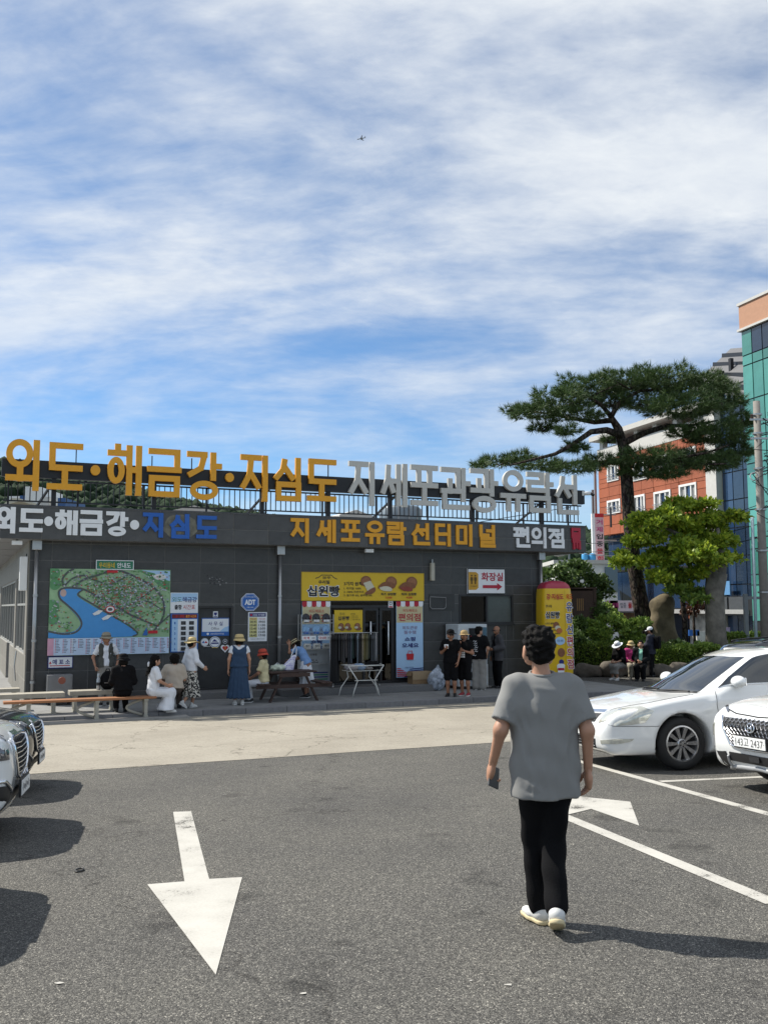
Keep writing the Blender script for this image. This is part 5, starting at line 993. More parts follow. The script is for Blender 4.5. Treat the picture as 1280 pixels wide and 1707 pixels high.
person('person with short dark hair in a beige top with a shoulder strap, seated', at_px(291, .42), R_(8), J, .98, M_SKIN, [('pants', M_BROWNC, {}), ('shirt', M_BEIGEC, dict(off=.045, sleeve=.95, hem=-.05))], 'afro', shoes=(M_SHB, M_SHB), girth=1.05)
WALK = dict(knL=(-.07, .16, .50), anL=(-.07, .08, .085), knR=(.08, .02, .48), anR=(.08, -.26, .16), ftR=-.6, elR=(.24, .02, 1.14), wrR=(.22, .22, 1.0), elL=(-.22, -.06, 1.13), wrL=(-.22, .08, .92))
p5 = Zp(318, 1180, SIDE)
person('woman in a straw hat and black and white print skirt walking', p5, R_(-48), WALK, .94, M_SKIN, [('skirt', M_PATT, dict(hem=.27, r=.235)), ('shirt', M_WHC, dict(off=.022, sleeve=1.85, hem=-.05))], 'bob', ('sun', M_STRAW, .25), shoes=(M_SHW, M_SOLEW), nod=.25)
w6 = person('woman in a navy pinafore dress and straw hat standing back turned', Zp(398, 1175, SIDE), R_(14), dict(elL=(-.25, -.02, 1.12), wrL=(-.26, .02, .86), elR=(.25, -.02, 1.12), wrR=(.26, .02, .86)), .965, M_SKIN, [('skirt', M_NAVYC, dict(hem=.17, r=.245, top=.16, off=.03, name='pinafore_skirt')), ('shirt', M_WHC, dict(off=.022, sleeve=.45, hem=-.0)), ('vest', M_NAVYC, dict(off=.046, sleeve=0, hem=-.02, open=.2, neck=.15, name='pinafore_bib'))], 'bob', ('cloche', M_STRAW), shoes=(M_SHW, M_SOLEW), girth=1.05)
# picnic table
pt = at_px(482, 1.45); PT = empty('picnic_table', pt, AB, 'dark brown wooden picnic table with attached benches', 'picnic table')
M_PWOOD = mat('dark_stained_wood', (.045, .022, .016), .6, var=.3, scale=5, rnd=.15, bump=.2)
for i in range(5): 
    pl = MB().bbox(-.62, .62, -.37+.15*i, -.232+.15*i, .70, .74, .006); pl.build('tabletop_plank', M_PWOOD, PT)
# benches run along the table's ends in the photograph: seat planks left and right
for sx in (-1, 1):
    for k in range(2): MB().bbox(sx*.80-.14+.145*k, sx*.80-.005+.145*k, -.6, .6, .43, .465, .006).build('bench_plank', M_PWOOD, PT)
for y in (-.40, .40):
    MB().bar((-.28, y, .70), (-.62, y, 0), .09, .045).build('leg', M_PWOOD, PT); MB().bar((.28, y, .70), (.62, y, 0), .09, .045).build('leg', M_PWOOD, PT)
    MB().box(-.98, .98, y-.075 if y < 0 else y+.03, y-.03 if y < 0 else y+.075, .34, .43).build('seat_beam', M_PWOOD, PT); MB().box(-.4, .4, y-.074 if y < 0 else y+.031, y-.031 if y < 0 else y+.074, .61, .70).build('top_beam', M_PWOOD, PT)
J = seatJ(.50, .05, wrL=(-.06, .34, .62), wrR=(.06, .34, .60)); J['elL'] = (-.23, .12, .74); J['elR'] = (.23, .12, .74)
p7 = bw(W(441, 1100, 1.2).x, 1.2, SIDE)
w7 = person('woman in a red bucket hat and pale yellow top seated on the picnic bench', p7, R_(88), J, .97, M_SKINT, [('pants', M_WHC, dict(off=.02)), ('shirt', M_CREAMC, dict(off=.03, sleeve=.8, hem=-.05))], 'bob', ('cloche', M_REDC), shoes=(M_SHB, M_SOLEW), nod=.1)
def shades(root, hed, look=0, nod=0):
    Rr = Matrix.Rotation(look, 4, 'Z') @ Matrix.Rotation(-nod, 4, 'X'); mb = MB()
    for sx in (-1, 1): mb.lathe([(0, .003), (.022, .0025), (.025, 0), (.022, -.0025), (0, -.003)], 12, 0, Matrix.Translation(hed) @ Rr @ Matrix.Translation((sx*.031, .108, -.004)) @ Matrix.Rotation(math.pi/2, 4, 'X')); mb.tube([Matrix.Translation(hed) @ Rr @ Vector(q) for q in ((sx*.052, .104, 0), (sx*.078, .08, .002), (sx*.083, -.01, .004))], .003, 5)
    mb.build('sunglasses', M_BLACK, root)
shades(w7, Vector(J['hed']), 0, .1)
J = dict(pel=(0, -.02, .93), che=(0, .14, 1.22), nek=(0, .22, 1.35), hed=(0, .32, 1.44), shL=(-.165, .2, 1.31), shR=(.165, .2, 1.31), elL=(-.2, .42, 1.22), wrL=(-.1, .46, 1.42), elR=(.21, .30, 1.05), wrR=(.15, .50, .97), hiL=(-.085, -.03, .88), hiR=(.085, -.03, .88))
p8 = at_px(511, 1.9)
person('woman in a striped sun hat, blue top and white skirt bending over a tote', p8, R_(78), J, .95, M_SKINT, [('skirt', M_WHC, dict(hem=.30, r=.25, top=.1, off=.045)), ('shirt', M_BLUEC, dict(off=.022, sleeve=.75, hem=-.03))], 'bob', ('sun', mat('hat_cream', (.5, .42, .25), .8), .1, M_BLKC), shoes=(M_SHB, M_SOLEW), nod=.65)
# men and women at the vending machine
BJ = dict(elL=(-.24, -.02, 1.13), wrL=(-.2, .1, .9), elR=(.25, .0, 1.13), wrR=(.10, .24, 1.24))
w9 = person('man in a black cap, black T-shirt and black shorts holding up paper', Zp(752, 1161, SIDE), R_(168), BJ, 1.0, M_SKINT, [('shorts', M_BLKC, dict(off=.035, len=.50)), ('shirt', M_BLKC, dict(off=.032, sleeve=.8, hem=-.1))], 'short', ('cap', M_BLKC), shoes=(M_SHB, M_SHB), look=R_(20), hands=('lo', 'lo_curl'))
shades(w9, Vector(JOINTS['hed']), R_(20))
MB().bbox(-.06, .05, -.004, .004, -.05, .06, .002).build('paper', M_PRINTW, w9, (.08, .30, 1.30))
J = dict(elR=(.22, .03, 1.14), wrR=(.06, .20, 1.36), elL=(-.23, .0, 1.13), wrL=(-.08, .22, 1.2))
w10 = person('woman in a beige cap and black printed top beside the vending machine', Zp(775, 1160, SIDE), R_(150), J, .985, M_SKINT, [('shorts', M_BLKC, dict(off=.035, len=.5)), ('shirt', M_BLKC, dict(off=.03, sleeve=.6, hem=-.1))], 'bob', ('cap', mat('tan_cap', (.42, .30, .15), .9, spec=.15)), shoes=(M_SHR, M_SOLEW), look=R_(30), hands=('lo_curl', 'lo_curl'))
mb = MB()
for i in range(3):
    for j in range(4): mb.box(.0+.05*i-.08, .038+.05*i-.08, .165, .169, 1.02+.055*j, 1.06+.055*j)
mb.build('chest_print', M_PRINTW, w10)
w11 = person('man in a black printed T-shirt and grey trousers facing the vending machine', Zp(799, 1150, SIDE), R_(-18), dict(elR=(.26, -.05, 1.13), wrR=(.2, .04, .92), elL=(-.2, .08, 1.15), wrL=(-.1, .26, 1.1)), 1.02, M_SKIN, [('pants', M_GREYC, dict(off=.035, flare=.03, len=.97)), ('shirt', M_BLKC, dict(off=.04, sleeve=.8, hem=-.12))], 'curly', shoes=(M_SHB, M_SOLEW), look=R_(-40))
mb = MB(); rr2 = random.Random(5)
for j in range(8): x, z = -.1+rr2.uniform(-.05, .06), 1.33-.055*j; mb.tube([(x-.04, -.168, z), (x-.01, -.172, z+.02), (x+.02, -.172, z-.01), (x+.05, -.168, z+.015)], .007, 5)
mb.build('back_print', M_PRINTW, w11)
w12 = person('bald man in a charcoal jacket and sunglasses leaning by the wall', at_px(829, 2.35), R_(112), dict(elL=(-.24, -.02, 1.13), wrL=(-.14, .22, 1.08), elR=(.24, -.04, 1.12), wrR=(.22, .05, .88)), 1.03, M_SKINT, [('pants', M_BLKC, dict(off=.03)), ('shirt', M_BLKC, dict(off=.014, sleeve=.3, hem=-.04)), ('jacket', M_JKT, dict(off=.04, sleeve=1.8, hem=-.2, open=.06, neck=.085))], 'bald', shoes=(M_SHB, M_SHB), look=R_(15), hands=('lo_curl', 'lo'))
shades(w12, Vector(JOINTS['hed']), R_(15))
# the group at the planter wall
def far(px, py): return Zp(px, py, ROAD)
person('person in a white sun hat and black top bowed on the planter wall', far(1036, 1133), R_(128), seatJ(.50, .25), .97, M_SKIN, [('skirt', M_GREYC, dict(seat=True, to=(0, .40, .22), r=.13)), ('shirt', M_BLKC, dict(off=.035, sleeve=1.2, hem=-.03))], 'bob', ('sun', M_WHC, .1), shoes=(M_SHW, M_SOLEW), nod=.6)
person('person in a yellow sun hat and pink top sitting on the planter wall', far(1052, 1131), R_(176), seatJ(.50, .05), .95, M_SKINT, [('pants', M_KHAKI, dict(off=.03)), ('shirt', M_PINK, dict(off=.03, sleeve=1.5, hem=-.03))], 'bob', ('bucket', M_STRAW), shoes=(M_SHB, M_SHB), nod=.1)
person('woman in a black jacket over mint, sitting at the planter', far(1069, 1134), R_(158), seatJ(.50, .0, wrL=(-.05, .34, .62), wrR=(.05, .36, .66)), 1.0, M_SKIN, [('pants', M_BLKC, dict(off=.035)), ('shirt', M_MINT, dict(off=.014, sleeve=.3, hem=-.03)), ('jacket', M_BLKC, dict(off=.035, sleeve=1.85, hem=-.1, open=.06, neck=.085))], 'long', shoes=(M_SHB, M_SHB), nod=-.15)
w16 = person('person in a white cap, dark jacket and backpack standing by the planter', far(1086, 1129), R_(58), dict(elL=(-.22, .05, 1.13), wrL=(-.15, .24, 1.08)), 1.0, M_SKINT, [('pants', M_BLKC, dict(off=.03)), ('jacket', mat('navy_jacket', (.012, .015, .03), .8), dict(off=.045, sleeve=1.9, hem=-.16, open=.01, neck=.075))], 'short', ('cap', M_WHC), shoes=(M_SHB, M_SHB), nod=.15)
MB().bbox(-.15, .15, -.33, -.15, .98, 1.42, .05).build('backpack', M_BLKC, w16)
# ------------------------------------------------------------------ things on the sidewalk
M_PLANK = mat('orange_plank', (.30, .13, .055), .6, var=.2, scale=4, bump=.15); M_GWOOD = mat('weathered_wood', (.34, .31, .25), .8, var=.2, scale=5, bump=.3, rnd=.1); M_CAST = mat('pale_cast_iron', (.34, .33, .28), .6, var=.15)
def ended(px, z, b0=-1, it=0): return None
def bench(name, label, cat, px0, px1, ztop, b0, b1, planks, m, th, legs, base, lm, curved=False):
    a0, a1 = W(px0, 1160, b0).x, W(px1, 1155, b0).x; c = (a0+a1)/2; L_ = a1-a0; o = empty(name, bw(c, (b0+b1)/2, base), AB, label, cat); h = ztop-base; d = (b1-b0)
    for i in range(planks): MB().bbox(-L_/2, L_/2, -d/2+d*i/planks+.004, -d/2+d*(i+1)/planks-.004, h-th, h, .008).build('plank', m, o)
    for f in legs:
        x = -L_/2+L_*f; mb = MB(); mb.box(x-.045, x+.045, -d*.42, d*.42, 0, .04); mb.box(x-.035, x+.035, -d*.36, -d*.16, .04, h-th-.04); mb.box(x-.035, x+.035, d*.16, d*.36, .04, h-th-.04); mb.box(x-.045, x+.045, -d*.45, d*.45, h-th-.04, h-th); mb.build('leg', lm, o)
        if curved: MB().tube([(x-.06-.34*math.sin(math.pi*i/12), 0, .05+(h-th-.07)*i/12) for i in range(13)], .028, 8).build('scroll_brace', lm, o)
    return o
bench('plank_bench', 'long orange plank bench on pale iron legs at the kerb', 'bench', 7, 262, -.295, -.2, .16, 2, M_PLANK, .05, (.16, .60, .93), ROAD+.055, M_CAST, True)
bench('slab_bench', 'grey weathered slab bench at the left edge, partly out of frame', 'bench', -70, 109, -.21, .62, 1.08, 3, M_GWOOD, .10, (.15, .55, .9), SIDE, M_CAST)
bench('slab_bench', 'short grey weathered slab bench holding the backpack', 'bench', 117, 200, -.20, .75, 1.2, 3, M_GWOOD, .10, (.12, .88), SIDE, M_CAST)
bench('slab_bench', 'pale slab bench behind the others by the building corner', 'bench', -60, 34, -.17, 1.7, 2.1, 2, M_GWOOD, .08, (.2, .9), SIDE, M_CAST)
o = empty('backpack', bw(W(180, 1130, .95).x, .95, -.199), AB, 'black backpack standing on the short slab bench', 'backpack')
v, f = blob([('e', (0, 0, .2), (.17, .11, .22)), ('e', (0, -.08, .15), (.12, .06, .12))], .014, .05, [((0, 0, .002), (0, 0, -1))]); link('pack_body', np_mesh('pack_body', v, f, M_BLKC), None, o); MB().tube([(-.05, 0, .4), (-.03, 0, .46), (.03, 0, .46), (.05, 0, .4)], .012).build('grab_loop', M_BLKC, o); MB().box(-.09, .09, -.142, -.138, .15, .165).build('zip', M_STEEL, o)
o = empty('steel_flask', bw(W(165, 1130, .9).x, .9, -.199), AB, 'tall steel flask standing beside the black backpack', 'flask')
MB().lathe([(0, 0), (.042, 0), (.044, .02), (.044, .24), (.03, .28), (.03, .29)], 16).build('flask_body', M_STEEL, o, smooth=True); MB().lathe([(.034, .29), (.034, .36), (.03, .37), (0, .37)], 16).build('flask_cap', M_STEEL, o, smooth=True); MB().lathe([(.0455, .10), (.0465, .11), (.0465, .16), (.0455, .17)], 16).build('flask_band', M_BLACK, o, smooth=True)
o = empty('metal_cabinet', bw(W(99, 1150, 2.75).x, 2.75, SIDE), AB, 'grey metal cabinet with a round brown badge below the ticket sign', 'cabinet'); mg = mat('cabinet_grey', (.20, .20, .20), .45, .3, var=.15)
MB().bbox(-.29, .29, -.2, .2, .12, .72, .012).build('cabinet_body', mg, o); MB().bbox(-.27, .27, -.212, -.201, .16, .68, .004).build('cabinet_door', mg, o); MB().lathe([(0, -.222), (.08, -.22), (.085, -.213)], 20, 0, Matrix.Rotation(math.pi/2, 4, 'X').inverted() @ Matrix.Identity(4)).build('badge', mat('badge_brown', (.25, .07, .04), .5), o, (0, -.435, .62))
for sx in (-.24, .24): MB().box(sx-.025, sx+.025, -.15, .15, 0, .12).build('foot', M_DSTEEL, o)
# bags on the picnic table
o = empty('shopping_bag', bw(W(464, 1110, 1.5).x, 1.5, SIDE+.741), AB, 'crumpled white and green bag lying on the picnic table', 'bag'); v, f = blob([('e', (0, 0, .07), (.19, .12, .09)), ('e', (-.1, .02, .06), (.1, .1, .07))], .016, .05, [((0, 0, .002), (0, 0, -1))], lambda P: .012*np.sin(P[:, 0]*40)*np.sin(P[:, 2]*50+P[:, 1]*30)); link('bag_body', np_mesh('bag_body', v, f, mat('bag_pale_green', (.50, .56, .46), .6, var=.4, scale=12)), None, o); MB().tube([(-.12, -.02, .12), (-.04, -.05, .2), (.05, -.03, .13)], .008).build('handle', M_WHC, o)
def dots(N, L, b):
    t = N.new('ShaderNodeTexCoord'); v = N.new('ShaderNodeTexVoronoi'); v.inputs['Scale'].default_value = 26; v.inputs['Randomness'].default_value = .1; L.new(t.outputs['Object'], v.inputs['Vector']); r = N.new('ShaderNodeValToRGB'); r.color_ramp.interpolation = 'CONSTANT'; L.new(v.outputs['Distance'], r.inputs[0]); r.color_ramp.elements[0].color = (.12, .10, .42, 1); r.color_ramp.elements[1].position = .36; r.color_ramp.elements[1].color = (.62, .62, .72, 1); L.new(r.outputs[0], b.inputs['Base Color'])
o = empty('tote_bag', bw(W(484, 1110, 1.55).x, 1.55, SIDE+.741), AB, 'purple and white dotted tote held open over the picnic table', 'bag'); v, f = blob([('c', (-.06, 0, .04), (.10, 0, .34), .16, .05, (1, .6, 1))], .016, .04, [((0, 0, .002), (0, 0, -1))]); link('bag_body', np_mesh('bag_body', v, f, gmat('dotted_cloth', dots)), None, o); MB().tube([(.02, 0, .32), (.08, .0, .52), (.15, .02, .62), (.17, .02, .5), (.15, 0, .32)], .014).build('handle', M_WHC, o)
# goods rack, clothes rail, folding table
o = empty('goods_rack', at_px(529, 2.72)+Vector((0, 0, .18)), AB, 'wire rack of packeted goods left of the shop door', 'rack'); mw = mat('wire_grey', (.35, .35, .34), .4, .5)
for sx in (-.46, .46): MB().box(sx-.012, sx+.012, -.012, .012, 0, 1.95).build('upright', mw, o); MB().box(sx-.012, sx+.012, .238, .262, 0, 1.95).build('upright', mw, o)
for z in (.62, 1.02, 1.4, 1.72):
    mb = MB()
    for k in range(4): mb.box(-.45, .45, .02+.06*k, .028+.06*k, z-.008, z)
    mb.box(-.45, .45, -.02, -.012, z+.08, z+.088); mb.box(-.45, .45, -.02, -.012, z, z+.008)
    for k in range(10): mb.box(-.45+.1*k-.003, -.45+.1*k+.003, -.019, -.013, z+.008, z+.08)
    mb.build('wire_shelf', mw, o)
MB().box(-.44, .44, .255, .262, .05, 1.0).build('back_panel', mat('panel_grey', (.30, .32, .33), .6), o)
text(o, '미역국', -.02, .86, .07, M_PRINTB, .25, None, .02); text(o, '크라스', -.05, .68, .12, M_PRINTB, .25, None, .03)
for k in range(5): MB().box(-.4+.03*k, .4, .249, .2535, .12+.06*k, .15+.06*k).build('stripe', M_GREEN if k % 2 else M_NAVY, o)
for j, z in enumerate((1.402, 1.722)):
    for k in range(3):
        g = empty('food_packet', at_px(529, 2.72)+Vector((0, 0, .18+z))+U*(-.29+.29*k)+INW*.1, AB+random.uniform(-.1, .1), (['pale blue dried seaweed packet left on the goods rack', 'pale blue dried seaweed packet mid goods rack', 'pale blue dried seaweed packet right on the goods rack'] if j == 0 else ['black dried food packet top left of the goods rack', 'black dried food packet top middle of the goods rack', 'black dried food packet top right of the goods rack'])[k], 'food packet', 'packets on the goods rack')
        v, f = blob([('e', (0, 0, .13), (.115, .04, .13))], .018, .02, [((0, 0, .004), (0, 0, -1))], lambda P: .01*np.sin(P[:, 0]*60)*np.sin(P[:, 2]*50)); link('packet_body', np_mesh('packet_body', v, f, (mat('packet_blue', (.22, .40, .62), .3, var=.3) if j == 0 else mat('packet_black', (.02, .02, .025), .25, var=.4))), None, g); MB().box(-.08, .08, -.045, -.042, .03, .09).build('packet_label', M_PRINTW if j else M_BLUE, g)
for k, (t_, lab) in enumerate((('미 역', 'white card with red lettering on the left of the rack'), ('다시마', 'white card with red lettering on the right of the rack'))):
    g = empty('price_card', at_px(529, 2.70)+Vector((0, 0, .18+1.31))+U*(-.24+.46*k), AB, lab, 'price card', 'price cards on the goods rack'); MB().bbox(-.2, .2, -.008, 0, -.05, .07, .003).build('card', M_PRINTW, g); text(g, t_, -.07, .01, .075, M_RED, -.0095, None, .03); text(g, '국산', .12, .01, .05, M_PRINTB, -.0095, None, .01)
for k in range(3):
    g = empty('food_packet', at_px(529, 2.72)+Vector((0, 0, .18+1.022))+U*(-.26+.27*k)+INW*.08, AB, ['white anchovy packet left on the lower shelf', 'white anchovy packet mid lower shelf', 'white anchovy packet right on the lower shelf'][k], 'food packet', 'packets on the goods rack'); MB().bbox(-.11, .11, -.03, .03, .0, .15, .02).build('packet_body', mat('packet_white', (.5, .5, .47), .3, var=.35, scale=14), g); text(g, '멸치', 0, .08, .06, M_PRINTB, -.0315, None, .02)
rail_o = at_px(592, 2.42)+Vector((0, 0, .18)); o = empty('clothes_rail', rail_o, AB, 'chrome clothes rail hung with dark garments in front of the shop', 'clothes rail')
for sx in (-.72, .62): MB().tube([(sx, 0, .08), (sx, 0, 1.46)], .014, 8).build('upright', M_STEEL, o, smooth=True); MB().bbox(sx-.02, sx+.02, -.22, .22, .03, .07, .008).build('foot', M_STEEL, o)
MB().tube([(-.78, 0, 1.45), (.68, 0, 1.45)], .014, 8).build('hanging_bar', M_STEEL, o, smooth=True)
gc = [(.015, .015, .017), (.018, .018, .02), (.02, .02, .022), (.05, .05, .055), (.07, .065, .06), (.09, .085, .085), (.13, .115, .11), (.06, .065, .075), (.12, .14, .17), (.02, .05, .045), (.015, .015, .015), (.30, .36, .42), (.03, .03, .03), (.42, .36, .26), (.20, .17, .06), (.22, .20, .10), (.06, .07, .05), (.08, .09, .10), (.11, .12, .13)]
gn = ['black', 'jet black', 'dark grey', 'grey', 'taupe', 'stone grey', 'pale taupe', 'slate', 'grey blue', 'dark green', 'inky black', 'sky blue', 'charcoal', 'cream', 'mustard', 'olive', 'moss', 'ash grey', 'pale slate']
for i, c in enumerate(gc):
    x = -.66+1.22*i/(len(gc)-1); L_ = 1.32 if i < 3 else random.uniform(.66, .95); wv_ = random.uniform(.17, .24)
    g = empty('hanging_garment', rail_o+U*x+Vector((0, 0, 1.45)), AB+R_(random.uniform(55, 70)), '%s garment %s on the clothes rail' % (gn[i], 'hanging long' if i < 3 else 'hanging short'), 'garment', 'garments on the clothes rail')
    v, f = blob([('c', (-.16, 0, -.14), (.16, 0, -.14), .035, .035, (1, .7, 1)), ('c', (0, 0, -.16), (0, 0, -L_), .16, wv_*.8, (1, .22, 1))], .022, .04, [((0, 0, -L_), (0, 0, -1))], lambda P, ph=i: .012*np.sin(P[:, 0]*35+ph)*np.clip(-P[:, 2], 0, 1)); link('garment', np_mesh('garment', v, f, mat('cloth_'+gn[i].replace(' ', '_'), tuple(v_*.55 for v_ in c), .85, var=.15)), None, g); MB().tube([(0, 0, .017), (.012, 0, 0), (0, 0, -.06), (-.15, 0, -.12)], .004, 5).build('hanger', M_STEEL, g)
ft = empty('folding_table', at_px(604, 1.75), AB, 'white tubular folding table in front of the shop step', 'folding table'); mwt = mat('white_tube', (.60, .60, .56), .4)
def yz(pts, r=.016): return MB().tube(pts, r, 8)
for sy in (-.26, .26):
    for sx in (-1, 1):
        yz([(sx*.38, sy, .0), (sx*.33, sy, .18), (sx*.46, sy, .42) if False else (sx*.24+.0, sy, .42), (sx*.50, sy, .80)] if sy < 0 else [(sx*.56, sy, .0), (sx*.50, sy, .22), (sx*.30, sy, .48), (sx*.36, sy, .80)]).build('leg', mwt, ft, smooth=True)
MB().tube([(-.5, -.26, .80), (-.52, 0, .82), (-.5, .26, .80), (.5, .26, .80), (.52, 0, .82), (.5, -.26, .80), (-.5, -.26, .80)], .016, 8, cap=False).build('top_frame', mwt, ft, smooth=True); MB().tube([(-.32, -.26, .42), (.32, -.26, .42)], .012, 8).build('cross_tube', mwt, ft, smooth=True)
mb = MB()
for k in range(9): mb.box(-.48, .48, -.24+.06*k, -.234+.06*k, .66, .666)
for k in range(12): mb.box(-.48+.087*k, -.474+.087*k, -.24, .246, .667, .673)
mb.build('wire_basket', mwt, ft)
for x, w_, h_, m, lab in ((-.30, .20, .14, mat('lace_grey', (.30, .28, .29), .8, var=.4, scale=40), 'grey patterned fabric heap on the left of the folding table'), (-.08, .18, .16, mat('denim_pale', (.25, .33, .45), .8, var=.2), 'pale blue fabric heap on the folding table'), (.16, .16, .10, mat('speckled', (.22, .20, .19), .8, var=.5, scale=50), 'speckled fabric heap in the basket of the folding table'), (.27, .22, .22, M_BLKC, 'black bag slumped on the right of the folding table')):
    g = empty('fabric_heap', at_px(604, 1.75)+U*x+Vector((0, 0, .674)), AB, lab, 'fabric', 'goods on the folding table'); v, f = blob([('e', (0, 0, h_*.45), (w_, .2, h_*.62))], .02, .05, [((0, 0, .002), (0, 0, -1))], lambda P: .02*np.sin(P[:, 0]*30+1)*np.sin(P[:, 2]*35+P[:, 1]*21)); link('cloth', np_mesh('cloth', v, f, m), None, g)
# cardboard boxes, rubbish bag, vending machine, post stand
M_CARD = mat('cardboard', (.26, .17, .09), .8, var=.12, scale=6, rnd=.1)
o = empty('cardboard_box', at_px(699, 2.72)+Vector((0, 0, .18)), AB+.05, 'open cardboard box on the step right of the shop door', 'cardboard box'); MB().bbox(-.3, .3, -.16, .16, 0, .34, .004).build('carton', M_CARD, o)
for sx in (-1, 1): MB().bar((sx*.3, 0, .34), (sx*.36, 0, .22), .3, .006).build('flap', M_CARD, o)
MB().box(-.31, .31, -.172, -.162, .12, .35).build('flap', mat('cardboard_pale', (.34, .25, .15), .8), o)
o = empty('rubbish_bag', at_px(727, 2.35), AB, 'clear bulging rubbish bag between the cardboard box and the men', 'bag'); v, f = blob([('e', (0, 0, .28), (.26, .2, .3)), ('e', (.05, 0, .56), (.07, .06, .14))], .022, .08, [((0, 0, .003), (0, 0, -1))], lambda P: .02*np.sin(P[:, 0]*28)*np.sin(P[:, 2]*24+P[:, 1]*20)); link('bag_film', np_mesh('bag_film', v, f, mat('clear_bag', (.30, .34, .40), .15, var=.9, scale=11)), None, o)
vm = empty('vending_machine', at_px(775, 2.72), AB, 'white drinks vending machine under the window', 'vending machine')
MB().bbox(-.42, .52, -.38, .4, .08, 1.83, .02).build('cabinet', mat('vend_white', (.50, .54, .56), .4, var=.06), vm); MB().bbox(-.08, .36, -.40, -.378, .75, 1.72, .01).build('display_window', M_BLACK, vm); MB().bbox(.38, .5, -.40, -.378, 1.35, 1.74, .005).build('coin_panel', mat('vend_blue', (.06, .13, .18), .4), vm); MB().bbox(-.06, .34, -.40, -.378, .25, .48, .01).build('delivery_flap', M_ALU, vm)
for k in range(4):
    for j in range(2): MB().lathe([(.0, 0), (.033, 0), (.033, .11), (.02, .125), (0, .125)], 10).build('sample_can', [M_RED, M_BLUE, M_GREEN, M_SILV][k], vm, (-.02+.1*k, -.43, 1.08+.3*j), smooth=True)
MB().box(-.40, .50, -.3, .38, 0, .08).build('plinth', M_ALU, vm)
o = empty('stanchion', at_px(812, 2.4), AB, 'thin pale post beside the vending machine', 'post'); MB().tube([(0, 0, .02), (0, 0, .68)], .016).build('post', mwt, o); MB().lathe([(0, 0), (.13, 0), (.12, .02), (0, .03)], 16).build('base', M_DSTEEL, o)
# inflatable advertising pillar
ip = Vector((5.09, 29.0, SIDE)); o = empty('inflatable_pillar', ip, R_(8), 'yellow inflatable advertising pillar with a red domed top', 'inflatable pillar'); HP = 2.86
def sq(r, e=.24, n=40):
    out = []
    for i in range(n):
        t = 2*math.pi*i/n+math.pi/4*0; c, s_ = math.cos(t), math.sin(t); out.append((r*math.copysign(abs(c)**e, c)*.98 if False else r*(abs(c)**6+abs(s_)**6)**(-1/6)*c, r*(abs(c)**6+abs(s_)**6)**(-1/6)*s_))
    return out
mb = MB(); o.scale = (.93, .93, 1); rings = [(0, .46), (.05, .485), (.6, .50), (1.4, .505), (2.2, .50), (2.6, .49), (HP, .465)]; vs = []; n = 40
for z, r in rings: vs += [(x, y, z) for x, y in sq(r)]
mb.add(vs, [(j*n+i, j*n+(i+1) % n, (j+1)*n+(i+1) % n, (j+1)*n+i) for j in range(len(rings)-1) for i in range(n)]); mb.build('pillar_skin', mat('pillar_yellow', (.70, .45, .01), .3, var=.06, scale=3), o, smooth=True)
mb = MB(); vs = []; rg = [(HP, .466), (HP+.1, .43), (HP+.19, .33), (HP+.235, .17), (HP+.245, .01)]
for z, r in rg: vs += [(x, y, z) for x, y in sq(r)]
mb.add(vs, [(j*n+i, j*n+(i+1) % n, (j+1)*n+(i+1) % n, (j+1)*n+i) for j in range(len(rg)-1) for i in range(n)]); mb.build('pillar_dome', mat('pillar_red', (.36, .03, .06), .3, var=.05), o, smooth=True)
for z in (.12, .2, .28, .36): 
    mb = MB(); q = sq(.4935); mb.add([(x, y, z) for x, y in q]+[(x, y, z+.018) for x, y in q], [(i, (i+1) % n, n+(i+1) % n, n+i) for i in range(n)]); mb.build('pillar_stripe', M_PRINTB, o)
# front face texts on y=-.508, side panel carries the vertical name on the camera-right third
yf = -.512
def ptext(t_, x, z, h, m, w=None, bold=.02): return text(o, t_, x, z, h, m, yf-random.uniform(0, .003), w, bold)
ptext('강·지심도', -.12, 2.62, .17, M_REDL, .56, .03); ptext('외도', .35, 2.62, .17, mat('pillar_orange_ink', (.55, .08, .01)), .2, .03)
for i, (c, m) in enumerate(zip('유람선편의점', (M_NAVY, M_NAVY, M_NAVY, M_REDL, M_REDL, M_REDL))):
    z = 2.32-.335*i; text(o, c, .345, z, .30, M_PRINTW, yf-.001, .235, .05); text(o, c, .345, z, .27, m, yf-.0045, .20, .016)
ptext('경주 우리밀', -.33, 2.34, .08, M_PRINTB, .2); text(o, '십원빵', -.21, 2.08, .22, M_PRINTW, yf-.001, .5, .06); text(o, '십원빵', -.21, 2.08, .2, M_PRINTB, yf-.0045, .47, .03); ptext('3가지 원칙', -.32, 1.83, .06, M_PRINTB); ptext('1. 우리밀 100%', -.31, 1.72, .05, M_PRINTB); ptext('2. 100% 자연치즈', -.29, 1.63, .05, M_PRINTB); ptext('3. 밀가루 0%, 글루텐 0%', -.2, 1.53, .045, M_PRINTB)
def pdisc(x, z, rx, rz, m, dy, name='print'): q = MB(); q.add([(x+rx*math.cos(t), yf-dy, z+rz*math.sin(t)) for t in [6.2832*i/24 for i in range(24)]], [tuple(range(24))]); q.build(name, m, o)
pdisc(-.10, 1.78, .1, .1, M_BUN, .005); pdisc(-.05, 1.70, .09, .07, M_CREAM, .006); pdisc(.0, 1.62, .1, .08, mat('bun_orange', (.45, .14, .04), .6), .007); pdisc(.02, 1.32, .16, .12, M_LBLUE, .004); text(o, '치즈 쭈욱', .02, 1.32, .07, M_NAVY, yf-.007, .2, .01); pdisc(.05, .98, .12, .13, M_BUN, .005); pdisc(.05, .70, .08, .08, M_NAVY, .005)
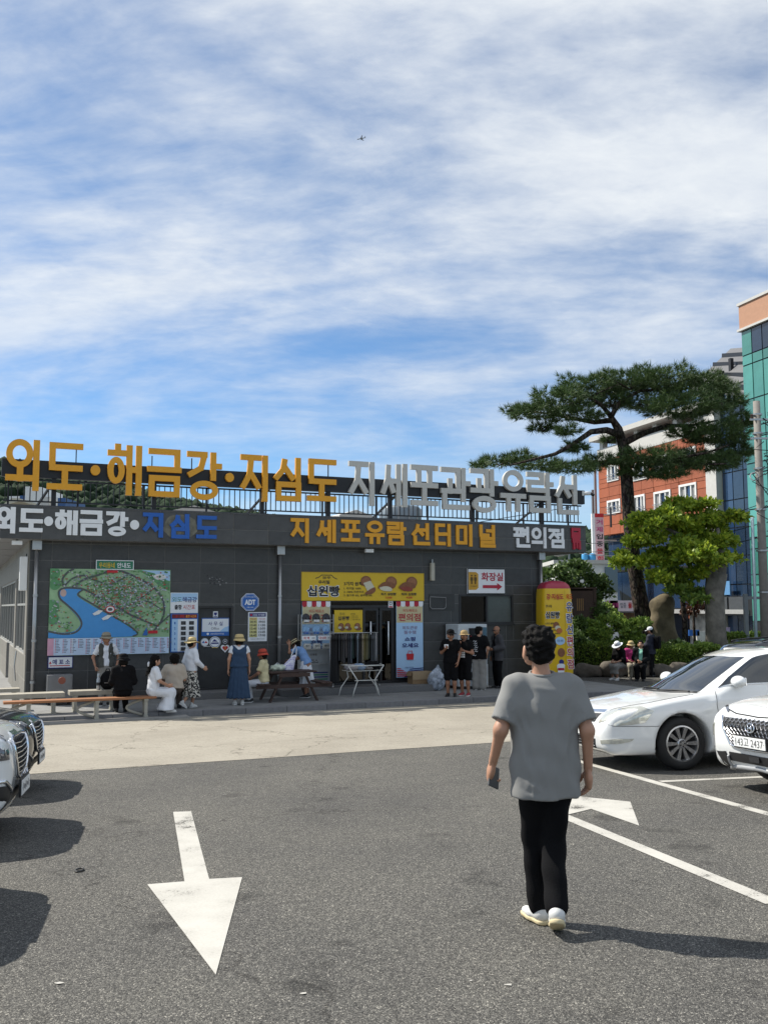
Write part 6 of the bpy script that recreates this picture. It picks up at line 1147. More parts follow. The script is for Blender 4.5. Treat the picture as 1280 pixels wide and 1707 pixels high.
mb = MB(); mb.prism([(-.06, .36), (.12, .36), (.16, .58), (-.10, .58)], yf-.006, yf-.004); mb.build('print', M_PRINTW, o); mb = MB(); mb.box(-.075, .135, yf-.009, yf-.0075, .46, .53); mb.build('print', M_REDL, o); pdisc(.03, .60, .13, .06, M_PRINTW, .0095)
mb = MB(); mb.box(.195, .201, yf-.002, yf, .08, 2.8); mb.build('seam', mat('seam_ochre', (.30, .18, .01)), o)
MB().lathe([(.0, -.001), (.5, -.001), (.5, .05), (.44, .06)], 24).build('blower_base', M_BLACK, o, (0, .0, .0))
# ------------------------------------------------------------------ cars
def curve(pts):
    xs = np.array([p[0] for p in pts], float); ys = np.array([p[1] for p in pts], float); n = len(xs); d = np.diff(ys)/np.diff(xs); m = np.zeros(n); m[0] = d[0]; m[-1] = d[-1]
    for i in range(1, n-1): m[i] = 0 if d[i-1]*d[i] <= 0 else 2*d[i-1]*d[i]/(d[i-1]+d[i])
    def f(x):
        x = np.clip(x, xs[0], xs[-1]); i = np.clip(np.searchsorted(xs, x)-1, 0, n-2); h = xs[i+1]-xs[i]; t = (x-xs[i])/h
        return (2*t**3-3*t**2+1)*ys[i]+(t**3-2*t**2+t)*h*m[i]+(-2*t**3+3*t**2)*ys[i+1]+(t**3-t**2)*h*m[i+1]
    return f
M_CARW = mat('car_white', (.80, .81, .80), .22, var=.015, scale=1, coat=1.0); M_CARB = mat('car_black', (.012, .013, .016), .15, var=.05, coat=1.0); M_TRIM = mat('black_plastic', (.014, .014, .015), .5, var=.1)
M_CHROME = mat('chrome', (.80, .81, .83), .08, 1.0, var=0); M_TYRE = mat('tyre_rubber', (.016, .016, .016), .8, var=.15, scale=20); M_RIM = mat('alloy', (.52, .52, .53), .25, .85, var=.04)
M_CGL = gmat('car_glass', lambda N, L, b: (setattr(b.inputs['Base Color'], 'default_value', (.012, .016, .02, 1)), setattr(b.inputs['Roughness'], 'default_value', .03), setattr(b.inputs['Specular IOR Level'], 'default_value', 1.0), setattr(b.inputs['Coat Weight'], 'default_value', .6)))
M_LAMP = mat('lamp_lens', (.62, .62, .55), .08, .35, var=.25, scale=22, coat=1.0); M_LAMPD = mat('lamp_dark', (.10, .10, .11), .1, .3, var=.4, scale=30, coat=1.0); M_PLATE = mat('plate_white', (.72, .73, .72), .4, var=.03)
class Car:
    def __init__(s, name, label, cat, loc, yaw, P, paint, step=.028, group=None):
        s.P = P; s.root = empty(name, loc, yaw, label, cat, group); nvec = None
        top, bot, wid, glass_t = curve(P['top']), P['bot'], curve(P['wid']), curve(P['roof']); L = P['L']
        noseprof = curve(P['nose']); tail = curve(P['tail']); wg = curve(P['wg']); k1 = P.get('k', .07)
        def f(Q):
            x, y, z = Q[:, 0].astype(float), np.abs(Q[:, 1]).astype(float), Q[:, 2].astype(float)
            w = wid(x)-np.where(z > .62, .10*((z-.62)/.4)**2, 0)-np.where(z < .42, .22*(.42-z)**2*4, 0)
            xf = noseprof(z)
            d = smax(smax(z-top(x)+.03*(y/.9)**2, bot-z, k1), y-w, k1); d = smax(d, (xf-x)*.9, k1); d = smax(d, (x-L+tail(z))*.9, k1)
            xx = x-P.get('wrap', .22)*(y/.75)**2*np.where(x < 2.5, 1, -.6); g = smax((z-glass_t(xx))*.80, y-wg(z), .07); g = np.maximum(g, .72-z); d = smin(d, g, .035)
            for wx in P['wx']:
                d = smax(d, np.minimum(P['ar']-np.hypot(x-wx, z-P['wr']), y-.5), .02)
            if P.get('crease'):
                for cz, amp, wdth in P['crease']: d = d+amp*np.exp(-((z-cz-.02*x)/wdth)**2)*np.clip((x-1.0)*2, 0, 1)
            return d.astype(np.float32)
        s.f = f; V, F = surface_nets(f, (-.15, -1.0, .08), (L+.15, 1.0, P['H']+.08), step); V = relax(f, V, 2)
        s.bvh = BVHTree.FromPolygons([tuple(v) for v in V], [tuple(int(i) for i in q) for q in F]); s.body = link('body', np_mesh('body', V, F, paint), None, s.root)
        und = MB(); und.box(.5, L-.5, -.62, .62, P['bot']+.02, .62); und.build('underbody', M_TRIM, s.root)
    def snaps(s, pts, off):
        """nearest points on the body, moved out along the field's gradient"""
        C_ = np.array([s.bvh.find_nearest(Vector(p))[0][:] for p in pts]); e = .012; I3 = np.eye(3)*e
        Q = np.concatenate([C_+I3[i]*sg for i in range(3) for sg in (1, -1)]).astype(np.float32); v = s.f(Q).reshape(3, 2, -1); g = (v[:, 0]-v[:, 1]).T; g = g/(np.linalg.norm(g, axis=1)[:, None]+1e-9)
        return [Vector(p) for p in C_+g*off]
    def snap(s, p, off): return s.snaps([p], off)[0]
    def patch(s, name, lo_, hi_, m, n=14, k=5, off=.006, parent=None, depth=.01):
        """surface patch between two 3-D polylines, laid on the body and given thickness"""
        def res(pl, n):
            pl = [Vector(p) for p in pl]; L = [0]
            for a, b in zip(pl[:-1], pl[1:]): L.append(L[-1]+(b-a).length)
            out = []
            for i in range(n+1):
                t = L[-1]*i/n; j = max(0, min(len(pl)-2, sum(1 for q in L[1:-1] if q <= t))); u = (t-L[j])/max(L[j+1]-L[j], 1e-9); out.append(pl[j].lerp(pl[j+1], u))
            return out
        A, B_ = res(lo_, n), res(hi_, n); vs = []
        for j in range(k+1):
            for i in range(n+1): vs.append(A[i].lerp(B_[i], j/k))
        vs = s.snaps(vs, off); nn = len(vs); fs = [(j*(n+1)+i, j*(n+1)+i+1, (j+1)*(n+1)+i+1, (j+1)*(n+1)+i) for j in range(k) for i in range(n)]
        ring = [i for i in range(n+1)]+[j*(n+1)+n for j in range(1, k+1)]+[k*(n+1)+i for i in range(n-1, -1, -1)]+[j*(n+1) for j in range(k-1, 0, -1)]
        base = s.snaps([vs[i] for i in ring], -depth); r0 = nn; vs2 = vs+base; m_ = len(ring)
        fs += [(ring[i], ring[(i+1) % m_], r0+(i+1) % m_, r0+i) for i in range(m_)]
        mb = MB(); mb.add(vs2, fs); o = mb.build(name, m, parent or s.root, smooth=True); o.data.set_sharp_from_angle(angle=R_(50)); return o
    def strip(s, name, pts, w, m, off=.004, n=24):
        """thin line following the body (gap, trim)"""
        pl = [Vector(p) for p in pts]; L = [0]
        for a, b in zip(pl[:-1], pl[1:]): L.append(L[-1]+(b-a).length)
        P_ = []
        for i in range(n+1):
            t = L[-1]*i/n; j = max(0, min(len(pl)-2, sum(1 for q in L[1:-1] if q <= t))); P_.append(pl[j].lerp(pl[j+1], (t-L[j])/max(L[j+1]-L[j], 1e-9)))
        P_ = s.snaps(P_, off); mb = MB(); mb.tube(P_, w/2, 5); return mb.build(name, m, s.root, smooth=True)
    def wheel(s, x, y, spokes, rimr):
        r = s.P['wr']; sg = 1 if y > 0 else -1; o = empty('wheel', (x, y, r), 0); o.parent = s.root; o.rotation_euler = (R_(90)*-sg, 0, 0)
        w = .21; t = MB(); t.lathe([(rimr, -w/2+.02), (rimr+.02, -w/2), (r-.03, -w/2), (r-.006, -w/2+.03), (r, -w/2+.06), (r, w/2-.06), (r-.006, w/2-.03), (r-.03, w/2), (rimr+.02, w/2), (rimr, w/2-.02)], 40); t.build('tyre', M_TYRE, o, smooth=True)
        rm = MB(); rm.lathe([(rimr+.006, w/2-.012), (rimr-.012, w/2-.008), (rimr-.02, w/2-.03), (rimr-.02, -w/2+.03)], 40); rm.lathe([(0, w/2-.018), (.045, w/2-.02), (.062, w/2-.035), (.062, w/2-.07)], 20)
        for i in range(spokes):
            a = 2*math.pi*i/spokes; d = Vector((math.cos(a), math.sin(a), 0)); q = Vector((-d.y, d.x, 0)); z = w/2-.03
            p = [d*.05-q*.014, d*.05+q*.014, d*(rimr-.014)+q*.026, d*(rimr-.014)-q*.026]; vs = [v+Vector((0, 0, z)) for v in p]+[v*1.0+Vector((0, 0, z-.03)) for v in p]; vs[2].z += .012; vs[3].z += .012
            rm.add(vs, [(0, 1, 2, 3), (7, 6, 5, 4), (0, 4, 5, 1), (1, 5, 6, 2), (2, 6, 7, 3), (3, 7, 4, 0)])
        rm.build('rim', M_RIM, o); dk = MB(); dk.lathe([(0, .0), (rimr-.021, .0), (rimr-.021, -.02)], 30); dk.build('brake_disc', M_TRIM, o)
        nb = MB()
        for i in range(5): nb.lathe([(.0, w/2-.012), (.009, w/2-.013), (.009, w/2-.03)], 8, 0, Matrix.Translation((.034*math.cos(i*1.2566), .034*math.sin(i*1.2566), 0)))
        nb.build('wheel_nuts', M_TRIM, o)
    def wheels(s, sp, rr_, near=True):
        for x in s.P['wx']:
            for sg in (-1, 1): s.wheel(x, sg*(s.P['tr']), sp, rr_)
    def mirror(s, x, z, m):
        for sg in (-1, 1):
            y = sg*float(s.P['ym']); v, f = blob([('e', (x, y+sg*.1, z), (.075, .11, .07)), ('e', (x+.03, y+sg*.1, z), (.06, .10, .065))], .016, .04, [((x+.065, 0, 0), (1, 0, 0))]); o = link('mirror', np_mesh('mirror', v, f, m), None, s.root)
            MB().bar((x+.01, y-sg*.03, z-.06), (x+.01, y+sg*.07, z-.045), .05, .03).build('mirror_foot', M_TRIM, o); MB().bbox(x+.06, x+.072, y+sg*.1-.085, y+sg*.1+.085, z-.05, z+.05, .005).build('mirror_glass', M_CHROME, o)
    def plate(s, x, z, text_=None, tilt=0, y=0, w=.52, h=.11):
        o = MB().bbox(-w/2, w/2, -.008, 0, -h/2, h/2, .004).build('number_plate', M_PLATE, s.root, (x, y, z)); o.rotation_euler = (tilt, 0, -math.pi/2)
        fr = MB(); fr.box(-w/2-.01, w/2+.01, .001, .02, -h/2-.012, h/2+.012); fr.build('plate_holder', M_TRIM, o)
        if text_: text(o, text_, 0, 0, .078, M_PRINTB, -.0092, .45, .0)
        for sx in (-.2, .2): MB().lathe([(0, .002), (.006, 0)], 8, 0, Matrix.Translation((sx*1.17, -.009, 0)) @ Matrix.Rotation(math.pi/2, 4, 'X')).build('plate_screw', M_STEEL, o)
        return o
SAL = dict(L=4.9, H=1.48, bot=.20, wx=(.98, 3.76), wr=.325, ar=.375, tr=.76, ym=.80, wrap=.26,
    top=[(0, .60), (.10, .70), (.3, .775), (.8, .875), (1.3, .945), (1.7, .98), (2.8, 1.0), (3.9, 1.02), (4.6, 1.0), (4.9, .9)],
    wid=[(0, .66), (.12, .76), (.35, .855), (.8, .90), (2.5, .915), (4.0, .90), (4.6, .85), (4.9, .72)],
    nose=[(.2, .10), (.3, .02), (.45, .0), (.6, .05), (.75, .16), (.95, .5)], tail=[(.2, .12), (.5, .0), (.8, .03), (1.0, .15)],
    roof=[(.6, .50), (1.05, .86), (1.6, 1.16), (2.1, 1.385), (2.45, 1.455), (2.9, 1.475), (3.4, 1.44), (3.8, 1.33), (4.3, 1.08), (4.7, .8)],
    wg=[(.8, .90), (.95, .865), (1.1, .79), (1.3, .69), (1.42, .62), (1.5, .58)], crease=[(.80, -.008, .03)])
def mk_saloon(name, label, cat, loc, yaw, paint, front=True, group=None):
    c = Car(name, label, cat, loc, yaw, SAL, paint, .026, group); c.wheels(10, .215)
    # windscreen and windows
    c.patch('windscreen', [(1.30, -.68, 1.0), (1.16, -.4, 1.0), (1.12, 0, 1.0), (1.16, .4, 1.0), (1.30, .68, 1.0)], [(2.10, -.53, 1.40), (2.02, -.3, 1.41), (2.0, 0, 1.42), (2.02, .3, 1.41), (2.10, .53, 1.40)], M_CGL, 24, 10)
    c.strip('wiper', [(1.24, -.62, .99), (1.10, -.1, .98)], .022, M_TRIM, .018); c.strip('wiper', [(1.13, .0, .98), (1.22, .56, .99)], .022, M_TRIM, .018); c.strip('cowl', [(1.30, -.70, .97), (1.13, -.4, .965), (1.08, 0, .965), (1.13, .4, .965), (1.30, .70, .97)], .035, M_TRIM, .0)
    c.patch('rear_window', [(4.28, -.55, 1.06), (4.36, 0, 1.06), (4.28, .55, 1.06)], [(3.75, -.5, 1.36), (3.8, 0, 1.37), (3.75, .5, 1.36)], M_CGL, 16, 6)
    for sg in (-1, 1):
        y = sg*.8
        c.patch('front_window', [(1.58, y, 1.015), (2.1, y, 1.025), (2.66, y, 1.035)], [(1.74, y*.9, 1.10), (2.16, y*.78, 1.345), (2.66, y*.74, 1.395)], M_CGL, 14, 6); c.patch('rear_side_window', [(2.72, y, 1.035), (3.3, y, 1.045), (3.86, y, 1.06)], [(2.72, y*.74, 1.395), (3.25, y*.76, 1.375), (3.70, y*.8, 1.24)], M_CGL, 12, 6)
        c.strip('window_trim', [(1.5, y, .99), (2.6, y, 1.015), (3.9, y, 1.04)], .014, M_CHROME, .004)
        c.patch('mirror_sail', [(1.50, y, 1.0), (1.60, y, 1.01)], [(1.56, y, 1.03), (1.75, y*.9, 1.11)], M_TRIM, 4, 3, .008)
        c.strip('door_gap', [(1.49, y, .99), (1.45, sg*.92, .8), (1.47, sg*.92, .55), (1.50, sg*.9, .33)], .007, M_TRIM, .0015); c.strip('door_gap', [(2.70, y, 1.02), (2.70, sg*.92, .7), (2.68, sg*.9, .3)], .007, M_TRIM, .0015)
        c.patch('door_handle', [(2.42, sg*.92, .845), (2.62, sg*.92, .85)], [(2.42, sg*.92, .875), (2.62, sg*.92, .88)], M_CARW if paint is M_CARW else M_CHROME, 6, 2, .03)
        c.strip('sill_trim', [(1.42, sg*.9, .33), (2.4, sg*.9, .30), (3.35, sg*.9, .31)], .03, paint, .012); c.strip('bumper_gap', [(.14, sg*.66, .56), (.45, sg*.86, .555), (.66, sg*.9, .55)], .006, M_TRIM, .0015)
        hl = c.patch('headlight', [(.06, sg*.50, .575), (.16, sg*.66, .565), (.30, sg*.80, .575), (.48, sg*.88, .60)], [(.18, sg*.50, .70), (.26, sg*.62, .745), (.40, sg*.76, .775), (.60, sg*.87, .735)], M_LAMP, 14, 7, .008)
        pp = c.snap((.26, sg*.68, .66), -.030); MB().lathe([(0, .01), (.05, .006), (.058, -.01)], 18, 0, Matrix.Translation(pp) @ Matrix.Rotation(-R_(70), 4, 'Y') @ Matrix.Rotation(sg*R_(-35), 4, 'X')).build('projector', M_CHROME, hl, smooth=True)
        c.patch('fog_light', [(.10, sg*.60, .355), (.22, sg*.74, .36), (.32, sg*.80, .385)], [(.08, sg*.60, .395), (.18, sg*.72, .41), (.34, sg*.81, .41)], M_LAMP, 8, 3, .008)
        c.patch('tail_light', [(4.72, sg*.80, .68), (4.85, sg*.62, .68)], [(4.68, sg*.78, .90), (4.83, sg*.62, .90)], mat('tail_red', (.3, .01, .01), .15, coat=1), 8, 4, .01)
        c.strip('hood_gap', [(.20, sg*.50, .72), (.6, sg*.72, .85), (1.2, sg*.78, .95)], .006, M_TRIM, .0015)
    gp = c.patch('grille', [(.05, -.38, .585), (.02, 0, .575), (.05, .38, .585)], [(.14, -.42, .67), (.10, 0, .675), (.14, .42, .67)], M_TRIM, 18, 5, .006)
    for z in (.60, .628, .652): c.strip('grille_bar', [(.07, -.38, z), (.03, 0, z-.003), (.07, .38, z)], .008, M_CHROME, .012)
    c.patch('grille_top', [(.15, -.48, .69), (.11, 0, .69), (.15, .48, .69)], [(.20, -.46, .72), (.15, 0, .725), (.20, .46, .72)], M_CHROME, 18, 3, .010)
    c.patch('lower_intake', [(.06, -.42, .285), (.03, 0, .28), (.06, .42, .285)], [(.03, -.46, .39), (.0, 0, .39), (.03, .46, .39)], M_TRIM, 18, 4, .006)
    for z in (.31, .345): c.strip('intake_bar', [(.05, -.42, z), (.02, 0, z), (.05, .42, z)], .007, M_STEEL, .010)
    c.mirror(1.76, 1.06, paint); c.plate(-.022, .47)
    return c
y12 = R_(12.5)
def carpos(x, y): return Vector((x, y, gz(x, y)))
def setcar(c, x, y, yaw):
    """stand the car on the sloping car park"""
    c.root.location = carpos(x, y); n = (INW*SLOPE+Vector((0, 0, 1))).normalized(); d = Vector((math.cos(yaw), math.sin(yaw), 0)); d = (d-n*d.dot(n)).normalized(); yv = n.cross(d)
    c.root.rotation_euler = Matrix((d, yv, n)).transposed().to_euler()
ex = Vector((math.cos(y12), math.sin(y12), 0)); ey = Vector((-ex.y, ex.x, 0))
wp = Vector((3.68, 12.05, 0)); nose = wp-ex*.98+ey*.86
white = mk_saloon('saloon_car', 'white saloon car parked nose in behind the crossover', 'car', (0, 0, 0), 0, M_CARW); setcar(white, nose.x, nose.y, y12)
# crossover at the right edge
CRO = dict(SAL, L=4.2, H=1.56, wx=(.86, 3.46), wr=.34, ar=.39, tr=.76, ym=.80, bot=.22, k=.06,
    top=[(0, .72), (.08, .80), (.22, .88), (.6, .97), (1.1, 1.02), (1.6, 1.05), (2.8, 1.07), (3.8, 1.08), (4.2, 1.0)],
    wid=[(0, .70), (.1, .80), (.3, .87), (.8, .90), (2.5, .90), (3.8, .88), (4.2, .8)],
    nose=[(.2, .14), (.32, .04), (.5, .0), (.7, .0), (.82, .05), (1.0, .4)], tail=[(.2, .12), (.5, .0), (.8, .03), (1.2, .2)],
    roof=[(.5, .50), (.95, .93), (1.4, 1.2), (1.85, 1.45), (2.2, 1.535), (2.7, 1.555), (3.3, 1.53), (3.8, 1.45), (4.1, 1.1), (4.25, .8)], crease=None)
c = Car('crossover_car', 'white crossover with a mesh grille and number plate at the right edge', 'car', (0, 0, 0), 0, CRO, M_CARW, .026); c.wheels(5, .23)
c.patch('windscreen', [(1.16, -.70, 1.06), (1.02, -.4, 1.05), (.98, 0, 1.05), (1.02, .4, 1.05), (1.16, .70, 1.06)], [(1.86, -.56, 1.46), (1.78, 0, 1.48), (1.86, .56, 1.46)], M_CGL, 20, 8)
for sg in (-1, 1):
    y = sg*.8; c.patch('front_window', [(1.45, y, 1.08), (2.4, y, 1.09)], [(1.9, y*.8, 1.40), (2.4, y*.76, 1.47)], M_CGL, 10, 5); c.patch('rear_side_window', [(2.46, y, 1.09), (3.5, y, 1.12)], [(2.46, y*.76, 1.47), (3.3, y*.8, 1.42)], M_CGL, 10, 5)
    c.patch('daytime_light', [(.10, sg*.56, .815), (.24, sg*.78, .835)], [(.11, sg*.56, .845), (.28, sg*.79, .87)], M_LAMPD, 8, 3, .01); c.patch('headlight', [(.10, sg*.66, .56), (.24, sg*.80, .56)], [(.08, sg*.66, .67), (.24, sg*.81, .67)], M_LAMP, 8, 4, .012)
    c.strip('wheel_arch_trim', [(.86+.43*math.cos(t), sg*.9, .34+.43*math.sin(t)) for t in [math.pi*i/12 for i in range(13)]], .06, M_TRIM, .0)
    c.patch('lower_corner_intake', [(.12, sg*.50, .33), (.25, sg*.74, .36)], [(.06, sg*.50, .42), (.2, sg*.74, .44)], M_TRIM, 8, 3, .01); c.strip('corner_blade', [(.10, sg*.45, .40), (.14, sg*.48, .31)], .03, M_SILV, .02)
gl_lo = [(.03, -.36, .50), (.01, 0, .48), (.03, .36, .50)]; gl_hi = [(.06, -.56, .765), (.02, 0, .785), (.06, .56, .765)]
c.patch('grille', gl_lo, gl_hi, M_TRIM, 20, 8, .006)
def gpt(u, v): a = Vector((.02, -.36+.72*u, .50-.02*math.sin(math.pi*u))); b = Vector((.04, -.56+1.12*u, .765+.02*math.sin(math.pi*u))); return a.lerp(b, v)
mb = MB(); nr, ncol = 8, 15
for r in range(nr):
    for k in range(ncol):
        u0 = (k+(.5 if r % 2 else 0))/ncol; u1 = u0+1/ncol
        if u1 > 1.02: continue
        p = [c.snap(gpt(min(max(u, .01), .99), min(v, .985)), .016) for u, v in ((u0, (r+.85)/nr), ((u0+u1)/2, (r+.15)/nr), (u1, (r+.85)/nr))]
        mb.tube(p, .0055, 4)
mb.build('grille_mesh', mat('mesh_chrome', (.45, .45, .46), .2, .9, var=0), c.root)
c.strip('grille_rim', [(.06, -.575, .77), (.04, -.47, .63), (.03, -.375, .49), (.02, -.2, .475), (.01, 0, .47), (.02, .2, .475), (.03, .375, .49), (.04, .47, .63), (.06, .575, .77)], .026, M_CHROME, .014, 48); c.strip('hood_gap', [(.16, -.66, .86), (.08, -.4, .835), (.05, 0, .83), (.08, .4, .835), (.16, .66, .86)], .016, M_TRIM, .002); c.strip('hood_crease', [(.3, -.5, .92), (.22, 0, .90), (.3, .5, .92)], .006, M_SILV, .001)
pe = c.snap((0, 0, .685), .026); Me = Matrix.Translation(pe) @ Matrix.Rotation(-R_(82), 4, 'Y'); em = MB(); rg = [Me @ Vector((.044*math.sin(t), .072*math.cos(t), .01)) for t in [2*math.pi*i/28 for i in range(29)]]; em.tube(rg, .008, 6, cap=False)
for (a, b) in (((-.034, -.036), (.03, -.018)), ((-.03, .018), (.034, .036)), ((-.008, -.03), (.008, .03))): em.tube([Me @ Vector((a[0], a[1], .012)), Me @ Vector((b[0], b[1], .012))], .009, 6)
em.build('emblem', M_CHROME, c.root, smooth=True); MB().lathe([(0, .002), (.05, .0), (.05, -.02)], 28, 0, Me @ Matrix.Diagonal((.84, 1.36, 1, 1))).build('emblem_back', M_TRIM, c.root)
c.plate(-.045, .545, '143고 2437', 0); c.patch('lower_intake', [(.07, -.46, .33), (.04, 0, .32), (.07, .46, .33)], [(.03, -.44, .415), (.0, 0, .41), (.03, .44, .415)], M_TRIM, 16, 4, .008); c.strip('skid_bar', [(.26, -.78, .33), (.13, -.5, .30), (.08, 0, .29), (.13, .5, .30), (.26, .78, .33)], .06, M_SILV, .006, 40); c.patch('skid_plate', [(.2, -.6, .23), (.15, 0, .23), (.2, .6, .23)], [(.12, -.6, .28), (.08, 0, .275), (.12, .6, .28)], M_TRIM, 16, 3, .01); MB().box(-.005, .01, -.08, .08, .345, .40).build('radar_cover', M_ALU, c.root)
c.mirror(1.5, 1.12, M_CARW); setcar(c, 3.80, 10.05, R_(15))
# dark car whose roof shows behind the white saloon
def mk_suv(label, x, y, yaw):
    c = Car('saloon_car', label, 'car', (0, 0, 0), 0, CRO, M_CARB, .035, 'dark cars parked beyond the white saloon'); c.root.name = 'dark_car'; c.wheels(5, .23)
    c.patch('windscreen', [(1.16, -.70, 1.06), (.98, 0, 1.05), (1.16, .70, 1.06)], [(1.86, -.56, 1.46), (1.78, 0, 1.48), (1.86, .56, 1.46)], M_CGL, 12, 6); c.patch('rear_window', [(4.1, -.55, 1.12), (4.16, 0, 1.12), (4.1, .55, 1.12)], [(3.85, -.5, 1.40), (3.9, 0, 1.41), (3.85, .5, 1.40)], M_CGL, 12, 5)
    for sg in (-1, 1):
        q = sg*.8; c.patch('front_window', [(1.45, q, 1.08), (2.4, q, 1.09)], [(1.9, q*.8, 1.40), (2.4, q*.76, 1.47)], M_CGL, 10, 5); c.patch('rear_side_window', [(2.46, q, 1.09), (3.7, q, 1.12)], [(2.46, q*.76, 1.47), (3.5, q*.8, 1.40)], M_CGL, 10, 5); c.strip('roof_rail', [(1.9, sg*.55, 1.53), (2.8, sg*.56, 1.56), (3.6, sg*.55, 1.52)], .03, M_TRIM, .03); c.patch('tail_light', [(4.1, sg*.72, .80), (4.18, sg*.5, .80)], [(4.1, sg*.72, 1.0), (4.16, sg*.5, 1.0)], mat('tail_red', (.3, .01, .01), .15, coat=1), 6, 3, .01)
    c.mirror(1.5, 1.12, M_CARB); setcar(c, x, y, yaw)
mk_suv('black car nearest behind the white saloon, only its roof showing', 10.9, 20.4, R_(192)); mk_suv('black car farther behind the white saloon at the right edge', 12.6, 22.4, R_(192))
# large cars on the left, noses pointing right
LUX = dict(SAL, L=5.2, H=1.50, wx=(.92, 4.05), wr=.35, ar=.40, tr=.79, ym=.83, bot=.20, k=.055, crease=None,
    top=[(0, .69), (.06, .745), (.2, .80), (.7, .885), (1.4, .965), (1.9, 1.0), (3.0, 1.03), (4.2, 1.04), (4.9, 1.0), (5.2, .9)],
    wid=[(0, .50), (.08, .68), (.28, .85), (.7, .94), (2.6, .955), (4.2, .94), (4.9, .88), (5.2, .76)],
    nose=[(.2, .10), (.3, .03), (.5, .0), (.68, .02), (.8, .12), (1.0, .45)],
    roof=[(.8, .50), (1.25, .88), (1.8, 1.18), (2.3, 1.40), (2.65, 1.475), (3.1, 1.495), (3.7, 1.46), (4.1, 1.35), (4.6, 1.1), (5.0, .8)], wg=[(.8, .94), (.95, .905), (1.1, .83), (1.3, .72), (1.42, .65), (1.5, .6)])
def luxury(label, x, y, yaw, paint, hs):
    c = Car('saloon_car', label, 'car', (0, 0, 0), 0, LUX, paint, .028, 'large saloons parked along the left'); c.wheels(9, .24)
    c.patch('windscreen', [(1.50, -.7, 1.04), (1.33, 0, 1.03), (1.50, .7, 1.04)], [(2.3, -.55, 1.42), (2.2, 0, 1.44), (2.3, .55, 1.42)], M_CGL, 18, 8)
    for sg in (-1, 1):
        y_ = sg*.84; c.patch('front_window', [(1.8, y_, 1.05), (2.9, y_, 1.06)], [(2.3, y_*.8, 1.36), (2.9, y_*.76, 1.42)], M_CGL, 10, 5); c.patch('rear_side_window', [(2.96, y_, 1.06), (4.2, y_, 1.08)], [(2.96, y_*.76, 1.42), (4.0, y_*.8, 1.26)], M_CGL, 10, 5)
        c.patch('headlight', [(.10, sg*.53, .585), (.32, sg*.88, .60), (.46, sg*.93, .62)], [(.12, sg*.56, .72), (.32, sg*.86, .735), (.5, sg*.92, .735)], M_LAMPD, 12, 5, .008)
        for k in range(3): c.strip('light_bar', [(.14, sg*(.58+.06*k), .61), (.16, sg*(.60+.06*k), .70)], .009, M_LAMP, .009, 6)
        c.patch('bumper_intake', [(.12, sg*.48, .27), (.34, sg*.86, .26)], [(.06, sg*.50, .40), (.22, sg*.80, .42)], M_TRIM, 10, 5, .008); c.strip('intake_trim', [(.06, sg*.46, .36), (.1, sg*.6, .44), (.26, sg*.86, .45)], .03, M_CHROME, .010)
        c.strip('hood_gap', [(.07, sg*.46, .78), (.4, sg*.74, .88), (1.4, sg*.82, .99)], .007, M_TRIM, .0015)
    pts = [(.03, -.40, .715), (.02, -.39, .58), (.0, -.28, .46), (.0, -.12, .41), (.0, 0, .40), (.0, .12, .41), (.0, .28, .46), (.02, .39, .58), (.03, .40, .715)]
    c.patch('grille', [(.02, -.37, .58), (.0, -.26, .47), (.0, 0, .42), (.0, .26, .47), (.02, .37, .58)], [(.04, -.38, .70), (.03, -.2, .715), (.02, 0, .72), (.03, .2, .715), (.04, .38, .70)], M_TRIM, 22, 8, .006)
    c.strip('grille_rim', pts+[(.04, .2, .73), (.03, 0, .735), (.04, -.2, .73), (.03, -.40, .715)], .034, M_CHROME, .012, 60)
    for i in range(7):
        z = .46+.037*i; hw = min(.37, .22+1.1*(z-.44)) ; c.strip('grille_bar', [(.02, -hw, z), (-.0, 0, z-.01), (.02, hw, z)], .012, M_CHROME, .016, 16)
    for k in range(-3, 4): c.strip('grille_rib', [(.0, k*.1, .46+abs(k)*.02), (.02, k*.1, .70)], .008, M_TRIM, .012, 8)
    c.patch('bonnet_lip', [(.04, -.16, .745), (.03, 0, .75), (.04, .16, .745)], [(.09, -.15, .765), (.08, 0, .77), (.09, .15, .765)], M_CHROME, 14, 3, .008)
    c.patch('lower_intake', [(.06, -.5, .25), (.03, 0, .245), (.06, .5, .25)], [(.0, -.46, .34), (.0, 0, .34), (.0, .46, .34)], M_TRIM, 16, 4, .008); c.strip('lip', [(.36, -.9, .26), (.16, -.6, .215), (.1, 0, .205), (.16, .6, .215), (.36, .9, .26)], .06, M_SILV if paint is M_CARW else M_TRIM, .004, 40); c.strip('lip_trim', [(.36, -.9, .285), (.14, -.6, .245), (.08, 0, .235), (.14, .6, .245), (.36, .9, .285)], .014, M_CHROME, .014, 40)
    pl = c.plate(-.045, .345, None); q = MB()
    for i in range(7): q.box(-.2+.058*i, -.18+.058*i+.012*(i % 3), -.0095, -.0085, -.028+.012*(i % 2), .03-.01*(i % 3))
    q.build('plate_marks', mat('plate_ink', (.12, .12, .13)), pl)['kind'] = 'stuff'; c.mirror(1.95, 1.1, paint); setcar(c, x, y, yaw); c.root.scale = (1, 1, hs); return c
LY = R_(180+13)
luxury('white saloon with a chrome shield grille at the left edge', -3.33, 8.98, LY, M_CARW, 1.18)
luxury('dark saloon nosing out beyond the white car at the left edge', -4.10, 11.6, LY, M_CARB, 1.06)
luxury('white saloon just outside the frame casting the lowest shadow at the left', -2.72, 6.3, LY, M_CARW, 1.18)
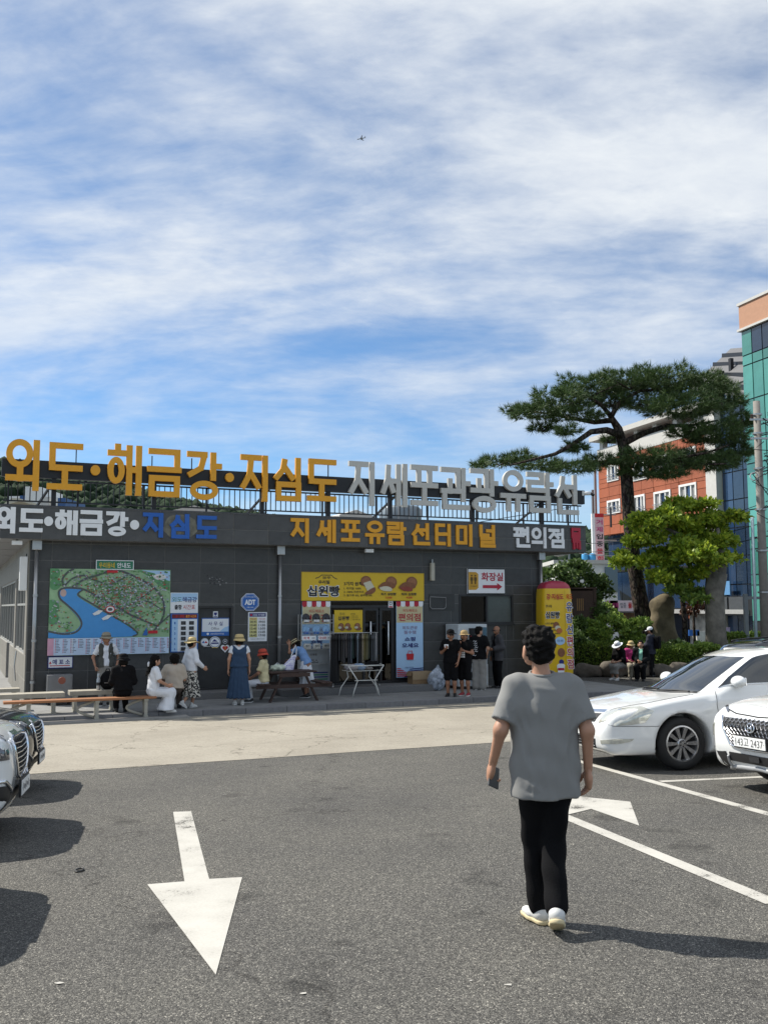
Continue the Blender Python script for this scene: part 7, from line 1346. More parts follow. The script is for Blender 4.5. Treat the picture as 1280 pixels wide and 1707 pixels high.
# ------------------------------------------------------------------ plants
def leaf_cards(pts, nrm, size, wid=.5, jit=.6, rr=None):
    """one bent two-triangle leaf per point"""
    n = len(pts); rr = rr or RNG; d = nrm+rr.normal(0, jit, (n, 3)); d /= np.linalg.norm(d, axis=1)[:, None]; r = rr.normal(0, 1, (n, 3)); s = np.cross(d, r); s /= np.linalg.norm(s, axis=1)[:, None]+1e-9; up = np.cross(s, d)
    L = size*rr.uniform(.6, 1.3, (n, 1)); a = pts; b = pts+d*L*.5+s*L*wid*.5+up*L*.08; c = pts+d*L; e = pts+d*L*.5-s*L*wid*.5+up*L*.08
    V = np.stack([a, b, c, e], 1).reshape(-1, 3); I = np.arange(n)*4; return V, np.stack([I, I+1, I+2, I+3], 1)
def fmesh(name, V, F, m):
    me = bpy.data.meshes.new(name); me.vertices.add(len(V)); me.vertices.foreach_set('co', V.astype(np.float32).ravel()); k = F.shape[1]; me.loops.add(F.size); me.loops.foreach_set('vertex_index', F.astype(np.int32).ravel()); me.polygons.add(len(F)); me.polygons.foreach_set('loop_start', np.arange(len(F), dtype=np.int32)*k); me.update(calc_edges=True); me.materials.append(m); return me
def bark_mat(N, L, b):
    t = N.new('ShaderNodeTexCoord'); mp = N.new('ShaderNodeMapping'); mp.inputs['Scale'].default_value = (1, 1, .45); L.new(t.outputs['Object'], mp.inputs[0])
    n = N.new('ShaderNodeTexNoise'); n.inputs['Scale'].default_value = 5; n.inputs['Detail'].default_value = 8; L.new(mp.outputs[0], n.inputs['Vector']); ad = N.new('ShaderNodeMixRGB'); ad.blend_type = 'ADD'; ad.inputs[0].default_value = .25; L.new(mp.outputs[0], ad.inputs[1]); L.new(n.outputs['Color'], ad.inputs[2])
    v = N.new('ShaderNodeTexVoronoi'); v.feature = 'DISTANCE_TO_EDGE'; v.inputs['Scale'].default_value = 7; L.new(ad.outputs[0], v.inputs['Vector']); r = N.new('ShaderNodeValToRGB'); L.new(v.outputs[0], r.inputs[0]); r.color_ramp.elements[0].color = (.012, .010, .009, 1); r.color_ramp.elements[1].position = .22; r.color_ramp.elements[1].color = (.115, .092, .075, 1)
    m = N.new('ShaderNodeMixRGB'); m.blend_type = 'MULTIPLY'; m.inputs[0].default_value = .6; L.new(r.outputs[0], m.inputs[1]); L.new(n.outputs['Color'], m.inputs[2]); L.new(m.outputs[0], b.inputs['Base Color']); b.inputs['Roughness'].default_value = .95; b.inputs['Specular IOR Level'].default_value = .15
    bp = N.new('ShaderNodeBump'); bp.inputs['Strength'].default_value = 1; bp.inputs['Distance'].default_value = .05; L.new(v.outputs[0], bp.inputs['Height']); L.new(bp.outputs[0], b.inputs['Normal'])
M_PINE = mat('pine_needles', (.064, .112, .030), .6, var=.15, scale=.8, island=.45, hue=.03, trans=.12); M_BARK = gmat('pine_bark', bark_mat); M_BARK2 = mat('grey_bark', (.17, .155, .13), .9, var=.75, scale=2.4, bump=.6, bscale=12)
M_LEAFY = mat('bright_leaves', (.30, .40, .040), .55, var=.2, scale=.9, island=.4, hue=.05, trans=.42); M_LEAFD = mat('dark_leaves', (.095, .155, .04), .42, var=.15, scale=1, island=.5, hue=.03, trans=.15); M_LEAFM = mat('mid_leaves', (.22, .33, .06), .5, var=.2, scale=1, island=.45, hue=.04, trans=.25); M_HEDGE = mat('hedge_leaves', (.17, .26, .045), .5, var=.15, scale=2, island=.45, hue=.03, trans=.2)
PD = 37.0
def Y_(px, py, Y=PD): return Yp(px, py, Y)
# the big pine
tr_ = empty('pine_tree', Yp(1083, 1090, PD)*1.0, 0, 'tall umbrella pine leaning left with a dark scaly trunk', 'tree'); base = Vector((Yp(1083, 1090, PD).x, PD, ROAD)); tr_.location = base
tp_ = [base-Vector((0, 0, .05))]+[Yp(px, py, PD+dy) for px, py, dy in ((1076, 1050, .0), (1066, 1000, .1), (1055, 930, .1), (1048, 860, .0), (1044, 800, .0), (1040, 752, .1), (1030, 715, .2), (1016, 692, .2))]
tp_ = [p-base for p in tp_]; tp_ = [Vector(p) for p in spline([tuple(p) for p in tp_], 4)] if False else tp_
mb = MB(); mb.tube(tp_, [.40, .34, .30, .27, .25, .235, .21, .165, .10], 14); trunk = mb.build('trunk', M_BARK, tr_, smooth=True)
LIMBS = [([(1034, 725), (1010, 718), (985, 722), (955, 737), (925, 758), (890, 768), (850, 772)], .15, -1.0), ([(1022, 700), (990, 702), (950, 700), (915, 688), (880, 684)], .12, 1.0), ([(1040, 738), (1070, 724), (1110, 712), (1150, 706), (1195, 702)], .15, .6), ([(1044, 770), (1010, 768), (970, 770), (920, 778), (870, 770)], .08, .9), ([(1044, 745), (1060, 760), (1095, 768), (1140, 760), (1180, 752), (1215, 745)], .12, -.9), ([(1018, 695), (1030, 670), (1065, 655), (1110, 648), (1150, 645)], .11, .2), ([(1016, 692), (1000, 670), (970, 660), (940, 668)], .10, -.3), ([(1046, 775), (1080, 790), (1100, 795)], .05, .3), ([(1120, 765), (1160, 772), (1210, 772)], .06, -.9)]
for pts, r, dy in LIMBS:
    n = len(pts); P_ = [Yp(px, py, PD+dy*(i/(n-1))*2.2)-base for i, (px, py) in enumerate(pts)]; P_ = [Vector(p) for p in P_]
    for i in range(1, n): P_[i].z += .08*math.sin(i*2.1+r*30); 
    MB().tube(P_, [max(r*(1-.8*i/(n-1)), .03) for i in range(n)], 9).build('limb', M_BARK, tr_, smooth=True)
PADS = [(935, 672, 55, 24), (893, 690, 42, 15), (860, 686, 26, 8), (985, 650, 62, 26), (1050, 640, 62, 24), (1110, 636, 68, 22), (1165, 650, 60, 26), (1205, 672, 38, 28), (1230, 705, 26, 20), (1140, 682, 70, 26), (1080, 672, 60, 18), (1020, 672, 36, 14), (1195, 728, 52, 24), (1225, 755, 30, 20), (1150, 722, 40, 14), (1085, 765, 62, 15), (1140, 768, 62, 20), (1190, 775, 50, 18), (1065, 788, 40, 14), (1110, 792, 34, 12), (868, 765, 32, 11), (832, 772, 36, 10), (800, 777, 14, 5), (905, 778, 44, 11), (960, 782, 42, 11), (1000, 772, 30, 14), (958, 748, 20, 11), (945, 720, 20, 10), (905, 715, 24, 9), (960, 695, 45, 14), (1015, 735, 12, 8)]
V_, F_ = [], []; cnt = 0; rr = np.random.default_rng(11)
for px, py, w, h in PADS:
    n = int(w*h*.26)+22; sc = PD/1600; pd = (hash((px, py)) % 100)/100-.5
    for _ in range(1):
        q = rr.normal(0, 1, (n, 3)); q /= np.linalg.norm(q, axis=1)[:, None]; rad = rr.uniform(.35, 1.0, (n, 1))**.5*(1+.18*np.sin(7*q[:, :1])+.12*np.sin(11*q[:, 2:3]))
        q[:, 2] = np.where(q[:, 2] < -.25, q[:, 2]*.35, q[:, 2]); c = np.array(Yp(px, py, PD+pd*3.2)-base); P_ = c+q*rad*np.array([w*sc, min(w*sc*.95, 1.7), h*sc])
        for t in range(n):
            m = 17; out = q[t]*np.array([1, 1, .6])+np.array([0, 0, .45]); d = rr.normal(0, .62, (m, 3))+out; d /= np.linalg.norm(d, axis=1)[:, None]; s = np.cross(d, rr.normal(0, 1, (m, 3))); s /= np.linalg.norm(s, axis=1)[:, None]; L = rr.uniform(.16, .34, (m, 1)); a = P_[t]+d*.01
            v = np.stack([a-s*.011, a+s*.011, a+d*L], 1).reshape(-1, 3); V_.append(v); F_.append(np.arange(m*3).reshape(-1, 3)+cnt); cnt += m*3
link('crown', fmesh('crown', np.concatenate(V_), np.concatenate(F_), M_PINE), None, tr_)
mb = MB()                                                            # twigs inside the pads
for px, py, w, h in PADS:
    c = Yp(px, py, PD)-base
    for k in range(4): mb.tube([c+Vector((0, 0, -h*PD/1600*.4)), c+Vector((random.uniform(-.7, .7)*w*PD/1600, random.uniform(-.8, .8), random.uniform(-.1, .5)*h*PD/1600))], [.03, .012], 5)
o = mb.build('twigs', M_BARK, tr_); o['kind'] = 'stuff'
def leafy(name, label, cat, base, blobs, m, n, size, trunk=None, group=None, bark=None, flat=.5, extra=None, sprays=11):
    """blobs: (center offset, radii) that carry leaves, densest near their surface"""
    o = empty(name, base, 0, label, cat, group); V_, F_, c_ = [], [], 0; rr = np.random.default_rng(abs(hash(label)) % 9999) if False else np.random.default_rng(sum(map(ord, label)))
    sub = []
    for cc, r in blobs:                                              # break every mass into small flattened sprays
        for _ in range(sprays):
            q = rr.normal(0, 1, 3); q /= np.linalg.norm(q); q[2] = abs(q[2])*1.1-.45; k = rr.uniform(.55, 1.0); w_ = rr.uniform(.22, .42); sub.append((np.array(cc)+q*k*np.array(r), (r[0]*w_, r[1]*w_, r[2]*w_*.72)))
    if sprays: blobs = sub
    tot = sum(r[0]*r[1]*r[2] for _, r in blobs)
    for cc, r in blobs:
        k = max(24, int(n*(r[0]*r[1]*r[2])/tot)); q = rr.normal(0, 1, (k, 3)); q /= np.linalg.norm(q, axis=1)[:, None]; lump = 1+.16*np.sin(5.3*q[:, :1]+1)*np.sin(6.1*q[:, 1:2])+.14*np.sin(9*q[:, 2:3]+2); P_ = np.array(cc)+q*rr.uniform(.2, 1, (k, 1))**.4*lump*np.array(r)
        nrm = q*np.array([1, 1, flat])+np.array([0, 0, .25]); v, f = leaf_cards(P_, nrm, size, .55, .7, rr); V_.append(v); F_.append(f+c_); c_ += len(v)
    if trunk:
        for pts, rs in trunk: MB().tube(pts, rs, 10).build('trunk' if pts[0][2] < .2 else 'limb', bark or M_BARK2, o, smooth=True)
    link('crown' if trunk else 'foliage', fmesh('crown', np.concatenate(V_), np.concatenate(F_), m), None, o); return o
def off(px, py, Y, base): p = Yp(px, py, Y)-base; return (p.x, p.y, p.z)
def pxblobs(base, Y, lst, dy=1.0): return [(off(px, py, Y+random.uniform(-dy, dy), base), (w*Y/1600, min(w*Y/1600, 2.2), h*Y/1600)) for px, py, w, h in lst]
# bright broadleaf tree with a thick pale trunk
YB = 35.0; b0 = Vector((Yp(1193, 1085, YB).x, YB, ROAD))
bl = [(1060, 870, 28, 22), (1085, 900, 34, 24), (1110, 870, 38, 28), (1140, 845, 38, 16), (1150, 880, 40, 30), (1120, 925, 40, 26), (1085, 935, 26, 16), (1100, 960, 20, 14), (1160, 920, 36, 26), (1195, 860, 30, 18), (1222, 858, 20, 8), (1190, 890, 24, 18), (1200, 935, 24, 18), (1160, 955, 34, 16), (1130, 975, 24, 14), (1060, 905, 22, 14), (1040, 925, 14, 9), (1035, 940, 20, 14), (1175, 840, 24, 10), (1210, 895, 14, 10), (1150, 912, 40, 26), (1190, 905, 34, 22), (1180, 872, 36, 18), (1215, 930, 18, 12), (1228, 862, 14, 6)]
leafy('broadleaf_tree', 'sunlit yellow green tree on a thick pale trunk', 'tree', b0, pxblobs(b0, YB, bl), M_LEAFY, 19000, .21, [([(0, 0, -.05), off(1192, 1040, YB, b0), off(1190, 990, YB, b0), off(1194, 955, YB, b0)], [.42, .35, .34, .37]), ([off(1192, 968, YB, b0), off(1175, 935, YB, b0), off(1145, 900, YB, b0), off(1110, 880, YB, b0)], [.3, .2, .12, .05]), ([off(1197, 968, YB, b0), off(1203, 930, YB, b0), off(1195, 880, YB, b0)], [.26, .16, .06])])
b1 = Vector((Yp(1140, 1085, 36).x, 36, ROAD))
leafy('broadleaf_tree', 'slender tree with a thin dark trunk beside the standing stone', 'tree', b1, pxblobs(b1, 36, [(1135, 985, 26, 12), (1160, 1000, 22, 9), (1170, 990, 22, 10), (1120, 960, 30, 16)]), M_LEAFM, 2600, .19, [([(0, 0, -.05), off(1141, 1040, 36, b1), off(1137, 1000, 36, b1), off(1134, 960, 36, b1)], [.12, .10, .09, .05])], bark=M_BARK)
b2 = Vector((Yp(1158, 1080, 37).x, 37, ROAD)); leafy('broadleaf_tree', 'small reddish brown leaved sapling between the trunks', 'tree', b2, pxblobs(b2, 37, [(1155, 1005, 14, 9), (1165, 1012, 12, 6), (1148, 1020, 12, 8)]), mat('copper_leaves', (.12, .05, .03), .5, var=.2, island=.5, trans=.2), 500, .16, [([(0, 0, -.05), off(1156, 1040, 37, b2), off(1155, 1005, 37, b2)], [.06, .05, .03])], bark=M_BARK)
YD = 36.5; b3 = Vector((Yp(955, 1100, YD).x, YD, ROAD))
leafy('camellia_tree', 'dark glossy rounded tree behind the inflatable pillar', 'tree', b3, pxblobs(b3, YD, [(930, 960, 32, 26), (965, 965, 36, 30), (1000, 985, 22, 34), (940, 1000, 40, 36), (980, 1010, 34, 34), (915, 950, 22, 20), (960, 945, 26, 16)]), M_LEAFD, 9000, .17, [([(0, 0, -.05), (0, 0, 1.4), (.2, 0, 2.6)], [.14, .12, .06])], bark=M_BARK)
for px, py, Y, lst, lab, m, n in ((1000, 1090, 35.2, [(975, 1050, 30, 26), (1000, 1055, 26, 28), (1015, 1035, 22, 22)], 'rounded leafy shrub left of the pine trunk', M_LEAFM, 5200), (1045, 1090, 35.4, [(1040, 1050, 26, 24), (1065, 1042, 22, 18), (1055, 1068, 28, 20)], 'leafy shrub in front of the pine trunk', M_LEAFM, 4600), (955, 1090, 35, [(950, 1045, 26, 30), (958, 1068, 22, 20)], 'leafy shrub directly behind the inflatable pillar', M_LEAFD, 3600), (1105, 1095, 35.3, [(1110, 1078, 26, 16), (1130, 1085, 20, 12), (1098, 1085, 18, 14)], 'dark shrub below the standing stone', M_LEAFD, 2600), (1165, 1095, 34.6, [(1160, 1078, 26, 10), (1185, 1082, 22, 8), (1150, 1086, 16, 8)], 'low weedy shrub at the foot of the thick trunk', M_LEAFM, 1800), (1240, 1080, 36, [(1225, 1062, 26, 9), (1255, 1060, 24, 9)], 'low green shrub beside the utility pole', M_LEAFM, 1800), (1018, 1030, 38.5, [(1000, 1010, 20, 14), (1015, 1030, 20, 16)], 'shrub with pale blossoms under the red building', M_LEAFM, 1500)):
    bb_ = Vector((Yp(px, py, Y).x, Y, ROAD)); leafy('shrub', lab, 'shrub', bb_, pxblobs(bb_, Y, lst, .3), m, n, .13, group='shrubs in the planter')
# clipped hedges
def hedge(label, x0, x1, yt, yb, Y, n):
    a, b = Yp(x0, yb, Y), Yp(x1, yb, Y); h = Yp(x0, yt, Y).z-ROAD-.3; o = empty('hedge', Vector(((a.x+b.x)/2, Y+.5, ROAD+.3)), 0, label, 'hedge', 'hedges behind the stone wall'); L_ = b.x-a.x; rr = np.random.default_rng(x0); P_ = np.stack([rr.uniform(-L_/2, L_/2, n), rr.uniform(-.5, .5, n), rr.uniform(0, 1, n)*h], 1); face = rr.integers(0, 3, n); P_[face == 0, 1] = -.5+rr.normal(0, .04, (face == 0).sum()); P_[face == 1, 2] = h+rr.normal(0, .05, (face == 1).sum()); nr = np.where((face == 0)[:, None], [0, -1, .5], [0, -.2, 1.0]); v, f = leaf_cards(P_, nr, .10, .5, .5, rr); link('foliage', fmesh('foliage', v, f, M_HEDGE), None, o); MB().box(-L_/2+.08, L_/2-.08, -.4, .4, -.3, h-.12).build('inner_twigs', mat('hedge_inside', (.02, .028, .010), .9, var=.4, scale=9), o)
hedge('clipped hedge behind the seated group and the inflatable', 935, 1055, 1074, 1110, 34.6, 7000); hedge('clipped hedge right of the standing person', 1092, 1175, 1082, 1112, 34.4, 5200)
# low stone wall of the planter
sw2 = empty('stone_wall', Vector((Yp(990, 1128, 33.9).x, 33.9, ROAD)), 0, 'low rough stone wall edging the planter', 'stone wall'); M_ROCK = mat('rough_stone', (.115, .10, .08), .9, var=.4, scale=4, bump=.8, bscale=9, rnd=.18)
x0 = Yp(925, 1128, 33.9).x-sw2.location.x; x1 = Yp(1180, 1128, 33.9).x-sw2.location.x; x = x0; i = 0
while x < x1:
    w = random.uniform(.55, 1.0); hh_ = random.uniform(.42, .56)
    def wb(P, s=i): return .03*np.sin(P[:, 0]*9+s)*np.sin(P[:, 2]*11+s*2)+.025*np.sin(P[:, 1]*13+P[:, 0]*5)
    v, f = blob([('c', (-w*.32, 0, hh_*.5), (w*.32, 0, hh_*.48), hh_*.55, hh_*.5, (1, .62, 1))], .07, .05, [((0, 0, 0), (0, 0, -1)), ((0, 0, hh_), (0, .1, 1))], wb); o = link('stone', np_mesh('stone', v, f, M_ROCK), None, sw2, (x+w/2, random.uniform(-.05, .05), 0)); x += w+.015; i += 1
MB().box(x0-.5, x1+6, .25, 9, 0, .3).build('planter_soil', mat('soil', (.06, .045, .03), .95, var=.3), sw2)
# standing stone
sb = Vector((Yp(1103, 1085, 36.5).x, 36.5, ROAD)); o = empty('standing_stone', sb, 0, 'tall mossy standing stone beside the pine trunk', 'boulder')
v, f = blob([('c', (-.05, 0, .2), (-.02, 0, 2.3), .50, .40, (1, .7, 1)), ('e', (.08, 0, 2.45), (.46, .33, .5)), ('e', (.32, 0, 1.1), (.3, .3, 1.0))], .07, .15, [((0, 0, 0), (0, 0, -1))], lambda P: .05*np.sin(P[:, 0]*6+P[:, 2]*3)*np.sin(P[:, 2]*5+P[:, 1]*4)); link('rock', np_mesh('rock', v, f, mat('mossy_rock', (.13, .105, .062), .9, var=.8, scale=1.6, bump=1, bscale=5)), None, o)
# brown notice board in the garden
o = empty('notice_board', Vector((Yp(968, 1090, 35.9).x, 35.9, ROAD)), 0, 'dark brown wooden notice board among the shrubs', 'notice board')
zt_ = Yp(968, 982, 35.9).z-ROAD; MB().box(-.5, .5, -.04, .04, zt_-1.2, zt_).build('panel', mat('brown_board', (.05, .025, .015), .7, var=.3), o); MB().bar((-.62, 0, zt_), (.62, 0, zt_), .08, .12).build('cap_rail', mat('brown_board', (.05, .025, .015)), o)
for sx in (-.56, .56): MB().box(sx-.05, sx+.05, -.05, .05, 0, zt_).build('post', mat('brown_board', (.05, .025, .015)), o)
for k in range(4): MB().box(-.12+.07*k, -.09+.07*k, -.046, -.0405, zt_-.8, zt_-.35).build('carved_line', mat('ochre_ink', (.3, .16, .05)), o)
# ------------------------------------------------------------------ buildings behind
VD = Vector((-.30, .954, 0)).normalized(); VN = Vector((-VD.y, VD.x, 0)).normalized()     # facade direction (away), facade normal (left, towards the sun)
TO = Vector((15.75, 70, ROAD))                                                            # far left corner of the red building
def fw(s, d, z): return TO-VD*s-VN*d*0-VN*(-0)+(-VN)*d+Vector((0, 0, z))
def Fq(px, py, d=0):
    """pixel on the street facade plane -> (s along the facade towards us, z above ground)"""
    p = hit(px, py, TO-VN*d, VN); q = p-TO; return -q.dot(VD), q.z
FR = math.atan2(-VD.y, -VD.x)                                         # local x = along facade towards the camera, local y = into the building
def bld(name, label, cat='building'): return empty(name, TO, FR, label, cat)
# local frame: x = s, y: rotate +90 from x -> check sign so that +y goes into the block
_yl = Vector((-math.sin(FR), math.cos(FR), 0)); SGN = 1 if _yl.dot(-VN) > 0 else -1
def fbox(mb, s0, s1, d0, d1, z0, z1): y0, y1 = sorted((d0*SGN, d1*SGN)); mb.box(s0, s1, y0, y1, z0, z1); return mb
M_RB = mat('red_panel', (.30, .082, .034), .6, var=.12, scale=2, rnd=.14, bump=.08); M_PALE = mat('pale_panel', (.52, .51, .48), .6, var=.08, rnd=.06); M_BGL = mat('blue_glass', (.020, .045, .10), .06, .0, var=.35, scale=.5, spec=1.0, rnd=.3); M_GGL = mat('green_glass', (.065, .25, .21), .05, 0, var=.3, scale=.5, spec=1.0, rnd=.35); M_DGL = mat('navy_glass', (.016, .03, .055), .08, 0, var=.3, spec=.9, rnd=.3); M_TANP = mat('tan_panel', (.42, .22, .13), .6, var=.08)
RB = bld('red_panel_building', 'red orange panelled building with white framed windows and pale cornice')
s_end = 12.7; zr0 = Fq(1003, 893)[1]; zr1 = Fq(1003, 768)[1]; zroof = Fq(1001, 735)[1]
wins = []
for px0, px1, y0, y1 in ((1012, 1034, 833, 856), (1055, 1075, 825, 858), (1090, 1118, 818, 852), (1132, 1161, 806, 842), (1012, 1031, 782, 802), (1055, 1080, 772, 800), (1092, 1118, 762, 788), (1133, 1160, 748, 778)):
    a = Fq(px0, (y0+y1)/2)[0]; b = Fq(px1, (y0+y1)/2)[0]; pm = (px0+px1)/2; wins.append((a, b, Fq(pm, y1)[1], Fq(pm, y0)[1]))
for x in range(4): a = wins[x]; b = wins[4+x]; wins[4+x] = (b[0], b[1], b[2], max(b[3], b[2]+1.2))
mb = MB()
for c4 in cells(0, s_end, zr0, zr1, wins): fbox(mb, c4[0], c4[1], .06, .4, c4[2], c4[3])
fbox(mb, .1, s_end-.1, .7, 11, 0, zr1); RW = mb.build('wall', M_RB, RB)
def ptile(par, s0, s1, z0, z1, d, m, name='panel', th=.05):
    if m is M_RB: s0 -= .02; s1 += .02; z0 -= .02; z1 += .02
    w, h = round(s1-s0-.07, 2), round(z1-z0-.07, 2)
    if w < .05 or h < .05: return
    k = ('p', w, h, m.name, th)
    if k not in tile_cache: q = MB(); y0, y1 = sorted((0, -th*SGN)); q.box(0, w, y0, y1, 0, h); me = q.mesh(name); me.materials.append(m); tile_cache[k] = me
    link(name, tile_cache[k], None, par, (s0+.035, d*SGN, z0+.035))
zsp = [zr0+(zr1-zr0)*i/8 for i in range(9)]; ssp = [s_end*i/9 for i in range(10)]
for z0, z1 in zip(zsp[:-1], zsp[1:]):
    for s0, s1 in zip(ssp[:-1], ssp[1:]):
        hs = [(max(h[0], s0), min(h[1], s1), max(h[2], z0), min(h[3], z1)) for h in wins if h[0] < s1 and h[1] > s0 and h[2] < z1 and h[3] > z0]
        for c4 in (cells(s0, s1, z0, z1, hs) if hs else [(s0, s1, z0, z1)]): ptile(RW, *c4, .055, M_RB)
for a, b, z0, z1 in wins:
    mb = MB(); t = .14
    fbox(mb, a, b, -.06, .12, z0, z0+t); fbox(mb, a, b, -.06, .12, z1-t, z1); fbox(mb, a, a+t, -.058, .118, z0+t, z1-t); fbox(mb, b-t, b, -.058, .118, z0+t, z1-t); m1 = a+(b-a)*.36; m2 = a+(b-a)*.68
    fbox(mb, m1-.05, m1+.05, -.04, .1, z0+t, z1-t); fbox(mb, m2-.05, m2+.05, -.04, .1, z0+t, z1-t); w = mb.build('window', M_WHITE, RB)
    for q0, q1, m in ((a+t, m1-.05, M_PALE), (m1+.05, m2-.05, M_BGL), (m2+.05, b-t, M_PALE)): fbox(MB(), q0, q1, .06, .08, z0+t, z1-t).build('pane', M_BGL if m is M_BGL else mat('blind_grey', (.30, .30, .29), .5), w)
    mb = MB(); fbox(mb, a-.02, b+.02, -.16, -.12, z0+.45, z0+.5); fbox(mb, a-.02, b+.02, -.16, -.12, z0+.2, z0+.24); mb.build('guard_rail', M_STEEL, w)
# glazing below the red box, pale parapet and open loggia on top
for k in range(7): fbox(MB(), .3+k*1.75, .3+k*1.75+1.7, .5, .54, 2.2, zr0-.02).build('pane', M_BGL, RB)
for z in (zr0-.35, (2.2+zr0)/2, 2.2): fbox(MB(), .2, s_end-.1, .46, .5, z, z+.12).build('transom', M_ALU, RB)
zp0, zp1 = zr1, Fq(1003, 748)[1]
fbox(MB(), -.05, s_end, -.02, .5, zp0, zp1).build('parapet', M_PALE, RB); fbox(MB(), -.4, s_end+.2, -.5, 4, zroof, zroof+.35).build('roof_slab', M_PALE, RB)
for k in range(6): fbox(MB(), .1+k*2.3, .55+k*2.3, .1, .5, zp1, zroof).build('pillar', M_PALE, RB)
fbox(MB(), .3, s_end-.3, 3.2, 3.6, zp1, zroof).build('penthouse_wall', M_WHITE, RB)
# shop floor
fbox(MB(), -.2, s_end+4, -.5, .3, 2.0, 2.25).build('awning', mat('grey_awning', (.34, .34, .33), .6, var=.1), RB)
for k in range(5): fbox(MB(), .2+k*2.5, 2.55+k*2.5, .25, .3, 0.05, 1.98).build('shop_window', [M_DGL, mat('warm_display', (.42, .26, .14), .6, var=.8, scale=1.2), mat('poster_mix', (.45, .40, .42), .6, var=.9, scale=1.6), M_DGL, mat('pale_display', (.42, .40, .36), .6, var=.8, scale=1.4)][k], RB)
# downpipes and vertical hanging sign on the far corner
mb = MB(); fbox(mb, -.35, -.2, -.2, -.05, 0, zr1); mb.build('corner_pipe', M_STEEL, RB); mb = MB(); fbox(mb, -.75, -.62, -.2, -.05, 0, zr1-2); mb.build('corner_pipe', M_STEEL, RB)
def face_sign(name, label, px, Y, m, th=.25, cat='sign'):
    a, b = Yp(px[0], px[3], Y), Yp(px[2], px[1], Y); o = empty(name, Vector(((a.x+b.x)/2, Y, a.z)), 0, label, cat); w, h = b.x-a.x, b.z-a.z; MB().box(-w/2, w/2, 0, th, 0, h).build('panel', m, o); o['w'] = w; o['h'] = h; return o, w, h
o, w, h = face_sign('vertical_sign', 'tall narrow white restaurant sign with pink and red lettering', (988, 856, 1005, 946), 66, M_PRINTW, .3); mb = MB(); mb.box(-w/2+w*.25, w/2, -.02, -.001, 0, h); mb.build('face_film', mat('sign_pink', (.62, .42, .46), .5), o); mb = MB(); mb.box(-w/2+w*.25, w/2, -.03, -.021, h*.93, h); mb.build('red_band', M_RED, o)
for k, (c_, m) in enumerate(zip('거제입중물회', (mat('magenta_ink', (.5, .05, .2)), mat('magenta_ink', (.5, .05, .2)), M_PRINTB, M_PRINTB, M_RED, M_RED))): text(o, c_, w*.12, h*(.84-.135*k), h*.095, m, -.035, w*.55, .02)
mb = MB(); mb.tube([(w*.5, .1, h*.98), (w*.5+.9, .2, h*.98)], .05, 6); mb.tube([(w*.5, .1, h*.5), (w*.5+.9, .2, h*.5)], .05, 6); mb.build('bracket', M_STEEL, o)
o, w, h = face_sign('shop_sign', 'white and pink restaurant signboard over the shops', (1010, 1001, 1064, 1019), 62, mat('sign_pale_pink', (.70, .58, .62), .5), .3); text(o, '거제', -w*.22, h*.55, h*.5, mat('magenta_ink', (.5, .05, .2)), -.02, w*.2, .02); text(o, '입중', w*.02, h*.55, h*.5, mat('print_grey', (.12, .13, .16)), -.02, w*.18, .01); text(o, '물회', w*.28, h*.55, h*.55, M_RED, -.02, w*.22, .03); mb = MB(); mb.box(-w/2, -w*.38, -.012, -.001, 0, h); mb.build('flower_print', mat('magenta_pale', (.55, .2, .4), .5, var=.5, scale=3), o)
# pale column with dark glass block
GB = bld('dark_glass_building', 'dark blue glazed office block behind a pale stone column'); s0 = s_end+.1; zt2 = 15.5
fbox(MB(), s0, s0+1.0, -.1, 9, 0, zt2).build('stone_column', M_PALE, GB); fbox(MB(), s0-.6, s0-.02, .2, 9, 0, zt2+.6).build('grey_column', mat('grey_column', (.30, .30, .30), .6, var=.1), GB); fbox(MB(), s0+1.0, s0+6.5, .35, 9, 0, zt2).build('core', M_ALU, GB)
for r in range(9):
    for k in range(3): ptile(GB, s0+1.05+k*.95, s0+2.0+k*.95, .4+r*1.65, 2.05+r*1.65, .34, M_BGL if (k == 0) else M_DGL, 'pane', .04)
fbox(MB(), s0+1.0, s0+5, -.4, .2, 1.9, 3.0).build('entrance_canopy', M_ALU, GB)
for k in range(3): ptile(GB, s0-.8+k*1.5, s0+.6+k*1.5, 2.0, 3.0, -.42, mat('canopy_tile', (.07, .075, .08), .3, var=.2), 'panel', .04)
fbox(MB(), s0+1.15, s0+1.95, -.15, -.1, 3.1, 3.9).build('open_window', mat('sky_pane', (.12, .28, .5), .08, spec=1.0), GB)
# grey penthouse and slanted solar roof behind
SR = empty('solar_canopy', TO, FR, 'slanted grey solar canopy on steel posts above the pine', 'solar canopy'); ns = Vector((0, 0, 1))
def Sw(px, py, Y): p = Yp(px, py, Y)-TO; return (-(p.dot(VD)), p.dot(-VN)*SGN, p.z)
q = [Sw(1148, 648, 62), Sw(1217, 581, 62), Sw(1330, 572, 52), Sw(1262, 655, 52)]; n = len(q); mb = MB(); mb.add([Vector(v) for v in q]+[Vector(v)-Vector((0, 0, .25)) for v in q], [(0, 1, 2, 3), (7, 6, 5, 4), (0, 4, 5, 1), (1, 5, 6, 2), (2, 6, 7, 3), (3, 7, 4, 0)]); mb.build('solar_panel', mat('solar_underside', (.10, .10, .105), .6, var=.15, scale=1), SR)
for t in (.2, .45, .7, .92):
    a = Vector(q[0]).lerp(Vector(q[1]), t); b = Vector(q[3]).lerp(Vector(q[2]), t); wv_ = Vector((VD.y*0, -.35*SGN, -.3)); MB().bar(a+wv_, b+wv_, .16, .3).build('purlin', M_DSTEEL, SR)
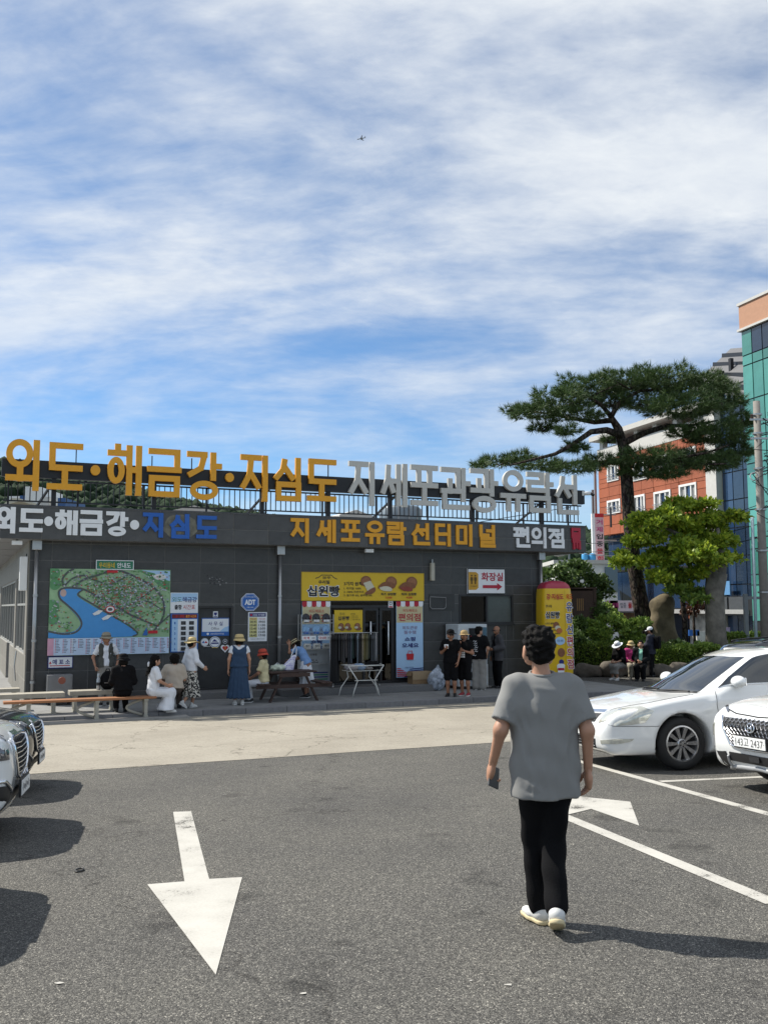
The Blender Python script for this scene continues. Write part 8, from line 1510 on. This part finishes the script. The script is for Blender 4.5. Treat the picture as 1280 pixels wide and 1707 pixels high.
for t in (.3, .6): a = Vector(q[0]).lerp(Vector(q[3]), t)-Vector((0, 0, .55)); b = Vector(q[1]).lerp(Vector(q[2]), t)-Vector((0, 0, .55)); MB().bar(a, b, .16, .2).build('rafter', M_ALU, SR)
for px in (1219, 1203): p = Sw(px, 640, 58); MB().bar((p[0], p[1], p[2]-6), (p[0], p[1], p[2]+(1.6 if px > 1210 else .8)), .22).build('post', M_ALU, SR)
PHs = bld('grey_penthouse', 'grey slatted penthouse below the solar canopy', 'building'); p = Sw(1215, 640, 58); mb = MB(); mb.box(p[0]-1.2, p[0]+5, min(p[1], p[1]+6*SGN), max(p[1], p[1]+6*SGN), 0, p[2]-.8); mb.build('wall', mat('penthouse_grey', (.13, .13, .14), .6, var=.1), PHs); mb = MB(); mb.box(p[0]-1.4, p[0]+5.2, min(p[1]-.2*SGN, p[1]+6*SGN), max(p[1]-.2*SGN, p[1]+6*SGN), p[2]-.8, p[2]-.3); mb.build('roof', M_PALE, PHs)
# green glass tower at the right edge
gp_ = Yp(1235, 600, 51); gs = -(gp_-TO).dot(VD); gd = (gp_-TO).dot(-VN)
GT = bld('green_glass_building', 'green glazed tower with a tan top storey at the right edge'); zt3 = Yp(1234, 511, 51).z-ROAD; zg = Yp(1234, 550, 51).z-ROAD
def gbox(mb, s0, s1, d0, d1, z0, z1): return fbox(mb, s0, s1, d0, d1, z0, z1)
gbox(MB(), gs+.05, gs+9, gd+.06, gd+9, 0, zg).build('core', M_ALU, GT); gbox(MB(), gs, gs+9, gd-.05, gd+9, zg, zt3).build('tan_storey', M_TANP, GT); gbox(MB(), gs-.1, gs+9.1, gd-.15, gd+9, zg-.12, zg).build('band', M_PALE, GT); gbox(MB(), gs-.08, gs+9.1, gd-.12, gd+9, zt3, zt3+.15).build('coping', M_PALE, GT)
rowz = [zg-.15]; z = zg-.15
for hgt in [1.35, .55, 1.9, 1.5, .6]*4:
    z2 = z-hgt
    if z2 < .2: break
    for k in range(11): ptile(GT, gs+.05+k*.82, gs+.87+k*.82, z2, z, gd+.05, (M_DGL if hgt == 1.35 and k > 0 and z > zg-1 else M_GGL), 'pane', .04)
    z = z2
# end face of the tower towards the red building (green strip)
for r in range(10): 
    me_k = ('ge', r % 2)
    if me_k not in tile_cache: q_ = MB(); q_.box(-.04, 0, -.01 if SGN > 0 else -2.2, 2.2 if SGN > 0 else .01, 0, 1.5); mm = q_.mesh('pane'); mm.materials.append(M_GGL); tile_cache[me_k] = mm
    link('pane', tile_cache[me_k], None, GT, (gs+.04, (gd+.1)*SGN, .6+r*1.55))
# white low house with blue tanks, more behind
o = empty('white_house', Vector((Yp(985, 1000, 62).x, 62, ROAD)), 0, 'low white flat roofed house below the blue tanks', 'house'); zt4 = Yp(985, 940, 62).z-ROAD; MB().box(-2.2, 1.7, 0, 7, 0, zt4).build('wall', M_WHITE, o); MB().box(-2.4, 1.9, -.2, 7.2, zt4, zt4+.25).build('roof', M_PALE, o); MB().box(.9, 1.7, -.15, -.01, zt4-1.8, zt4-.2).build('window', M_BGL, o)
for px, lab in ((978.5, 'left of the two blue rooftop water tanks'), (991, 'right of the two blue rooftop water tanks')):
    p = Yp(px, 937, 62.8); t_ = empty('water_tank', Vector((p.x, 63.5, ROAD+zt4+.25)), 0, lab, 'water tank', 'blue water tanks'); MB().lathe([(0, 0), (.22, 0), (.23, .1), (.225, .42), (.2, .47), (.06, .52), (.0, .53)], 16).build('tank_shell', mat('tank_blue', (.05, .28, .55), .5), t_, smooth=True); t_.scale = (1, 1, 1)
# hills
def hill(name, label, Y, pts, m, depth=160):
    rr = np.random.default_rng(5); n = 160; rows = 14; xs = np.linspace(pts[0][0], pts[-1][0], n); f = curve([(p[0], p[1]) for p in pts]); vs = []
    for j in range(rows):
        t = j/(rows-1)
        for i, px in enumerate(xs): p = Yp(float(px), float(f(px)), Y); hgt = max(p.z-ROAD, .2); zz = ROAD+hgt*math.sin(min(1, t*1.0)*math.pi/2); vs.append((p.x*(1+0*t), Y-depth*(1-t), zz-2*(1-t)))
    mb = MB(); mb.add(vs, [(j*n+i, j*n+i+1, (j+1)*n+i+1, (j+1)*n+i) for j in range(rows-1) for i in range(n-1)]); o = mb.build(name, mat('hill_ground', (.03, .045, .03), .9), smooth=True); tag(o, label, None, None, 'structure'); return vs, n, rows
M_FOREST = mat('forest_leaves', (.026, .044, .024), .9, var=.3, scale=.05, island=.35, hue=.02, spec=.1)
def forest(name, label, vs, n, rows, count, size):
    rr = np.random.default_rng(8); V_, F_, c_ = [], [], 0; vs = np.array(vs).reshape(rows, n, 3); ico = bmesh.new(); bmesh.ops.create_icosphere(ico, subdivisions=1, radius=1); iv = np.array([v.co[:] for v in ico.verts]); jf = np.array([[v.index for v in f.verts] for f in ico.faces]); ico.free()
    for _ in range(count):
        j = rows-1-int(rr.uniform(0, 1)**1.5*(rows-2)); i = rr.integers(0, n); p = vs[j, i]+rr.normal(0, 1.2, 3)*np.array([1, 1, .2]); s = size*rr.uniform(.6, 1.3); v = iv*(1+rr.normal(0, .16, (len(iv), 1)))*s*np.array([1, 1, rr.uniform(.8, 1.2)])+p+np.array([0, 0, s*.2]); V_.append(v); F_.append(jf+c_); c_ += len(v)
    o = link(name, fmesh(name, np.concatenate(V_), np.concatenate(F_), M_FOREST)); tag(o, label, None, None, 'stuff')
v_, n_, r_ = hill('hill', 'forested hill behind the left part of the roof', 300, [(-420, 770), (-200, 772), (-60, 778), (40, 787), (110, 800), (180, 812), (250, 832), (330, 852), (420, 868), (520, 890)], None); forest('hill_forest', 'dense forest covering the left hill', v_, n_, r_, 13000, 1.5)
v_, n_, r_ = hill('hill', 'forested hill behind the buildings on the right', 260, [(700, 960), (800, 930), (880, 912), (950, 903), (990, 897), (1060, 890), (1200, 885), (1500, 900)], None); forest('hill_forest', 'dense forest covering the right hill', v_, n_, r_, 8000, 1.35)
# structures seen through the railing on the left
o = empty('harbour_building', Vector((Yp(60, 900, 90).x, 90, ROAD)), 0, 'white harbour building with blue towers seen through the railing', 'building'); sc9 = 90/1600
def hb(x0, x1, y0, m, nm): a = Yp(x0, y0, 90); b = Yp(x1, y0, 90); MB().box(a.x-o.location.x, b.x-o.location.x, random.uniform(-.05, .05), 6, 0, a.z-ROAD).build(nm, m, o)
mbl = mat('harbour_blue', (.03, .09, .24), .5, var=.1)
hb(34, 48, 826, mbl, 'blue_tower'); hb(43, 50, 811, M_WHITE, 'white_tower'); hb(51, 70, 812, M_WHITE, 'wall'); hb(70.5, 83, 828, M_PALE, 'wall'); hb(16, 33, 827, M_WHITE, 'wall'); hb(90, 97, 829, M_WHITE, 'wall'); hb(97.5, 110, 830, mbl, 'blue_tower'); hb(48.5, 82, 837, M_PALE, 'roof_edge')
p = Yp(0, 838, 60); q = Yp(34, 831, 60); o = empty('canopy_roof', Vector((p.x, 60, ROAD)), 0, 'cream canopy roof behind the railing at the far left', 'canopy'); MB().prism([(0, p.z-ROAD-.25), (q.x-p.x, p.z-ROAD+.1), (q.x-p.x, q.z-ROAD), (.8, p.z-ROAD+.3)], 0, 4).build('roof', mat('cream_roof', (.50, .46, .36), .6), o); MB().box(.3, .5, 1, 1.2, 0, p.z-ROAD-.2).build('post', M_WHITE, o); MB().box(q.x-p.x-.5, q.x-p.x-.3, 1, 1.2, 0, p.z-ROAD).build('post', M_WHITE, o)
# plant on the terminal roof, seen through the railing
for lab, px0, px1, pt, b, m, nm in (('white shallow pavilion roof behind the left railing', 286, 362, 849, 6.5, M_PALE, 'roof_pavilion'), ('low white box on the roof behind the middle railing', 566, 622, 856, 6.0, M_PALE, 'roof_box')):
    a0, a1 = W(px0, 852, b).x, W(px1, 852, b).x; z = W((px0+px1)/2, pt, b).z; o = empty(nm, bw((a0+a1)/2, b, FZ1-.06), AB, lab, 'roof plant'); wv = a1-a0; MB().prism([(-wv/2, 0), (wv/2, 0), (wv/2, max(z-FZ1, .1)), (0, max(z-FZ1, .1)+.18), (-wv/2, max(z-FZ1, .1))], 0, 2.5).build('shell', m, o); MB().box(-wv/2-.1, wv/2+.1, -.1, 2.6, -.001, .05).build('plinth', M_CONC, o)
a0, a1 = W(640, 852, 7).x, W(702, 852, 7).x; o = empty('roof_tank', bw((a0+a1)/2, 7.2, FZ1-.06), AB, 'round grey tank on the roof behind the grey letters', 'tank'); r9 = (a1-a0)/2; MB().lathe([(0, 0), (r9, 0), (r9, W(670, 845, 7).z-FZ1), (r9*.9, W(670, 845, 7).z-FZ1+.08), (0, W(670, 845, 7).z-FZ1+.12)], 32).build('tank_shell', mat('tank_grey', (.20, .24, .27), .4, .3), o, smooth=True)
mb = MB()
for k in range(12): t = k*math.pi/6; mb.box(r9*math.cos(t)-.02, r9*math.cos(t)+.02, r9*math.sin(t)-.02, r9*math.sin(t)+.02, .05, W(670, 845, 7).z-FZ1)
mb.build('ribs', M_STEEL, o)
# ------------------------------------------------------------------ utility pole, wires, street furniture
pb = Vector((Yp(1276, 1080, 34).x, 34, ROAD)); ptop = Yp(1260, 669, 34); o = empty('utility_pole', pb, 0, 'tall concrete utility pole with cables at the right edge', 'utility pole'); tv = ptop-pb
M_POLE = mat('pole_concrete', (.22, .205, .185), .85, var=.2, bump=.2); MB().tube([(0, 0, -.1), tuple(tv)], [.17, .12], 14).build('pole', M_POLE, o, smooth=True); MB().tube([(-.34, .0, -.05), (-.30, 0, 5.6)], .055, 10).build('conduit', mat('pvc_blue_grey', (.32, .42, .46), .5), o, smooth=True)
for t in (.3, .45, .6, .75, .88, .95): p = tv*t; MB().lathe([(.15+.06*(1-t), -.03), (.17+.06*(1-t), -.03), (.17+.06*(1-t), .03), (.15+.06*(1-t), .03)], 14).build('strap', M_STEEL, o, tuple(p))
for t, L_ in ((.93, 1.6), (.86, 1.3)): p = tv*t; MB().bar(p+Vector((-.3, -.1, 0)), p+Vector((L_, -.1, 0)), .07).build('crossarm', M_STEEL, o)
for k, (dx, t) in enumerate(((-.22, .93), (.4, .94), (.9, .94), (1.4, .94), (.5, .87), (1.1, .87))): p = tv*t; MB().lathe([(0, 0), (.05, 0), (.06, .05), (.035, .08), (.06, .12), (.03, .16), (0, .17)], 10).build('insulator', mat('insulator_brown', (.06, .035, .03), .2), o, (p.x+dx, -.1, p.z+.03))
for k in range(9):
    t0 = random.uniform(.6, .95); t1 = t0-random.uniform(.03, .2); a = tv*t0; b = tv*t1; MB().tube([a+Vector((.15, -.15, 0)), a+Vector((random.uniform(.3, .7)*random.choice((-.6, 1, 1)), -.25, -.3)), b+Vector((random.uniform(.2, .6), -.22, .1)), b+Vector((.12, -.18, 0))], .018, 5).build('cable_loop', M_BLACK, o)
mb = MB().lathe([(.13, -.015), (.16, -.015), (.16, .015), (.13, .015)], 16, 0, Matrix.Rotation(math.pi/2, 4, 'X')); mb.build('cable_coil', M_WHITE, o, tuple(tv*.72+Vector((-.22, -.1, 0))))
for t, dz, lab, y2 in ((.62, -.2, 'upper thin cable crossing from the pole to behind the terminal', 50), (.55, -.4, 'lower thin cable crossing from the pole to behind the terminal', 52), (.50, -.5, 'lowest thin cable crossing from the pole to behind the terminal', 47)):
    a = pb+tv*t; b = Yp(920, 905 if t > .6 else 915, y2); mid = []
    for i in range(17): s_ = i/16; p = a.lerp(b, s_); p.z -= 1.0*4*s_*(1-s_)*.5; mid.append(p-a)
    tag(MB().tube(mid, .014, 4).build('power_cable', M_BLACK, None, a), lab, 'cable', 'cables from the utility pole')
a = pb+tv*.94
for dx in (.4, .9, 1.4): 
    p0 = a+Vector((dx, -.1, .1)); tag(MB().tube([(0, 0, 0), (2.5, -3.5, -.25), (6, -8, .0)], .016, 4).build('power_cable', M_BLACK, None, p0), {.4: 'overhead cable leaving the crossarm nearest the pole', .9: 'overhead cable leaving the middle of the crossarm', 1.4: 'overhead cable leaving the outer end of the crossarm'}[dx], 'cable', 'overhead cables leaving the pole')
o = empty('sign_gantry', Vector((Yp(1245, 1085, 35.5).x, 35.5, ROAD)), 0, 'grey steel post with short arms beside the utility pole', 'post'); hz_ = Yp(1245, 990, 35.5).z-ROAD; MB().box(-.07, .07, -.07, .07, 0, hz_).build('post', mat('post_grey', (.17, .19, .20), .5), o)
for z in (hz_-.15, 1.05): MB().bar((.07, 0, z), (.75, 0, z), .1).build('arm', mat('post_grey', (.17, .19, .20)), o)
MB().lathe([(0, 0), (.09, .02), (.1, .1), (.06, .2), (0, .22)], 14).build('lamp_globe', M_WHITE, o, (.75, -.1, 1.45), smooth=True); MB().bbox(.45, .7, -.12, .0, .35, .75, .02).build('yellow_tag', mat('tag_yellow', (.6, .42, .02)), o)
o = empty('street_lamp', Vector((Yp(936, 1000, 58).x, 58, ROAD)), 0, 'small grey street lamp seen under the right end of the roof', 'street lamp'); zl = Yp(936, 925, 58).z-ROAD; MB().tube([(.5, 0, 0), (.5, 0, zl+.1)], .06).build('pole', M_STEEL, o); MB().tube([(.5, 0, zl+.05), (0, 0, zl)], .04).build('arm', M_STEEL, o); MB().lathe([(0, -.12), (.3, -.06), (.34, 0), (.2, .06), (0, .08)], 14).build('lamp_head', M_PALE, o, (-.1, 0, zl), smooth=True)
# shop clutter under the awning
for px0, px1, y0, y1, m, lab in ((1162, 1182, 1052, 1075, mat('white_a_board', (.55, .55, .52), .5, var=.3, scale=4), 'white advertising board in front of the shops'), (1148, 1165, 1050, 1060, M_BLUE, 'blue crate in front of the shops'), (1200, 1216, 1046, 1060, mat('lilac_poster', (.35, .28, .42), .5, var=.5, scale=3), 'lilac poster board right of the thick trunk')):
    a, b = Yp(px0, y1, 52), Yp(px1, y0, 52); o = empty('shop_board', Vector(((a.x+b.x)/2, 52, ROAD)), 0, lab, 'board'); w = b.x-a.x; MB().box(-w/2, w/2, 0, .1, max(a.z-ROAD, .0), b.z-ROAD).build('panel', m, o); MB().box(-.05, .05, .02, .08, 0, max(a.z-ROAD, .02)).build('stand', M_ALU, o)
# the airliner far up in the sky
pp = ray(602, 231)*1900+Vector((0, 0, CAMH)); o = empty('airliner', pp, 0, 'tiny airliner crossing high above the terminal', 'aeroplane'); M_AIR = mat('airliner_grey', (.35, .37, .40), .4)
o.rotation_euler = (R_(12), R_(8), R_(180-8)); MB().tube([(8.6, 0, 0), (8.2, 0, .1), (6.8, 0, .1), (-5, 0, .1), (-8.5, 0, .55), (-9, 0, .7)], [.15, .6, .95, .95, .45, .15], 12).build('fuselage', M_AIR, o, smooth=True)
for sg in (-1, 1): MB().add([(1.5, sg*.8, -.2), (-1.8, sg*.8, -.2), (-4.2, sg*8.5, .5), (-3.2, sg*8.5, .5), (1.5, sg*.8, -.02), (-1.8, sg*.8, -.02), (-4.2, sg*8.5, .56), (-3.2, sg*8.5, .56)], [(0, 1, 2, 3), (7, 6, 5, 4), (0, 4, 5, 1), (1, 5, 6, 2), (2, 6, 7, 3), (3, 7, 4, 0)]).build('wing', M_AIR, o); MB().add([(-7.2, sg*.2, .6), (-8.4, sg*.2, .6), (-9.2, sg*3, .8), (-8.6, sg*3, .8), (-7.2, sg*.2, .7), (-8.4, sg*.2, .7), (-9.2, sg*3, .85), (-8.6, sg*3, .85)], [(0, 1, 2, 3), (7, 6, 5, 4), (0, 4, 5, 1), (1, 5, 6, 2), (2, 6, 7, 3), (3, 7, 4, 0)]).build('tailplane', M_AIR, o); MB().tube([(1.2, sg*2.8, -.6), (-1.2, sg*2.8, -.6)], .5, 10).build('engine', M_AIR, o)
MB().prism([(-6.2, .8), (-8.6, .8), (-9.4, 3.6), (-8.4, 3.6)], -.08, .08).build('tail_fin', M_AIR, o)
